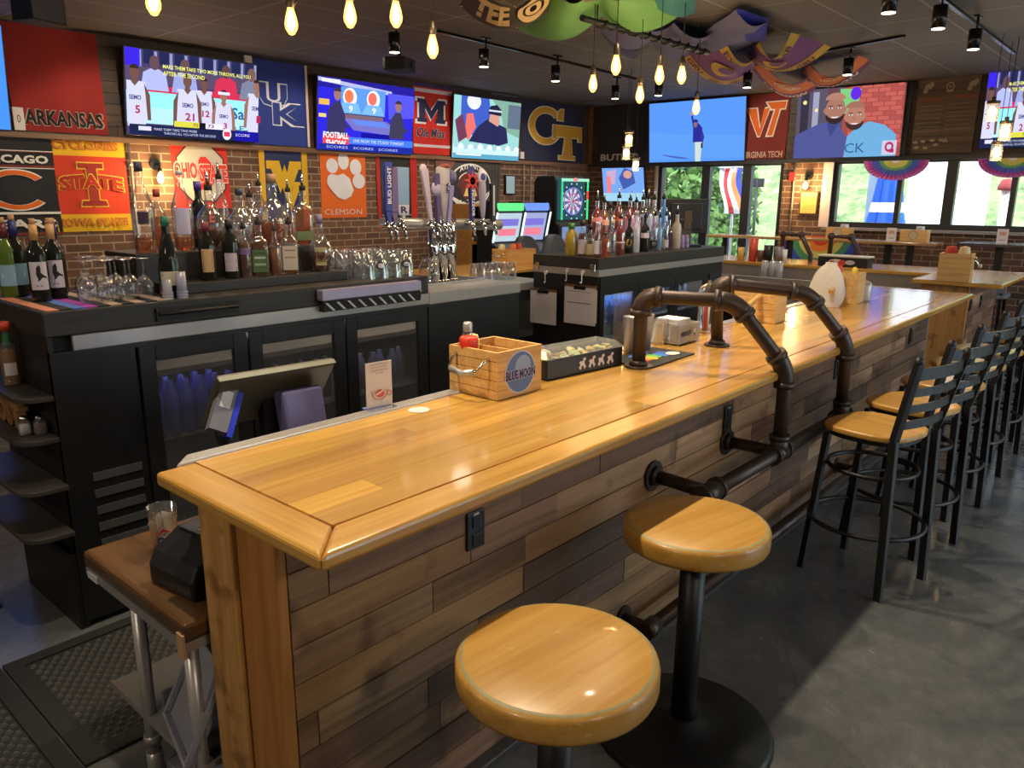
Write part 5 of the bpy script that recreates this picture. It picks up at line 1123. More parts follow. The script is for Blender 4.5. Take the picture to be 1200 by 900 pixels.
# ------------------------------------------------------------------ liquor island bottles
ZL = 1.339
m = MB(); m.box(5.30, 6.50, 3.66, 3.98, ZL+.0005, 1.44, BLKT); tag(m.build('bottle_riser', bevel=.003), 'black riser under the back row of bottles on the liquor island', 'shelf')
rd, og, pk = liq((206, 50, 40)), liq((226, 110, 50)), liq((226, 90, 110))
B2 = [
 ('jug', 669, 301, ZL, 'squat yellow juice bottle with a green top, first on the liquor island', dict(liquid=liq((226, 196, 30), .8), fill=.95, cap=((60, 130, 50), .01, .03, 1.1), s=1.15)),
 ('round', 682, 299, ZL, 'white-labelled bottle with an orange and black cap beside the yellow juice', dict(liquid=BROWN, fill=.7, lab=((206, 196, 210), .02, .14, 80), cap=((40, 32, 30), .02, .03, 1.6), s=.92)),
 ('round', 691, 302, ZL, 'small bottle with a cream label and black cap at the front of the island', dict(liquid=AMBER, fill=.3, lab=((214, 196, 166), .02, .12, 80), cap=((26, 26, 28), .02, .03, 1.6), s=.82)),
 ('slim', 699, 302, ZL, 'slim bottle with a white and navy label at the front of the island', dict(liquid=AMBER, fill=.2, lab=((206, 206, 222), .03, .15, 80, stripes((.1, .5, (40, 46, 90)))), cap=((206, 206, 216), .0, .02, 1.2), s=.85)),
 ('jug', 709, 301, ZL, 'amber round bottle with a flat dark cap near the island corner', dict(liquid=og, fill=.85, cap=((30, 28, 30), .0, .02, 1.1), s=.9)),
 ('slim', 717, 298, ZL, 'clear bottle with a silver neck behind the corner bottles', dict(liquid=CLEARL, fill=.8, cap=((180, 190, 190), .03, .02, 1.3), s=.9)),
 ('round', 726, 296, ZL, 'large red liqueur bottle with a white band at the island corner', dict(liquid=liq((176, 56, 46), .6), fill=.82, lab=((214, 190, 190), .095, .105, 100), pourer=True, s=1.05)),
 ('round', 694, 283, 1.401, 'tall bright red bottle with a pink band on the back row, leftmost', dict(liquid=rd, fill=.86, lab=((226, 150, 160), .13, .16, 100), pourer=True, s=1.05)),
 ('round', 707, 282, 1.401, 'orange bottle with a pink band on the back row', dict(liquid=og, fill=.8, lab=((230, 170, 150), .11, .15, 100), pourer=True, s=1.0)),
 ('slim', 714, 282, 1.401, 'dark-necked slim bottle on the back row beside the orange one', dict(liquid=CLEARL, fill=.7, cap=((30, 30, 36), .04, .02, 1.2), s=.9)),
 ('round', 724, 280, 1.401, 'red-orange bottle with a yellow neck and pourer on the back row', dict(liquid=liq((206, 70, 30)), fill=.84, lab=((190, 90, 60), .12, .15, 100), pourer=True, s=1.12)),
 ('round', 737, 280, 1.401, 'pink and red bottle with pourer on the back row', dict(liquid=pk, fill=.85, lab=((206, 150, 200), .05, .15, 90), pourer=True, s=1.05)),
 ('round', 744, 279, 1.401, 'crimson bottle with a lilac label on the back row', dict(liquid=liq((196, 40, 60)), fill=.84, lab=((196, 160, 206), .04, .13, 90), pourer=True, s=1.0)),
 ('round', 737, 285, ZL, 'black bottle with a gold disc label in the middle row', dict(glass=WINE, lab=((36, 32, 30), .04, .14, 80, lambda p: p.ell(.5, .5, .22, .3, (190, 150, 60))), pourer=True, s=.98)),
 ('slim', 745, 285, ZL, 'tall frosted slim bottle right of the black one', dict(glass=glassy('frosted', (.85, .87, .95), .4, .2, .5), cap=((170, 170, 196), .0, .03, 1.2), s=1.05)),
 ('round', 752, 277, 1.401, 'clear vodka bottle on the back row, leftmost of the clear group', dict(liquid=CLEARL, fill=.7, lab=((170, 180, 222), .15, .17, 90), pourer=True, s=1.08)),
 ('round', 758, 277, 1.401, 'clear vodka bottle with a silver label on the back row, middle of the clear group', dict(liquid=CLEARL, fill=.6, lab=((196, 200, 226), .05, .15, 70), pourer=True, s=1.1)),
 ('round', 765, 276, 1.401, 'clear vodka bottle with lilac label on the back row, rightmost of the clear group', dict(liquid=CLEARL, fill=.5, lab=((186, 166, 206), .05, .15, 70), pourer=True, s=1.08)),
 ('round', 755, 293, ZL, 'dark rum bottle with a slanted white label at the front', dict(glass=WINE, lab=((206, 190, 206), .11, .15, 60), pourer=True, s=1.05)),
 ('slim', 766, 292, ZL, 'white-labelled bottle with a black foot at the front', dict(liquid=CLEARL, fill=.8, lab=((40, 40, 50), .02, .09, 70, lambda p: p.ell(.5, .6, .2, .2, (190, 170, 150))), pourer=True, s=1.0)),
 ('round', 776, 276, 1.401, 'tall blue glass bottle on the back row', dict(glass=glassy('blue_glass', (.16, .42, .86), .45, .05, .8), pourer=True, s=1.1)),
 ('slim', 772, 284, ZL, 'light blue slim bottle beside the blue one', dict(glass=glassy('pale_blue', (.36, .60, .86), .4, .05, .8), pourer=True, s=.95)),
 ('slim', 779, 289, ZL, 'clear bottle with a grey square label', dict(liquid=CLEARL, fill=.6, lab=((190, 180, 190), .02, .09, 80), pourer=True, s=1.0)),
 ('round', 783, 284, ZL, 'dark-labelled bottle behind the square-label one', dict(liquid=BROWN, fill=.7, lab=((56, 40, 46), .03, .16, 80), pourer=True, s=.95)),
 ('round', 792, 288, ZL, 'frosted tall bottle with gold lettering near the right end of the island', dict(glass=glassy('frost_tan', (.74, .66, .56), .5, .2, .5), pourer=True, s=1.12)),
]
def yl(v, y): return 3.76 if v > 1.36 else (3.46 if y > 294 else 3.56)
def ipos(x, y, v):
    if v < 1.36 and x < 712: X = 4.96+.028*(x % 3); return Vector((X, P(x, y, 'x', X).y, v+.0005))
    Y = yl(v, y); return Vector((max(P(x, y, 'y', Y).x, 5.36 if v > 1.36 else 4.95), Y, (1.4405 if v > 1.36 else v+.0005)))
for k, x, y, v, lb, kw in B2: kw['s'] = kw.get('s', 1)*(1.12 if v > 1.36 else 1.0); bottle(k, ipos(x, y, v), lb, group='spirits on the liquor island', **kw)
for k, x in enumerate((799, 804)): cup_stack(base(x, 290, 'z', ZL), .115, .025, 'lilac %s stack of plastic cups at the right end of the liquor island' % ('left', 'right')[k], (190, 166, 222))
c = base(690, 297, 'z', ZL); m = MB(); m.box(-.0, .1, -.07, .07, 0, .015, MATT); tag(m.build('bar_tray', loc=(c.x-.02, 3.88, ZL+.0005), bevel=.005), 'flat black tray at the left end of the liquor island top', 'tray')
# register monitor at the end of the liquor island
c = P(838, 292, 'z', ZL); t = thing('register_monitor', 'black register monitor seen from behind at the right end of the liquor island', 'monitor', (6.70, 3.68, ZL+.0005), R(-50))
m = MB(); m.box(-.14, .14, -.11, .11, 0, .02, BLACK); m.build('foot', t, bevel=.005); m = MB(); m.bar((0, .03, .02), (0, .0, .26), .12, .04, pm('grey_bracket', srgb(92, 86, 78), .5)); m.build('stand', t)
m = MB(); m.box(-.21, .21, .0, .035, .12, .44, BLACK); m.box(-.15, .15, -.018, .0, .16, .40, BLACK); m.build('screen_back', t, bevel=.006)
m = MB(); m.box(-.02, .05, -.03, -.018, .16, .33, pm('brown_plate', srgb(74, 62, 48), .5)); m.build('cover_plate', t)
# bottles inside the coolers
def can(loc, c, label, group, h=.15, r=.032):
    m = MB(); m.lathe([(.0005, 0), (r*.9, 0), (r, .008), (r, h*.72), (r*.5, h*.9), (r*.45, h), (.0005, h)], paint(c, .3), n=14); return tag(m.build('bottle', loc=loc), label, 'bottle', group)
k0 = None
for (zz, n_, c, x0, y0, h) in ((.7355, 6, (70, 80, 190), 1.45, 3.36, .25), (.7355, 5, (60, 66, 130), 1.47, 3.45, .25)):
    for k in range(n_):
        if k0 is None: k0 = can(Vector((x0+k*.07, y0, zz)), c, 'tall blue bottle behind the left glass door of the back bar cooler', 'blue bottles in the left cooler', h)
        else: o = k0.copy(); COL.objects.link(o); o.location = (x0+k*.07, y0, zz)
o = bottle('wine', Vector((1.50, 3.38, .0805)), 'wine bottle with a yellow neck low behind the left cooler door', glass=WINE, cap=((206, 160, 40), .06, .004, 1.15), name='wine_bottle', cat='wine bottle', s=1.35)
k1 = None
for k in range(7):
    loc = Vector((2.02+k*.075, 3.40+.03*(k % 2), .7355))
    if k1 is None: k1 = can(loc, (52, 44, 40), 'dark beer bottle behind the middle glass door', 'dark bottles in the cooler', .22)
    else: o = k1.copy(); COL.objects.link(o); o.location = loc
k2 = None
for k in range(6):
    loc = Vector((2.56+k*.07, 3.40+.03*(k % 2), .7355))
    if k2 is None: k2 = can(loc, (120, 120, 140), 'grey bottle on the upper shelf behind the right glass door', 'grey bottles in the right cooler', .2)
    else: o = k2.copy(); COL.objects.link(o); o.location = loc
k3 = None
for k in range(7):
    loc = Vector((2.48+k*.065, 3.42, .0805))
    if k3 is None: k3 = can(loc, (92, 70, 40), 'brown bottle on the cooler floor behind the right glass door', 'brown bottles in the right cooler', .24)
    else: o = k3.copy(); COL.objects.link(o); o.location = loc
k4 = None
for r_ in range(2):
    for k in range(8):
        loc = Vector((5.03+k*.072, 3.50+r_*.09, .8005))
        if k4 is None: k4 = can(loc, (86, 150, 226), 'light blue bottle behind the first glass door of the liquor island', 'light blue bottles in the liquor island cooler', .2)
        else: o = k4.copy(); COL.objects.link(o); o.location = loc
k5 = None
for k in range(10):
    loc = Vector((5.62+k*.1, 3.55, .8005))
    if k5 is None: k5 = can(loc, (120, 128, 140), 'grey bottle behind the farther glass doors of the liquor island', 'grey bottles in the liquor island cooler', .2)
    else: o = k5.copy(); COL.objects.link(o); o.location = loc
k6 = None
for k in range(9):
    loc = Vector((3.95+k*.09, 4.25, .6405))
    if k6 is None: k6 = can(loc, (130, 60, 40), 'reddish bottle on the low shelf left of the clipboards', 'bottles on the low shelf by the clipboards', .22)
    else: o = k6.copy(); COL.objects.link(o); o.location = loc
q0 = None
for k in range(9):
    loc = Vector((4.66+(k % 5)*.092, 4.40+.095*(k//5), 1.1005))
    if q0 is None: q0 = pint(loc, 'small clear glass upturned on the steel counter left of the clipboards', 'glasses on the steel counter')
    else: o = q0.copy(); COL.objects.link(o); o.location = loc
# ------------------------------------------------------------------ arcade machines by the left wall
def arcade(label, qx, glow, scr, y=6.95):
    c = P(qx, 300, 'y', y); t = thing('arcade_machine', label, 'arcade machine', (c.x, y, 0), R(-10)); w = .25
    pr = [(-.35, 0), (.35, 0), (.35, 1.0), (.30, 1.62), (.22, 1.72), (-.02, 1.72), (-.10, 1.60), (.02, 1.18), (-.30, 1.05), (-.35, .95)]
    m = MB()
    for s in (-w, w-.03): m.prism(pr, lambda u, v, h: (h, u, v), s, s+.03, MATT)
    m.prism([(-.33, .02), (.33, .02), (.33, 1.0), (.28, 1.6), (.2, 1.70), (0, 1.70), (-.06, 1.60), (.04, 1.18), (-.28, 1.04), (-.33, .95)], lambda u, v, h: (h, u, v), -w+.031, w-.031, pm('cabinet_grey', srgb(60, 66, 78), .4)); m.build('cabinet', t)
    m = MB(); mp = lambda u, v, d: ((u-.5)*.42, .035-.095*v-d, 1.20+.37*v); p = Paint(m, mp, emit, .002); p.rect(0, 1, 0, 1, scr); p.rect(.1, .9, .55, .8, (120, 110, 200)); p.rect(.15, .85, .2, .45, (226, 120, 140)); m.build('screen', t, recalc=False)
    m = MB(); m.box(-.22, .22, -.09, -.062, 1.60, 1.70, emit(glow, 1.3)); m.build('marquee', t, bevel=.03, seg=3)
    m = MB()
    for s in (-.245, .225): m = MB(); m.bar((s+.01, .0, 1.19), (s+.01, -.10, 1.58), .02, .02, emit((210, 226, 226), 1.5)); m.build('side_light', t)
    m = MB(); m.box(-.21, .21, -.31, -.08, 1.045, 1.07, pm('control_panel', srgb(70, 74, 84), .4))
    for k in range(4): m.cyl((-.15+k*.1, -.2, 1.07), (-.15+k*.1, -.2, 1.085), .018, RED, n=10)
    m.build('control_panel', t)
arcade('arcade machine with a green-lit top, right of the beer taps', 594, (90, 220, 120), (176, 196, 206)); arcade('arcade machine with a blue-lit top, beside the dart machine', 624, (96, 130, 240), (150, 160, 200))
c = P(664, 300, 'y', 7.05); t = thing('dart_machine', 'tall electronic dart machine with a green-lit round target', 'dart machine', (c.x, 7.05, 0), R(-8))
m = MB(); pr = [(-.14, 0), (.42, 0), (.42, 2.0), (.34, 2.08), (-.0, 2.08), (-.06, 2.02), (-.06, 1.42), (-.14, 1.38)]
m.prism(pr, lambda u, v, h: (h, u, v), -.30, .30, MATT); m.build('cabinet', t, bevel=.02)
m = MB(); mp = lambda u, v, d: ((u-.5)*.56, -.062-d, 1.46+.58*v); p = Paint(m, mp, emit, .002); p.rect(0, 1, 0, 1, (40, 76, 84)); p.ell(.5, .45, .40, .39, (46, 60, 96), 40)
for k in range(20):
    a0 = 18*k; p.poly([(.5+.33*math.cos(R(a0)), .45+.33*math.sin(R(a0))), (.5+.33*math.cos(R(a0+18)), .45+.33*math.sin(R(a0+18))), (.5, .45)], (196, 200, 216) if k % 2 else (90, 96, 140))
p.ring(.5, .45, .34, .34, .03, (120, 120, 190)); p.ring(.5, .45, .2, .2, .03, (196, 90, 130)); p.ell(.5, .45, .04, .04, (206, 60, 70))
for k in range(14): q = R(360*k/14); p.ell(.5+.44*math.cos(q), .45+.43*math.sin(q), .02, .02, (200, 236, 220))
p.rect(.0, .07, 0, 1, (60, 200, 130)); p.rect(.93, 1, 0, 1, (60, 220, 140)); p.rect(.93, 1, .5, .7, (230, 60, 60)); p.rect(0, 1, .93, 1, (150, 226, 190)); p.ell(.5, .97, .08, .05, (240, 120, 140))
m.build('target_face', t, recalc=False)
m = MB(); mp = lambda u, v, d: ((u-.5)*.5, -.142-d, 1.0+.36*v); p = Paint(m, mp, emit, .002); p.rect(0, 1, 0, 1, (110, 132, 170)); p.rect(.1, .9, .5, .54, (70, 86, 130)); p.rect(.3, .6, .1, .4, (86, 104, 150)); m.build('score_panel', t, recalc=False)
GREYP = pm('grey_plastic', srgb(66, 72, 82), .5)
for q, l in (((622, 305), 'left'), ((655, 305), 'right')):
    c = P(*q, 'y', 6.3); t = thing('bar_chair', 'dark grey moulded seat back in front of the arcade machines, the %s of two' % l, 'bar chair', (c.x, 6.3, 0), R(160))
    m = MB(); n = 10; vs = []
    for i in range(n+1):
        u = -1+2*i/n
        for v in (0, .5, 1): vs.append((u*.24*(1-.25*v*v), -.2+.08*u*u, .80+.50*v*(1-.25*u**4)))
    m.add(vs, [(i*3+j, i*3+j+1, i*3+j+4, i*3+j+3) for i in range(n) for j in range(2)], GREYP, True); o = m.build('backrest', t); s = o.modifiers.new('thick', 'SOLIDIFY'); s.thickness = .03
    m = MB(); m.lathe([(.0005, .72), (.22, .72), (.24, .75), (.22, .78), (.0005, .79)], GREYP, n=24); m.build('seat', t)
    for k in range(4): m = MB(); q = R(45+90*k); m.bar((.24*math.cos(q), .24*math.sin(q), 0), (.13*math.cos(q), .13*math.sin(q), .72), .03, .03, BLKM); m.build('leg', t)
# wooden hutch against the left wall behind the taps
c = P(558, 275, 'y', 7.6); t = thing('wood_hutch', 'open wooden hutch against the left wall seen behind the tap column', 'hutch', (c.x-.02, 7.56, 0)); LH = wood('hutch_pine', srgb(150, 104, 56), srgb(190, 140, 80), 'x', .5)
m = MB()
for b in ((-.34, -.31, 0, 1.68), (.31, .34, 0, 1.68)): m.box(b[0], b[1], -.2, .3, b[2], b[3], LH)
for z in (.1, .75, 1.15, 1.45, 1.65): m.box(-.31, .31, -.2, .28, z, z+.03, LH)
m.box(-.31, .31, .28, .3, 0, 1.68, MATT); m.build('carcass', t)
for k in range(6): m = MB(); m.lathe([(.0005, 0), (.06, 0), (.075, .05), (.06, .06), (.0005, .06)], paint((180, 180, 190)), n=14); tag(m.build('bowl', loc=(c.x-.2+.18*(k % 3), 7.55, 1.1805 if k < 3 else .7805)), 'grey bowl inside the wooden hutch', 'bowl', 'bowls in the wooden hutch')
# ------------------------------------------------------------------ things on the bar tops
CRATE = wood('crate_pine', srgb(196, 146, 82), srgb(226, 182, 116), 'x', .5, grain=1.2)
CRATEL = wood('crate_pine_light', srgb(206, 160, 96), srgb(236, 196, 130), 'x', .5, grain=1.2)
def caddy(label, corner, rz, w, d, h, emblem=None, handle='bail', mat=CRATE, slats=True):
    """open wooden box caddy, corner at the origin, w along x, d along y"""
    t = thing('wooden_caddy', label, 'caddy', corner, rz)
    k = .012; m = MB(); n = 5
    for i in range(n):
        z0, z1 = h*i/n+.0008, h*(i+1)/n-.0016
        m.box(0, w, 0, k, z0, z1, mat); m.box(0, w, d-k, d, z0, z1, mat); m.box(0, k, k, d-k, z0, z1, mat); m.box(w-k, w, k, d-k, z0, z1, mat)
    m.box(k, w-k, k, d-k, .002, .012, mat); m.box(.002, w-.002, .002, .008, .0, h-.003, mat); m.box(.002, w-.002, d-.008, d-.002, 0, h-.003, mat)
    m.build('crate_body', t)
    m = MB(); m.box(w*.45, w*.45+.006, k, d-k, .013, h-.01, mat); m.build('divider', t)
    if emblem == 'disc':
        m = MB(); mp = lambda u, v, q: (w*.5+(u-.5)*.17, -q, h*.5+(v-.5)*.17); p = Paint(m, mp, cloth, .0007); p.ell(.5, .5, .5, .48, (206, 206, 214), 36); p.ell(.5, .5, .47, .45, (96, 122, 176), 36); p.ell(.58, .62, .26, .25, (150, 170, 206), 24)
        p.text('BLUE MOON', .5, .46, .98, .22, (60, 52, 110), .05, arch=.0, shear=0, out=(226, 222, 226)); m.build('emblem', t, recalc=False)
    if emblem == 'round':
        m = MB(); mp = lambda u, v, q: (w*.5+(u-.5)*.12, -q, h*.55+(v-.5)*.12); p = Paint(m, mp, cloth, .0007); p.ell(.5, .5, .5, .5, (196, 176, 140), 30); p.ring(.5, .5, .45, .45, .06, (110, 130, 150)); m.build('emblem', t, recalc=False)
    if handle == 'bail':
        m = MB(); m.tube([(-.004, d*.5-.085, h*.86), (-.03, d*.5-.08, h*.76), (-.055, d*.5-.07, h*.60), (-.062, d*.5, h*.53), (-.055, d*.5+.07, h*.60), (-.03, d*.5+.08, h*.76), (-.004, d*.5+.085, h*.86)], .006, CHROME, 8); m.build('wire_handle', t)
        m = MB(); m.tube([(-.0565, d*.5-.06, h*.585), (-.062, d*.5, h*.53), (-.0565, d*.5+.06, h*.585)], .012, STEEL, 8); m.build('grip', t)
    return t
# the near caddy: long printed side toward the stools
c0 = P(583, 470, 'z', ZT+.001); c1 = P(634, 456, 'z', ZT); c2 = P(531, 456, 'z', ZT)
w = (c1-c0).length; d = (c2-c0).length; rz = math.atan2(c1.y-c0.y, c1.x-c0.x)
hC = P(583, 414, 'y', c0.y).z-ZT
caddy('wooden caddy with a round blue disc and swing handle, nearest on the bar', (c0.x, c0.y, ZT+.0012), rz, w, d, hC, 'disc')
Rz = Matrix.Rotation(rz, 3, 'Z')
def incad(u, v, z): return c0+Rz @ Vector((u*w, v*d, 0))+Vector((0, 0, z-c0.z))
def soft(label, loc, c, s, name, cat, bump=True):
    m = MB(); m.sphere((0, 0, s*.5), s, paint(c, .4), 18, 10, 1.25, 1.0, .55); return tag(m.build(name, loc=loc), label, cat)
q = incad(.14, .72, ZT+.014); t = thing('ketchup_bottle', 'red ketchup bottle lying capped in the near wooden caddy', 'bottle', q); m = MB(); m.lathe([(.0005, 0), (.030, 0), (.032, .01), (.032, hC-.03), (.036, hC-.02), (.036, hC+.012), (.030, hC+.022), (.0005, hC+.024)], paint((206, 52, 30), .35), n=20); m.build('body', t)
q = incad(.22, .82, ZT+.014); t = thing('pepper_shaker', 'glass pepper shaker with steel lid standing in the near caddy', 'shaker', q); m = MB(); m.lathe([(.0005, 0), (.020, 0), (.020, hC+.025), (.017, hC+.035)], GLASS, n=16); m.build('jar', t); m = MB(); m.lathe([(.0005, .002), (.017, .002), (.017, hC+.0), (.0005, hC+.001)], pm('pepper', srgb(120, 100, 76), .9), n=16); m.build('contents', t); m = MB(); m.lathe([(.018, hC+.034), (.019, hC+.06), (.015, hC+.07), (.0005, hC+.072)], STEEL, n=16); m.build('lid', t)
q = incad(.36, .86, ZT+.014); m = MB(); m.lathe([(.0005, 0), (.026, 0), (.028, .01), (.028, hC-.01), (.022, hC+.015), (.0005, hC+.022)], paint((226, 206, 120), .45), n=18); tag(m.build('mustard_bottle', loc=q), 'pale yellow mustard bottle in the near caddy', 'bottle')
for k, (u, v) in enumerate(((.62, 1.22), (.88, 1.25))):
    q = incad(u, v, ZT+.0012); m = MB(); m.lathe([(.040, .15), (.038, .148), (.031, .01), (.0005, .008), (.0005, 0), (.034, 0), (.041, .15)], GLASS, n=20); tag(m.build('pint_glass', loc=q), 'clear glass standing behind the near caddy, the %s of two' % ('left', 'right')[k], 'glass')
# garnish tray
a = P(641, 447, 'z', ZT+.001); b = P(729, 428, 'z', ZT); e = P(735, 412, 'z', ZT); w = (b-a).length; d = .16; rz = math.atan2(b.y-a.y, b.x-a.x)
t = thing('garnish_tray', 'long black garnish tray with a clear lid and four white figures', 'tray', (a.x, a.y, ZT+.0012), rz)
hT = .085; m = MB(); m.box(0, w, 0, d, 0, .006, MATT); m.box(0, w, 0, .006, .006, hT, BLACK); m.box(0, w, d-.006, d, .006, hT, BLACK); m.box(0, .006, .006, d-.006, .006, hT, BLACK); m.box(w-.006, w, .006, d-.006, .006, hT, BLACK); m.build('box', t, bevel=.003)
m = MB(); mp = lambda u, v, q: (u*w, -q, v*hT); p = Paint(m, mp, cloth, .0006)
for k in range(4):
    x = .44+.125*k; f = lambda pts: [(x+px*.05, .5+py*.32) for px, py in pts]
    p.poly(f([(-.9, -.6), (-.5, -.1), (-.8, .3), (-.3, .5), (.1, .4), (.3, .9), (.8, 1), (1, .6), (.6, .5), (.6, .0), (1, -.5), (.6, -.9), (.3, -.3), (-.1, -.3), (-.3, -.9)]), (216, 208, 200))
m.build('printed_figures', t, recalc=False)
m = MB()
for k in range(1, 5): m.box(w*k/5-.002, w*k/5+.002, .007, d-.007, .006, hT-.01, paint((40, 40, 42)))
m.build('divider', t)
PL = glassy('lid_plastic', (.96, .97, .94), .16, .12, .5)
m = MB(); m.add([(.0, -.004, hT+.001), (w, -.004, hT+.001), (w, d+.004, hT+.001), (0, d+.004, hT+.001), (.02, .03, hT+.028), (w-.02, .03, hT+.028), (w-.02, d-.02, hT+.028), (.02, d-.02, hT+.028)], [(4, 5, 6, 7), (0, 1, 5, 4), (1, 2, 6, 5), (2, 3, 7, 6), (3, 0, 4, 7)], PL); m.build('lid', t)
random.seed(3); li = 0
for k in range(26):
    u, v = random.uniform(.03, w-.03), random.uniform(.025, d-.025); c = random.choice([(216, 206, 130), (196, 206, 110), (206, 160, 40), (220, 214, 170), (206, 190, 60)])
    T_ = Matrix.Rotation(random.uniform(-.6, .6), 4, 'X') @ Matrix.Rotation(random.uniform(0, 6), 4, 'Z'); m = MB(); m.lathe([(.0005, 0), (.022, 0), (.024, .004), (.022, .008), (.0005, .008)], paint(c, .5), n=12, a0=0, a1=PI*1.2, T=T_)
    tag(m.build('fruit_slice', loc=Vector((a.x, a.y, ZT+.066+.008*(k % 3)))+Matrix.Rotation(rz, 3, 'Z') @ Vector((u, v, 0))), 'citrus slice in the covered garnish tray', 'fruit slice', 'citrus slices in the garnish tray')
# table tent and coaster
a, b = P(429, 484, 'z', ZT), P(461, 477, 'z', ZT); c = (a+b)/2
t = thing('table_tent', 'white table card printed with a red cup on the back edge of the bar', 'table card', (c.x, c.y, ZT+.0075), math.atan2(b.y-a.y, b.x-a.x)); w = (b-a).length*.92; h = P(444, 423, 'y', c.y).z-ZT-.01
m = MB(); m.box(-w/2, w/2, -.002, .002, .006, h, paint((216, 206, 204))); mp = lambda u, v, q: ((u-.5)*w, -.0021-q, .006+v*h); p = Paint(m, mp, cloth, .0004)
for k in range(4): p.text(('NEW BRUNCH MENU', 'JOIN US EVERY', 'SUNDAY FROM TEN', 'TIL TWO')[k], .5, .92-.065*k, .68 if k < 3 else .3, .032, (150, 110, 104))
p.ring(.5, .32, .32, .17, .03, (190, 120, 110), 180, 360); p.rect(.17, .83, .325, .34, (190, 120, 110)); p.ring(.86, .27, .10, .06, .03, (190, 120, 110)); p.ell(.5, .29, .17, .085, (206, 90, 80)); p.poly([(.36, .25), (.64, .33), (.6, .36), (.34, .29)], (226, 206, 200))
m.build('card', t, recalc=False); m = MB(); m.box(-w/2, w/2, -.03, .03, 0, .004, GLASS); m.box(-w/2, w/2, .003, .006, .004, .06, GLASS); m.build('stand', t)
c = P(491, 481, 'z', ZT); m = MB(); m.lathe([(.0005, 0), (.038, 0), (.038, .002), (.0005, .0021)], paint((226, 222, 210), .8), n=32); tag(m.build('coaster', loc=(c.x, c.y, ZT+.0012)), 'small round white coaster lying on the bar behind the table card', 'coaster')
# bar mat with coloured print, steel shakers, napkin holder
a, b, e = P(771, 430, 'z', ZT), P(817, 412, 'z', ZT), P(690, 404, 'z', ZT); w = .60; rz = R(2)
t = tag(MB().box(-.52, .0, 0, .20, 0, .006, RACK).build('bar_mat'), 'black rubber bar mat with a coloured print by the first pipe post', 'mat'); bpy.data.objects.remove(t)
m = MB(); m.box(0, .42, 0, .24, 0, .006, RACK); mp = lambda u, v, q: (u*.42, v*.24, .006+q); p = Paint(m, mp, cloth, .0004)
for k, c in enumerate(((214, 70, 40), (226, 110, 40), (226, 170, 50), (110, 170, 70), (60, 120, 190), (50, 90, 170))): p.ell(.2+.11*k, .42+.04*(k % 2), .07, .16, c)
p.ell(.8, .3, .1, .13, (226, 220, 190)); p.ell(.45, .72, .2, .1, (60, 90, 170))
tag(m.build('bar_mat', loc=(a.x-.06, a.y+.0, ZT+.0012), rz=rz, recalc=False), 'black rubber bar mat with a coloured print by the first pipe post', 'mat')
for k, (x, y) in enumerate(((738, 425), (752, 420))):
    q = P(x, y, 'z', ZT); q = Vector((q.x+.05, 1.96-.03*k, 0)); q = Vector((P(x, 425, 'y', 1.96).x, 1.955, ZT+.0012)); m = MB(); m.lathe([(.044, .175), (.042, .175), (.032, .004), (.0005, .003), (.0005, 0), (.034, 0), (.045, .177)], STEEL, n=24); tag(m.build('shaker_tin', loc=q), 'steel shaker tin behind the first pipe post, the %s of two' % ('left', 'right')[k], 'shaker tin')
a, b = P(795, 406, 'z', ZT), P(832, 396, 'z', ZT); w = .21; rz = math.atan2(b.y-a.y, b.x-a.x)
t = thing('napkin_holder', 'silver napkin holder with printed side and a tall stack of white napkins', 'napkin holder', (a.x, a.y, ZT+.0075), rz); hN = .095; d = .155
SILV = pm('silver_plastic', srgb(172, 166, 158), .4, metal=.4)
m = MB(); m.box(-.0, w, 0, d, 0, .006, SILV); m.box(0, w, 0, .005, .006, hN, SILV); m.box(0, w, d-.005, d, .006, hN, SILV); m.box(w-.005, w, .005, d-.005, .006, hN, SILV)
m.box(0, .005, .005, .052, .006, hN, SILV); m.box(0, .005, d-.052, d-.005, .006, hN, SILV); m.build('holder', t, bevel=.002)
m = MB(); mp = lambda u, v, q: (u*w, -q, v*hN); p = Paint(m, mp, cloth, .0006); p.text('ABSOLUT', .33, .52, .5, .26, (50, 50, 96), .03); p.ell(.74, .60, .05, .12, (226, 220, 210)); p.rect(.715, .765, .32, .45, (70, 60, 60)); m.build('lettering', t, recalc=False)
m = MB()
for k in range(22): g = random.uniform(-.003, .003); m.box(.012+g, .128+g, .012, d-.012, .008+k*.0052, .0125+k*.0052, paint((226, 222, 226), .9))
m.build('napkins', t)
q = P(827, 392, 'z', ZT); q = Vector((P(829, 380, 'y', 1.97).x, 1.97, ZT+.0012))
t = thing('straw_jar', 'lidded glass jar of red and white straws behind the napkin holder', 'jar', q)
m = MB(); m.lathe([(.0005, .002), (.05, .002), (.056, .02), (.056, .20), (.05, .215)], GLASS, n=24); m.build('jar', t)
m = MB(); m.lathe([(.056, .214), (.06, .225), (.05, .25), (.025, .265), (.012, .27), (.014, .283), (.0005, .287)], GLASS, n=24); m.build('lid', t)
for k in range(9):
    r_ = random.uniform(0, .036); g = random.uniform(0, 6); m = MB(); m.cyl((r_*math.cos(g), r_*math.sin(g), .006), (r_*.9*math.cos(g+.2), r_*.9*math.sin(g+.2), .20), .004, paint((206, 50, 46) if k % 2 else (226, 216, 212)), n=7); tag(m.build('straw', loc=q), ('red' if k % 2 else 'white')+' straw inside the lidded glass jar', 'straw', ('red' if k % 2 else 'white')+' straws in the jar')
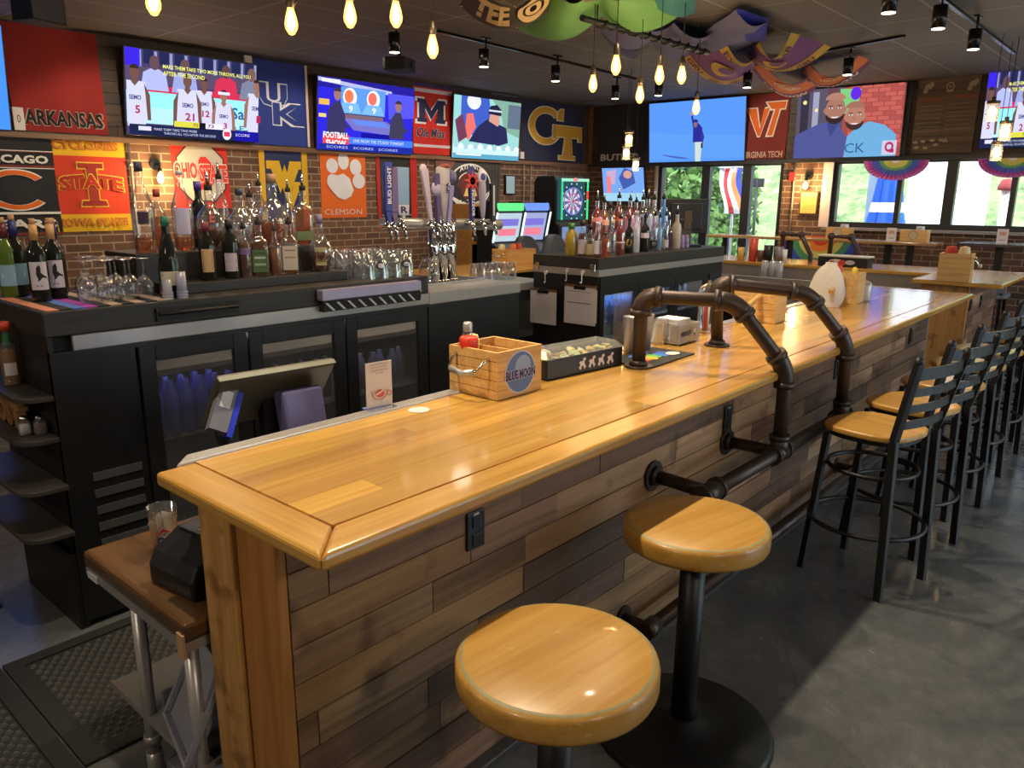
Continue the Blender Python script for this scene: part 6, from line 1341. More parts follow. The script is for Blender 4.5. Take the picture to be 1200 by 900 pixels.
for k, (x, yy) in enumerate(((772, 1.98), (783, 1.965))):
    q = Vector((P(x, 395, 'y', yy).x, yy, ZT+.0012)); m = MB(); m.lathe([(.040, .13), (.038, .13), (.030, .008), (.0005, .006), (.0005, 0), (.032, 0), (.041, .131)], GLASS, n=20); o = m.build('pint_glass', loc=q); tag(o, 'glass beside the napkin holder, the %s of two' % ('left', 'right')[k], 'glass')
# pale crates farther along
def crate(label, q, ytop, w, d, items):
    a = P(*q, 'z', ZT); h = P(q[0], ytop, 'y', a.y).z-ZT
    t = caddy(label, (a.x-w*.0, a.y, ZT+.0012), R(4), w, d, h, None, None, CRATEL)
    m = MB(); m.cyl((-.30, d*.5-.03, h*.50), (-.012, d*.5-.03, h*.82), .016, CRATE, n=12); m.build('wooden_handle', t); return a, h
a2, h2 = crate('pale slatted wooden crate beyond the pipe rail', (908, 380), 342, .18, .26, None)
a3, h3 = crate('pale slatted wooden crate farther down the bar beside the white towel', (1003, 357), 322, .20, .26, None)
q = a3+Vector((.06, .17, .013)); m = MB(); m.lathe([(.0005, 0), (.035, 0), (.037, h3-.02), (.03, h3+.03), (.0005, h3+.04)], paint((214, 70, 40), .4), n=16); tag(m.build('ketchup_bottle', loc=q), 'red ketchup bottle in the farther pale crate', 'bottle')
q = a3+Vector((.15, .08, .013)); m = MB(); m.lathe([(.0005, 0), (.022, 0), (.022, h3+.0), (.01, h3+.02), (.0005, h3+.02)], paint((226, 190, 60), .4), n=16); tag(m.build('mustard_bottle', loc=q), 'yellow mustard bottle in the farther pale crate', 'bottle')
q = a3+Vector((.10, .22, .013)); m = MB(); m.lathe([(.0005, 0), (.022, 0), (.022, h3+.02), (.016, h3+.045), (.0005, h3+.05)], paint((220, 214, 206), .4), n=16); tag(m.build('salt_shaker', loc=q), 'white shaker in the farther pale crate', 'shaker')
q = a3+Vector((.28, .06, 0)); q.z = ZT+.0012; t = thing('glass_caddy', 'square glass jar with a dark stopper right of the farther pale crate', 'jar', q); m = MB(); m.lathe([(.0005, 0), (.055, 0), (.058, .01), (.058, .12), (.05, .135), (.016, .15), (.014, .17)], glassy('tan_glass', (.8, .74, .62), .5, .1, .6), n=24, sq=6); m.build('jar', t, rz=R(40)); m = MB(); m.cyl((0, 0, .17), (0, 0, .19), .016, MATT); m.build('stopper', t)
# white towel draped over the crate's handle
q = P(955, 362, 'z', ZT); q = Vector((a3.x-.20, a3.y+.14, ZT+.0012)); m = MB(); n = 22; vs = []; hh = P(955, 311, 'y', q.y).z-ZT
for i in range(n+1):
    z = hh*i/n
    for j in range(n):
        t_ = 2*PI*j/n; r_ = .105*max(.12, math.sin(PI*min(1, .22+.78*i/n)))**.55*(1+.13*math.sin(3*t_+z*8)+.06*math.sin(7*t_-z*15)); vs.append((r_*.62*math.cos(t_)+.10*(z/hh-.5)*.9, r_*1.1*math.sin(t_), z))
m.add(vs, [(i*n+j, i*n+(j+1) % n, (i+1)*n+(j+1) % n, (i+1)*n+j) for i in range(n) for j in range(n)]+[tuple(range(n*n, n*n+n))], pm('white_towel', srgb(206, 200, 194), .95, bump=.3, scale=60), True)
tag(m.build('towel', loc=q), 'crumpled white bar towel standing against the farther pale crate', 'towel')
# ------------------------------------------------------------------ register screen behind the bar
YP = 2.27; a, b = P(256, 440, 'y', YP), P(389, 418, 'y', YP); c = (a+b)/2; w = (b-a).length; 
t = thing('underbar_counter', 'dark work counter behind the near end of the bar under the register', 'counter'); m = MB(); m.box(1.36, 6.4, 2.09, 2.48, .84, .87, STEEL); m.build('worktop', t); m = MB(); m.box(1.40, 6.4, 2.12, 2.44, 0, .839, MATT); m.build('body', t)
t = thing('register_screen', 'touch register tilted back and seen from behind the near bar edge', 'register', (c.x+.02, YP+.03, .8705), R(-4))
TL = R(38); Tm = Matrix.Translation((0, .0, c.z-.8705-.022)) @ Matrix.Rotation(TL, 4, 'X')
OLV = pm('olive_grey_plastic', srgb(70, 64, 48), .45)
m = MB(); m.box(-w/2, w/2, -.012, .02, -.25, .0, OLV, T=Tm); m.build('screen_shell', t, bevel=.008); m = MB(); m.box(-w/2+.012, w/2-.012, .0205, .023, -.25, -.01, emit((60, 90, 160), .4), T=Tm); m.build('screen', t)
m = MB(); m.box(-w/2, w/2, -.013, .006, .0005, .004, pm('pale_edge', srgb(110, 110, 92), .5), T=Tm); m.build('top_edge', t)
m = MB(); m.bar((.03, .10, .0), (.03, .10, c.z-.8705-.12), .12, .05, BLACK); m.build('stand', t, bevel=.008)
PURP = pm('blue_grey_plastic', srgb(92, 86, 128), .45)
m = MB(); T2 = Matrix.Translation((.075, -.05, .0)) @ Matrix.Rotation(R(-12), 4, 'X'); m.box(-.075, .085, -.012, .06, .0, .27, PURP, T=T2); m.build('power_box', t, bevel=.012)
m = MB(); T3 = Matrix.Translation((-w/2-.015, -.0, .19)) @ Matrix.Rotation(R(-25), 4, 'X') @ Matrix.Rotation(R(30), 4, 'Y'); m.box(-.03, .03, -.02, .02, -.02, .15, pm('grey_reader', srgb(112, 110, 122), .4), T=T3); m.box(.031, .05, -.02, .02, -.03, .13, pm('blue_reader', srgb(30, 50, 190), .4), T=T3); m.box(-.018, .018, -.0215, -.0202, .06, .12, paint((206, 206, 210)), T=T3); m.build('card_reader', t, bevel=.006)
m = MB(); m.tube([(-w/2-.01, .0, .18), (-w/2+.02, .03, .10), (-w/2+.08, .05, .04), (-.05, .04, .02)], .02, BLACK, 8); m.build('reader_arm', t)
m = MB(); m.tube([(-.02, -.02, .11), (-.06, -.05, .12), (-.09, -.06, .08), (-.05, -.05, .02)], .007, BLACK, 8); m.build('cable', t)
# ------------------------------------------------------------------ steel work table with wood-look top
t = thing('work_table', 'small steel-legged table with a brown wood-look top left of the bar end', 'table'); ZW = .70
WT = wood('table_laminate', srgb(70, 48, 30), srgb(112, 80, 50), 'y', .22, coat=.4, grain=.5)
m = MB(); m.box(.80, 1.30, 1.835, 2.50, ZW-.055, ZW, WT); m.build('tabletop', t, bevel=.012)
m = MB(); m.box(.803, 1.295, 1.84, 2.495, ZW-.085, ZW-.056, STEEL); m.build('rim_frame', t); m = MB(); m.box(.795, .802, 1.835, 1.87, ZW-.10, ZW-.03, paint((190, 150, 110))); m.build('corner_guard', t); m = MB(); m.box(.797, .8025, 2.40, 2.47, ZW-.082, ZW-.06, paint((196, 200, 206))); m.build('edge_sticker', t)
for x, y in ((.835, 2.21), (.835, 1.88), (1.25, 2.44), (1.25, 1.88)):
    m = MB(); m.cyl((x, y, .0), (x, y, ZW-.086), .020, STEEL, n=16); m.cyl((x, y, .13), (x, y, .16), .026, STEEL, n=16); m.cyl((x, y, 0), (x, y, .10), .024, STEEL, n=16); m.build('leg', t)
m = MB(); m.box(.82, 1.28, 1.86, 2.46, .215, .235, STEEL); m.build('lower_shelf', t)
ALU = pm('dull_aluminium', srgb(170, 170, 182), .45, metal=.5)
T1 = Matrix.Translation((.835, 2.0, .245)) @ Matrix.Rotation(R(-14), 4, 'Z') @ Matrix.Rotation(R(26), 4, 'Y')
m = MB(); m.box(-.01, .01, -.13, .13, .0, .28, ALU, T=T1)
for b in ((-.03, -.01, -.14, .14, .0, .012), (-.03, -.01, -.14, .14, .268, .28), (-.03, -.01, -.14, -.128, .012, .268), (-.03, -.01, .128, .14, .012, .268)): m.box(*b, ALU, T=T1)
tag(m.build('sheet_pan', bevel=.003), 'small steel sheet pan leaning under the brown table', 'pan')
m = MB(); m.box(.87, 1.17, 1.90, 2.20, .2355, .245, ALU); m.box(.87, 1.17, 1.90, 1.91, .245, .30, ALU); m.box(.87, 1.17, 2.19, 2.20, .245, .30, ALU); m.box(1.16, 1.17, 1.91, 2.19, .245, .30, ALU); tag(m.build('steel_tray', bevel=.003), 'steel tray lying on the lower shelf under the brown table', 'tray')
m = MB(); m.box(.86, 1.2, 1.90, 2.2, .0, .05, ALU); tag(m.build('floor_pan', bevel=.006), 'steel pan on the floor below the brown table', 'pan')
p = P(172, 672, 'z', ZW)
t = thing('receipt_printer', 'rounded black receipt printer on the brown table beside the bar end', 'printer', (1.0, 2.04, ZW+.0005), R(6)); m = MB()
m.prism([(-.14, 0), (.12, 0), (.12, .11), (.06, .145), (-.04, .145), (-.12, .10), (-.14, .06)], lambda u, v, h: (u, h, v), -.11, .11, BLACK); m.build('case', t, bevel=.012); m = MB(); m.box(-.05, .06, -.085, .085, .1455, .150, pm('printer_lid', srgb(40, 40, 44), .25)); m.build('lid', t, bevel=.004); m = MB()
for k in range(3): m.box(-.03+.012*k, -.026+.012*k, -.02, .02, .1502, .1507, paint((160, 190, 140)))
m.build('print_marks', t); m = MB(); m.box(.05, .10, -.07, .07, .12, .19, pm('blue_label_roll', srgb(70, 80, 150), .5)); m.build('paper_roll', t)
q = P(180, 632, 'z', ZW); q = Vector((.975, 2.30, ZW+.0008)); t = thing('pint_glass', 'printed pint glass stuffed with paper slips on the brown table', 'glass', q); m = MB(); m.lathe([(.044, .150), (.042, .149), (.032, .008), (.0005, .006), (.0005, 0), (.034, 0), (.045, .151)], GLASS, n=24); m.build('glass', t)
yw = math.atan2(-q.y, -q.x); m = MB(); mp = lambda u, v, d: ((.0395+.006*v+d)*math.cos(yw+(u-.5)*1.5), (.0395+.006*v+d)*math.sin(yw+(u-.5)*1.5), .03+.07*v); p = Paint(m, mp, cloth, .0005); p.poly([(.1, .62), (.5, .9), (.9, .62), (.7, .66), (.5, .75), (.3, .66)], (190, 60, 50)); p.text('OU', .5, .3, .7, .4, (60, 60, 150), .05); m.build('printed_emblem', t, recalc=False)
for k in range(5):
    m = MB(); Tk = Matrix.Rotation(R(-14+7*k), 4, 'Y') @ Matrix.Rotation(R(40*k), 4, 'Z'); m.box(-.018, .018, -.001, .001, .012, .115+.012*(k % 2), paint((214, 206, 196), .9), T=Tk); tag(m.build('paper_slip', loc=q), 'paper slip standing in the printed pint glass', 'paper', 'paper slips in the printed glass')
# ------------------------------------------------------------------ rubber floor mats
def rubber_mat(label, x0, x1, y0, y1, rim=.06):
    t = thing('floor_mat', label, 'mat', ((x0+x1)/2, (y0+y1)/2, 0)); cx, cy = (x0+x1)/2, (y0+y1)/2; W_, D_ = (x1-x0)/2, (y1-y0)/2
    m = MB(); m.prism([(-W_, -D_), (W_, -D_), (W_, D_), (-W_, D_)], lambda u, v, h: (u, v, h), .0, .005, RACK)
    for b in ((-W_, W_, -D_, -D_+rim), (-W_, W_, D_-rim, D_), (-W_, -W_+rim, -D_+rim, D_-rim), (W_-rim, W_, -D_+rim, D_-rim)): m.box(*b, .005, .012, RACK)
    m.build('base', t)
    m = MB(); i = 0; px, py = .040, .027; y = -D_+rim+.01; RB2 = pm('mat_nubs', srgb(74, 74, 70), .5); BR = [(.014*math.cos(R(a)), .0085*math.sin(R(a))) for a in range(0, 360, 45)]
    while y < D_-rim-.005:
        x = -W_+rim+.02+(px/2 if i % 2 else 0)
        while x < W_-rim-.015:
            v0 = [(x+u, y+v, .005) for u, v in BR]+[(x+u*.55, y+v*.55, .015) for u, v in BR]
            m.add(v0, [(k, (k+1) % 8, 8+(k+1) % 8, 8+k) for k in range(8)]+[tuple(range(8, 16))], RB2); x += px
        y += py; i += 1
    m.build('nubs', t)
rubber_mat('studded black rubber mat beside the brown table', .70, 2.2, 2.42, 3.23)
rubber_mat('studded black rubber mat at the lower left corner of the frame', -.35, .69, 2.2, 3.22)
rubber_mat('studded black rubber mat on the floor left of the cooler end shelves', -.2, .85, 3.75, 4.9)
# ------------------------------------------------------------------ window-side things
def pipes(label, x, y, z0):
    t = thing('pipe_rail', label, 'rail', (x, y, z0)); m = MB(); m.tube([(0, 0, 0), (0, 0, .30), (.0, -.22, .30), (-.03, -.36, .08), (-.03, -.36, -.28)], .028, PIPE, 12); m.build('arch_pipe', t)
    m = MB(); m.cyl((0, 0, 0), (0, 0, .01), .06, PIPE); m.build('flange', t)
    for q in ((0, 0, .30), (0, -.22, .30)): m = MB(); m.sphere(q, .042, PIPE); m.build('elbow', t)
for q, l in (((914, 318), 'left'), ((970, 318), 'right')):
    c = P(*q, 'x', 9.15); pipes('dark pipe arch on the window-side counter, the %s of two' % l, 9.15, c.y, ZT+.0005)
c = P(960, 313, 'z', ZT); t = thing('garnish_tray', 'black box tray with printed front and pale lid on the window-side counter', 'tray', (8.7, (P(958, 310, 'x', 8.7).y+P(1016, 310, 'x', 8.7).y)/2, ZT+.0005)); w = abs(P(958, 310, 'x', 8.7).y-P(1016, 310, 'x', 8.7).y)
m = MB(); m.box(0, .2, -w/2, w/2, 0, .10, BLACK); m.build('box', t, bevel=.004); m = MB(); m.box(-.005, .205, -w/2-.01, w/2+.01, .1005, .118, paint((206, 200, 180))); m.build('lid', t, bevel=.005)
m = MB(); mp = lambda u, v, d: (-d, w/2-u*w, v*.10); p = Paint(m, mp, cloth, .001); p.ell(.38, .5, .16, .3, (206, 196, 190)); p.ell(.5, .45, .08, .3, (200, 70, 60)); p.ell(.66, .5, .1, .25, (190, 180, 190)); p.ell(.3, .45, .05, .2, (200, 90, 70)); m.build('print', t, recalc=False)
def tube_cup(label, px, py, r, h, c, name, X=8.75, z=ZT, cat='cup'):
    q = P(px, py, 'x', X); m = MB(); m.lathe([(.0005, 0), (r*.85, 0), (r, h), (r*.9, h), (.0005, h*.96)], paint(c, .4), n=18); return tag(m.build(name, loc=(X, q.y, z+.0006)), label, cat)
tube_cup('tall red cup stack on the window-side counter', 882, 300, .055, .26, (206, 74, 56), 'cup_stack'); tube_cup('short yellow cup left of the red stack', 868, 303, .04, .15, (226, 180, 90), 'cup'); tube_cup('black canister on the window-side counter', 900, 303, .055, .19, (30, 30, 34), 'canister', cat='canister'); tube_cup('grey steel canister right of the black one', 912, 305, .05, .18, (130, 120, 120), 'canister', cat='canister'); tube_cup('brown patterned jar between the red stack and black canister', 891, 304, .045, .13, (110, 70, 60), 'jar', cat='jar')
tube_cup('white cup stack right of the grey canister', 919, 304, .03, .15, (216, 216, 222), 'cup_stack')
for k, (x, c) in enumerate(((857, (150, 150, 160)), (868, (90, 60, 50)), (880, (150, 150, 160)), (890, (110, 40, 40)), (905, (160, 160, 170)), (935, (90, 90, 96)))):
    q = P(x, 322, 'x', 8.05); m = MB(); m.lathe([(.0005, 0), (.034, 0), (.036, .15), (.016, .19), (.013, .26), (.0005, .262)], paint(c, .25), n=14); tag(m.build('liquor_bottle', loc=(8.05, q.y, .6405)), 'bottle in the speed rail, '+('first', 'second', 'third', 'fourth', 'fifth', 'last')[k]+' from the left', 'bottle', 'bottles in the speed rail')
for k, x in enumerate((895, 904, 912)):
    q = P(x, 330, 'x', 8.3); cup_stack(Vector((8.3, q.y, .9005)), .22, .04, 'stack of clear cups on the steel station, the %s of three' % ('left', 'middle', 'right')[k], (206, 206, 210))
# caddy and papers on the corner counter
a = P(1126, 332, 'z', ZT); t = caddy('wooden condiment caddy with a hanging wire on the far counter by the windows', (8.1, 1.50, ZT+.0012), R(95), .26, .22, .25, 'round', 'bail')
q0_ = Vector((8.1, 1.5, 0))
for dx, dy, c, l, nm, ct in ((-.11, .07, (226, 200, 150), 'cream napkin roll in the caddy on the far counter', 'napkin_roll', 'napkin'), (-.09, .18, (200, 60, 50), 'red squeeze bottle in the caddy on the far counter', 'ketchup_bottle', 'bottle')):
    m = MB(); m.lathe([(.0005, 0), (.045, 0), (.048, .25), (.04, .29), (.0005, .30)], paint(c, .6), n=16); tag(m.build(nm, loc=(8.1+dx, 1.5+dy, ZT+.0135)), l, ct)
m = MB(); m.box(-.10, .10, -.07, .07, 0, .003, paint((226, 214, 190), .8)); q = P(1108, 327, 'z', ZT); tag(m.build('paper_menu', loc=(7.99, 1.66, ZT+.0015), rz=R(20)), 'pale paper sheet lying at the end of the far counter', 'paper')
q = P(598, 312, 'z', ZT); t = caddy('wooden caddy on the far side of the island behind the beer taps', (q.x-.02, 5.45, ZT+.0012), R(-4), .42, .25, .17, None, 'bail')
for dx, c, l in ((.08, (226, 210, 150), 'cream jar in the caddy behind the beer taps'), (.26, (226, 120, 60), 'orange bottle in the caddy behind the beer taps'), (.35, (206, 60, 46), 'red bottle in the caddy behind the beer taps')):
    m = MB(); m.lathe([(.0005, 0), (.036, 0), (.038, .16), (.03, .20), (.0005, .21)], paint(c, .5), n=14); tag(m.build('condiment_bottle', loc=(q.x-.02+dx, 5.62-.005, ZT+.0135)), l, 'bottle')
# high tables and drink rail by the windows
def high_table(label, x, y, w, d, z, legs, mt):
    t = thing('high_table', label, 'table', (x, y, 0)); m = MB(); m.box(-d/2, d/2, -w/2, w/2, z-.035, z, mt); m.build('tabletop', t, bevel=.006)
    for l in legs:
        m = MB(); m.bar((0, l, .0), (0, l, z-.036), .07, .07, BLKM); m.build('post', t); m = MB(); m.cyl((0, l, 0), (0, l, .02), .24, BLKM, n=24); m.build('base', t)
XR = 10.35
TOPW = wood('rail_wood', srgb(140, 104, 62), srgb(186, 146, 92), 'y', .25, coat=.5)
y0, y1 = P(836, 277, 'x', XR).y, P(1102, 281, 'x', XR).y; zR = P(960, 279, 'x', XR).z
high_table('long wooden drink rail table along the far windows', XR, (y0+y1)/2, y0-y1, .42, zR, [P(x, 290, 'x', XR).y-(y0+y1)/2 for x in (1041, 1067, 925, 850)], TOPW)
DKT = pm('dark_tabletop', srgb(70, 62, 66), .2)
y0, y1 = P(1128, 284, 'x', XR).y, P(1128, 284, 'x', XR).y-1.1; high_table('dark high table by the rightmost window', XR, (y0+y1)/2, 1.1, .6, P(1170, 285, 'x', XR).z, [P(1172, 290, 'x', XR).y-(y0+y1)/2], DKT)
for x, y, l in ((1046, 281, 'white menu card on the drink rail'), (1176, 284, 'white menu card on the dark high table')):
    q = P(x, 275, 'x', XR); w = .11; m = MB(); m.box(-.003, .003, -w/2, w/2, 0, .16, paint((220, 210, 214))); m.box(-.03, .03, -w/2, w/2, 0, .004, paint((200, 200, 206))); mp = lambda u, v, d: (-.0035-d, w/2-u*w, v*.16); p = Paint(m, mp, cloth, .0005); p.rect(.2, .8, .55, .8, (200, 160, 140)); p.rect(.2, .8, .2, .25, (150, 140, 150)); tag(m.build('menu_card', loc=(XR-.05, q.y, (zR if x < 1100 else P(1170, 285, 'x', XR).z)+.0006), recalc=False), l, 'card')
for x, l in ((981, 'wooden caddy with napkins on the left part of the drink rail'), (1070, 'wooden caddy with napkins on the right part of the drink rail')):
    q = P(x, 272, 'x', XR); t = caddy(l, (XR+.02, q.y+.15, zR+.0012), R(-90), .30, .16, .14, 'round', None)
    m = MB()
    for k in range(6): m.box(.17+.012*k, .176+.012*k, .02, .14, .014, .18, paint((220, 216, 214)))
    m.build('napkins', t)
LOWG = pm('seat_grey', srgb(110, 112, 122), .5)
for k, (x, w, c) in enumerate(((1018, .3, BLACK), (1052, .36, LOWG), (1082, .3, BLACK), (1140, .34, LOWG), (1172, .26, LOWG))):
    q = P(x, 312, 'x', 10.0); w = .25; t = thing('window_stool', 'low-backed stool at the window tables, number %s from the left' % ('one', 'two', 'three', 'four', 'five')[k], 'stool', (9.95, q.y, 0)); m = MB(); m.box(-.17, .17, -w/2, w/2, .74, .78, c); m.build('seat', t, bevel=.01); m = MB(); m.box(-.17, -.14, -w/2, w/2, .80, 1.0, c); m.box(-.16, -.15, -w/2+.03, -w/2+.06, .78, .80, BLKM); m.box(-.16, -.15, w/2-.06, w/2-.03, .78, .80, BLKM); m.build('backrest', t, bevel=.01)
    for sx in (-.14, .14):
        for sy in (-1, 1): m = MB(); m.bar((sx*1.1, sy*(w/2-.02), 0), (sx, sy*(w/2-.05), .74), .03, .03, BLKM); m.build('leg', t)
# ------------------------------------------------------------------ hanging bulbs
def bulb_mat():
    m, nt, out = nodes('amber_bulb_glass'); t = N(nt, 'BsdfTransparent'); t.inputs[0].default_value = (1, .9, .66, 1)
    e = N(nt, 'Emission'); e.inputs[0].default_value = (1, .52, .13, 1); e.inputs[1].default_value = 3.0
    x = N(nt, 'MixShader'); x.inputs[0].default_value = .62; nt.links.new(t.outputs[0], x.inputs[1]); nt.links.new(e.outputs[0], x.inputs[2]); nt.links.new(x.outputs[0], out.inputs[0]); return m
BULB = bulb_mat(); FIL = emit((255, 232, 170), 9.0); BRASS = pm('aged_socket', srgb(92, 80, 68), .4, metal=.7)
def pendant(label, loc, zc=ZC, s=1.0, light=6):
    t = thing('pendant_bulb', label, 'pendant lamp', loc)
    m = MB(); m.lathe([(.0005, -.075*s), (.014*s, -.070*s), (.029*s, -.045*s), (.032*s, -.025*s), (.027*s, .005*s), (.017*s, .04*s), (.014*s, .05*s)], BULB, n=18); m.build('bulb', t)
    m = MB(); m.lathe([(.0005, -.058*s), (.012*s, -.05*s), (.020*s, -.03*s), (.017*s, .0), (.008*s, .035*s), (.0005, .04*s)], FIL, n=12); m.build('filament', t)
    m = MB(); m.lathe([(.018*s, .048*s), (.021*s, .052*s), (.021*s, .085*s), (.017*s, .092*s), (.016*s, .11*s), (.008*s, .118*s), (.0005, .12*s)], BRASS, n=16); m.cyl((.021*s, 0, .06*s), (.034*s, 0, .085*s), .004*s, BRASS, n=6); m.build('socket', t)
    m = MB(); m.cyl((0, 0, .115*s), (0, 0, zc-loc[2]), .0028, MATT, n=6); m.build('cord', t)
    L = bpy.data.lights.new('bulb_light', 'POINT'); L.energy = light; L.color = (1, .68, .32); L.shadow_soft_size = .05; o = bpy.data.objects.new('bulb_light', L); COL.objects.link(o); o.location = Vector(loc)+Vector((0, 0, -.10*s))
YB = 3.1
nm = [((341, 22), 2.62, 'first full bulb from the left'), ((410, 14), 2.66, 'second full bulb from the left'), ((464, 14), 2.68, 'third bulb from the left, above the blue studio screen'), ((507, 52), 2.60, 'bulb hanging low on a long cord left of the drooping banners'),
      ((695, 96), 2.62, 'bulb right of the corner flag, leftmost of the middle cluster'), ((722, 74), 2.63, 'second bulb of the middle cluster'), ((750, 109), 2.55, 'third and lower bulb of the middle cluster'), ((773, 86), 2.62, 'fourth bulb of the middle cluster'), ((799, 86), 2.66, 'fifth bulb of the middle cluster'), ((816, 124), 2.56, 'lowest bulb, in front of the blue pitcher screen'), ((179, -3), 2.62, 'bulb cut by the top frame edge above the basketball screen'), ((30, 4), 2.66, None)]
for q, z, l in nm:
    if l: pendant('glowing teardrop '+l, P(q[0], q[1], 'z', z))
def cage(label, loc):
    t = thing('cage_pendant', label, 'pendant lamp', loc); s = .075
    m = MB(); m.sphere((0, 0, -.01), .034, emit((255, 226, 160), 14.0), sz=1.4); m.build('bulb', t)
    m = MB(); m.lathe([(.052, -.09), (.052, .06)], glassy('shade_glass', (1, .93, .80), .12, .05, .5), n=4); m.build('glass_shade', t)
    m = MB(); m.cyl((0, 0, .06), (0, 0, .085), .055, BRASS, n=12); m.cyl((0, 0, .085), (0, 0, .12), .018, BRASS); m.build('cap', t); m = MB(); m.cyl((0, 0, .12), (0, 0, ZC-loc[2]), .003, MATT, n=6); m.build('cord', t)
    L = bpy.data.lights.new('cage_light', 'POINT'); L.energy = 4; L.color = (1, .7, .36); L.shadow_soft_size = .03; o = bpy.data.objects.new('cage_light', L); COL.objects.link(o); o.location = Vector(loc)+Vector((0, 0, -.13))
for q, l in (((737, 162), 'top'), ((734, 178), 'left lower'), ((745, 192), 'lowest')): cage('small lit glass box pendant in front of the near-black corner flag, the %s one' % l, P(q[0], q[1], 'y', {'top': 5.2, 'left lower': 5.45, 'lowest': 5.7}[l]))
for q, l in (((1163, 130), 'top'), ((1178, 153), 'right'), ((1168, 177), 'lowest')): cage('small lit glass box pendant before the right-hand screen, the %s one' % l, P(q[0], q[1], 'x', {'top': 8.4, 'right': 8.65, 'lowest': 8.9}[l]))
# ------------------------------------------------------------------ track lighting
LENS = emit((255, 236, 200), 6.0); BLUEM = pm('head_black', srgb(20, 20, 24), .25, metal=.3)
def head(label, q, s=1.0, z=3.02, aim=(0, 0, -1), power=0, lit=True):
    c = P(q[0], q[1], 'z', z); t = thing('track_spotlight', label, 'spotlight', c); h = .15*s
    m = MB(); m.cyl((0, 0, -h/2), (0, 0, h/2), .047*s, BLUEM, n=24); m.build('can', t)
    m = MB(); m.cyl((0, 0, -h/2-.003), (0, 0, -h/2+.001), .041*s, LENS if lit else CHROME, n=24); m.build('lens', t)
    m = MB(); m.cyl((.03, 0, h/2), (.03, 0, ZC-.035-z), .010, BLUEM, n=8); m.box(-.03, .09, -.02, .02, ZC-.035-z, ZC-.022-z, BLUEM); m.build('stem', t)
    return c
hd = [((567, 68), 'left of the drooping black and tan banner'), ((651, 86), 'below the green banner'), ((721, 108), 'behind the second bulb of the middle cluster'), ((772, 104), 'behind the fourth bulb of the middle cluster'), ((462, 50), 'above the blue studio screen'), ((876, 94), 'left of the orange banners'), ((994, 78), 'in front of the orange banner'), ((1043, 0), 'cut by the top edge right of centre'), ((1101, 20), 'blue-lit, near the top right'), ((1142, 46), 'blue-lit, rightmost on its track')]
for q, l in hd: head('black cylinder track spotlight, '+l, q)
def track(label, q0, q1):
    a, b = P(*q0, 'z', ZC-.0115), P(*q1, 'z', ZC-.0115); m = MB(); m.bar(a, b, .034, .022, BLUEM); tag(m.build('light_track'), label, 'light track')
track('black ceiling track running behind the bulbs towards the corner', (510, 36), (745, 92)); track('black ceiling track at the top right carrying the blue-lit spotlights', (1088, -14), (1188, 62)); track('black ceiling track crossing above the two-men screen', (860, 80), (1060, 42))
# black pipe fixture that carries the middle cluster
a, b = P(682, 21, 'z', 3.05), P(830, 62, 'z', 3.05); t = thing('pipe_fixture', 'black wire-wrapped pipe under the banners holding the middle bulbs', 'ceiling fixture', a); m = MB(); m.cyl((0, 0, 0), b-a, .022, BLKM); m.build('pipe', t)
m = MB(); n = 60; m.tube([(b-a)*(i/n)+Vector((0, .035*math.sin(i*1.3), .03*math.cos(i*1.3))) for i in range(6, n)], .007, MATT, 6); m.build('wrapped_wire', t)
for k in (.1, .9): m = MB(); m.cyl((b-a)*k, (b-a)*k+Vector((0, 0, ZC-3.05-.001)), .006, MATT, n=8); m.build('hanger', t)
# speakers, vents, projector on the ceiling
c = P(45, 10, 'z', 3.1); m = MB(); m.box(-.14, .14, -.10, .10, -.10, .10, MATT); m.box(-.13, .13, -.104, -.10, -.09, .09, pm('grille', srgb(60, 58, 70), .4)); m.cyl((0, 0, .10), (0, 0, .118), .03, MATT); tag(m.build('ceiling_speaker', loc=c, rz=R(20), bevel=.008), 'dark box speaker under the ceiling above the red flag', 'speaker')
c = P(468, 76, 'z', 3.05); t = thing('projector', 'black ceiling projector between the bulbs and the studio screen', 'projector', c, R(25)); m = MB(); m.box(-.14, .14, -.12, .12, -.06, .06, MATT); m.build('case', t, bevel=.015); m = MB(); m.cyl((0, 0, .06), (0, 0, ZC-3.05), .02, MATT); m.build('mount', t); m = MB(); m.cyl((.05, -.12, 0), (.05, -.135, 0), .03, BLACK); m.build('lens', t)
for q, l in (((582, 113), 'slim grey ceiling vent left of the corner flag'), ((700, 122), 'dark square ceiling vent in front of the corner')):
    c = P(*q, 'z', ZC-.02); m = MB(); m.box(-.28, .28, -.14, .14, 0, .019, pm('vent_frame', srgb(86, 92, 104), .5))
    for k in range(6): m.box(-.25, .25, -.12+.042*k, -.10+.042*k, -.008, 0, pm('vent_frame', srgb(86, 92, 104), .5))
    tag(m.build('ceiling_vent', loc=c), l, 'vent')
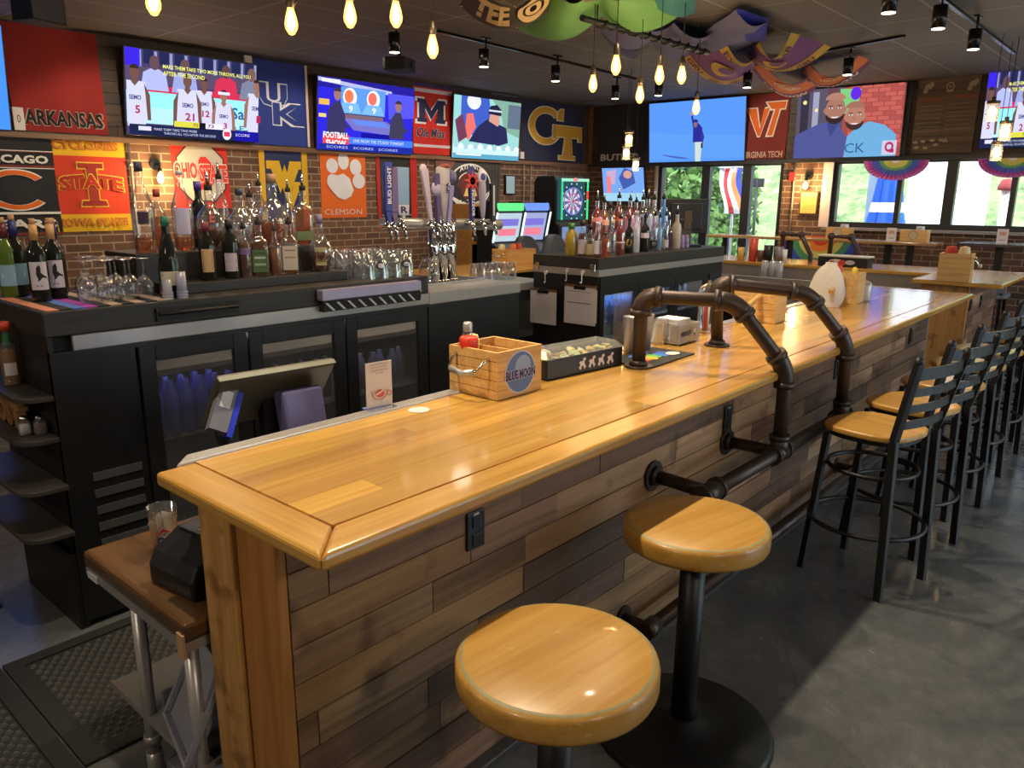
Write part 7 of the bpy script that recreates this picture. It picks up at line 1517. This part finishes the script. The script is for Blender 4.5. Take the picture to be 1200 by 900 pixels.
# ------------------------------------------------------------------ banners pinned under the ceiling
def swag(label, A, B, n_sag, sag, bands, draw=None, name='ceiling_banner', drop=0):
    """A, B: the two pinned ends as pairs of pixels on the ceiling; cloth droops n_sag times between them"""
    a0, a1, b0, b1 = [P(*q, 'z', ZC-.045) for q in A+B]
    def mp(u, v, d):
        p = (a0.lerp(b0, u)).lerp(a1.lerp(b1, u), v); f = (u*n_sag) % 1.0 if u < 1 else 0
        return Vector((p.x, p.y, p.z-sag*4*f*(1-f)*(1+.12*math.sin(v*5+u*3))-.004*math.sin(v*17+u*9)-d))
    m = MB(); nu = 14*n_sag
    for i in range(nu):
        for v0, v1, c in bands:
            k = max(1, round((v1-v0)*8))
            for j in range(k):
                va, vb = v0+(v1-v0)*j/k, v0+(v1-v0)*(j+1)/k
                m.add([mp(i/nu, va, 0), mp((i+1)/nu, va, 0), mp((i+1)/nu, vb, 0), mp(i/nu, vb, 0)], [(0, 1, 2, 3)], cloth(c), True)
    if draw: p = Paint(m, mp, cloth, .003); p.h = .004; draw(p)
    o = m.build(name, recalc=False); bm = bmesh.new(); bm.from_mesh(o.data); bmesh.ops.remove_doubles(bm, verts=bm.verts, dist=1e-4); bm.to_mesh(o.data); bm.free()
    return tag(o, label, 'banner')
def tee(p):
    p.text('TEE', .30, .5, .42, .62, (206, 176, 130), .05); p.rect(0, .6, .04, .09, (206, 176, 130)); p.rect(0, .6, .91, .96, (206, 176, 130)); p.ring(.78, .5, .18, .38, .06, (206, 176, 130)); p.ring(.78, .5, .09, .2, .05, (206, 176, 130))
swag('black banner with tan outlined lettering at the top centre edge', ((538, 6), (556, -22)), ((655, 2), (640, -30)), 1, .16, [(0, 1, (58, 48, 42))], tee)
swag('grey and orange banner sagging at the top edge beside the tan lettering', ((640, -6), (650, -34)), ((740, -22), (722, -44)), 1, .08, [(0, .6, (120, 96, 84)), (.6, 1, (206, 96, 44))])
swag('light green banner drooping twice across the top centre', ((612, 30), (648, -16)), ((808, 8), (752, -30)), 2, .13, [(0, 1, (96, 150, 84))])
swag('darker green banner hanging below the light green one', ((596, 24), (640, 24)), ((648, 44), (668, 28)), 1, .05, [(0, 1, (84, 132, 84))])
swag('teal banner at the top edge right of the green ones', ((752, -10), (765, -30)), ((815, 14), (816, -26)), 1, .08, [(0, 1, (34, 106, 110))])
swag('grey-lavender banner drooping twice under the middle pipe', ((704, 36), (736, 18)), ((812, 62), (840, 34)), 2, .09, [(0, 1, (98, 96, 142))])
swag('small dark navy flap hanging left of the grey-lavender banner', ((704, 38), (716, 32)), ((744, 70), (752, 62)), 1, .04, [(0, 1, (66, 62, 104))])
swag('grey-blue banner drooping toward the deep blue flap', ((806, 50), (862, 12)), ((880, 52), (900, 24)), 1, .07, [(0, 1, (96, 96, 140))])
swag('deep blue shiny banner flap at the top right of centre', ((863, 9), (900, 22)), ((878, 50), (896, 48)), 1, .05, [(0, 1, (40, 44, 168))])
pb = [(0, .18, (206, 166, 66)), (.18, .24, (110, 60, 96)), (.24, .8, (124, 72, 132)), (.8, 1, (206, 170, 70))]
def lsu(p):
    for k in range(3): p.text('GRU', .16+.3*k, .10, .2, .12, (110, 56, 90), .03)
    p.ell(.42, .5, .2, .16, (206, 170, 70)); p.ell(.46, .52, .14, .10, (124, 72, 132)); p.text('EVE', .35, .90, .34, .11, (96, 46, 90), .03); p.text('GAB', .75, .90, .3, .11, (96, 46, 90), .03)
swag('purple and gold banner, the left half of the drooping pair', ((796, 62), (846, 40)), ((880, 88), (892, 58)), 1, .17, pb, lsu)
swag('purple and gold banner rising to the right, the right half of the drooping pair', ((872, 64), (890, 50)), ((974, 55), (927, 38)), 1, .17, pb, lsu)
ob = [(0, .22, (112, 60, 100)), (.22, .86, (206, 110, 44)), (.86, 1, (110, 56, 96))]
def tig(p): p.text('CLEMSON', .5, .12, .7, .13, (210, 196, 190), .03); p.ell(.5, .56, .2, .18, (216, 150, 100)); p.text('TIGERS', .5, .55, .5, .14, (226, 196, 170), .02)
swag('orange and purple banner hanging below the purple pair', ((882, 82), (894, 70)), ((956, 104), (952, 84)), 1, .17, ob, tig)
swag('orange and purple banner under the ceiling beside the front spotlight', ((938, 88), (950, 74)), ((1022, 72), (1004, 64)), 1, .17, ob, tig)
# ------------------------------------------------------------------ light
def spot(x, y, z, e, aim, size=70, soft=.03, blend=.4, col=(1, .85, .62)):
    L = bpy.data.lights.new('track_and_fill_beam', 'SPOT'); L.energy = e; L.spot_size = R(size); L.spot_blend = blend; L.shadow_soft_size = soft; L.color = col
    o = bpy.data.objects.new('track_and_fill_beam', L); COL.objects.link(o); o.location = (x, y, z); o.rotation_euler = (Vector(aim)-Vector((x, y, z))).to_track_quat('-Z', 'Y').to_euler()
for x, e in ((.9, 95), (2.1, 100), (3.3, 125), (4.5, 85)): spot(x, 2.05, 3.12, e, (x+.15, 1.35, 0), 92)
for x, e in ((1.5, 34), (3.0, 34), (4.6, 34), (6.0, 34)): spot(x, 2.75, 3.12, e, (x, 3.6, 1.2), 80, .14)
for x in (3.4, 5.2, 7.0, 8.8): spot(x, 6.3, 3.15, 62, (x, 7.95, 1.5), 84, .08)
spot(9.4, 5.2, 3.1, 60, (11, 4.3, 1.8), 90, .08)
def lamp(x, y, z, e, col=(1, .86, .68), soft=.12):
    L = bpy.data.lights.new('added_fill_lamp', 'POINT'); L.energy = e; L.color = col; L.shadow_soft_size = soft; o = bpy.data.objects.new('added_fill_lamp', L); COL.objects.link(o); o.location = (x, y, z)
for x, y, e in ((-1.6, 1.2, 55), (-1.8, 4.2, 45), (.8, -2.0, 60), (3.6, -2.2, 30), (6.6, -2.2, 16), (9.4, -1.5, 14)): lamp(x, y, 2.7, e)  # unseen lamps added as fill for the bar front and end boards
for x, y, e in ((8.0, 3.3, 60), (2.5, 4.9, 60), (5.2, 5.2, 60), (9.4, 6.4, 60)): spot(x, y, 3.1, e, (x, y, 0), 150, .1, 1.0, (1, .86, .68))  # wide spots added as ambient fill, no fixture hangs at these points
L = bpy.data.lights.new('sun', 'SUN'); L.energy = 3.2; L.angle = .01; L.color = (1, .96, .90); o = bpy.data.objects.new('sun', L); COL.objects.link(o); o.rotation_euler = (R(30), R(-34), 0)
w = bpy.data.worlds.new('sky'); SC.world = w; w.use_nodes = True
bg = w.node_tree.nodes['Background']; bg.inputs[0].default_value = (.72, .86, 1, 1); bg.inputs[1].default_value = 5.0
SC.view_settings.view_transform = 'Standard'; SC.view_settings.look = 'None'; SC.view_settings.gamma = 1; SC.view_settings.exposure = 0.35; SC.view_settings.use_curve_mapping = False
SC.cycles.max_bounces = 8; SC.cycles.transparent_max_bounces = 32; SC.cycles.diffuse_bounces = 4; SC.cycles.glossy_bounces = 4; SC.cycles.sample_clamp_indirect = 6.0; SC.cycles.caustics_reflective = False; SC.cycles.caustics_refractive = False
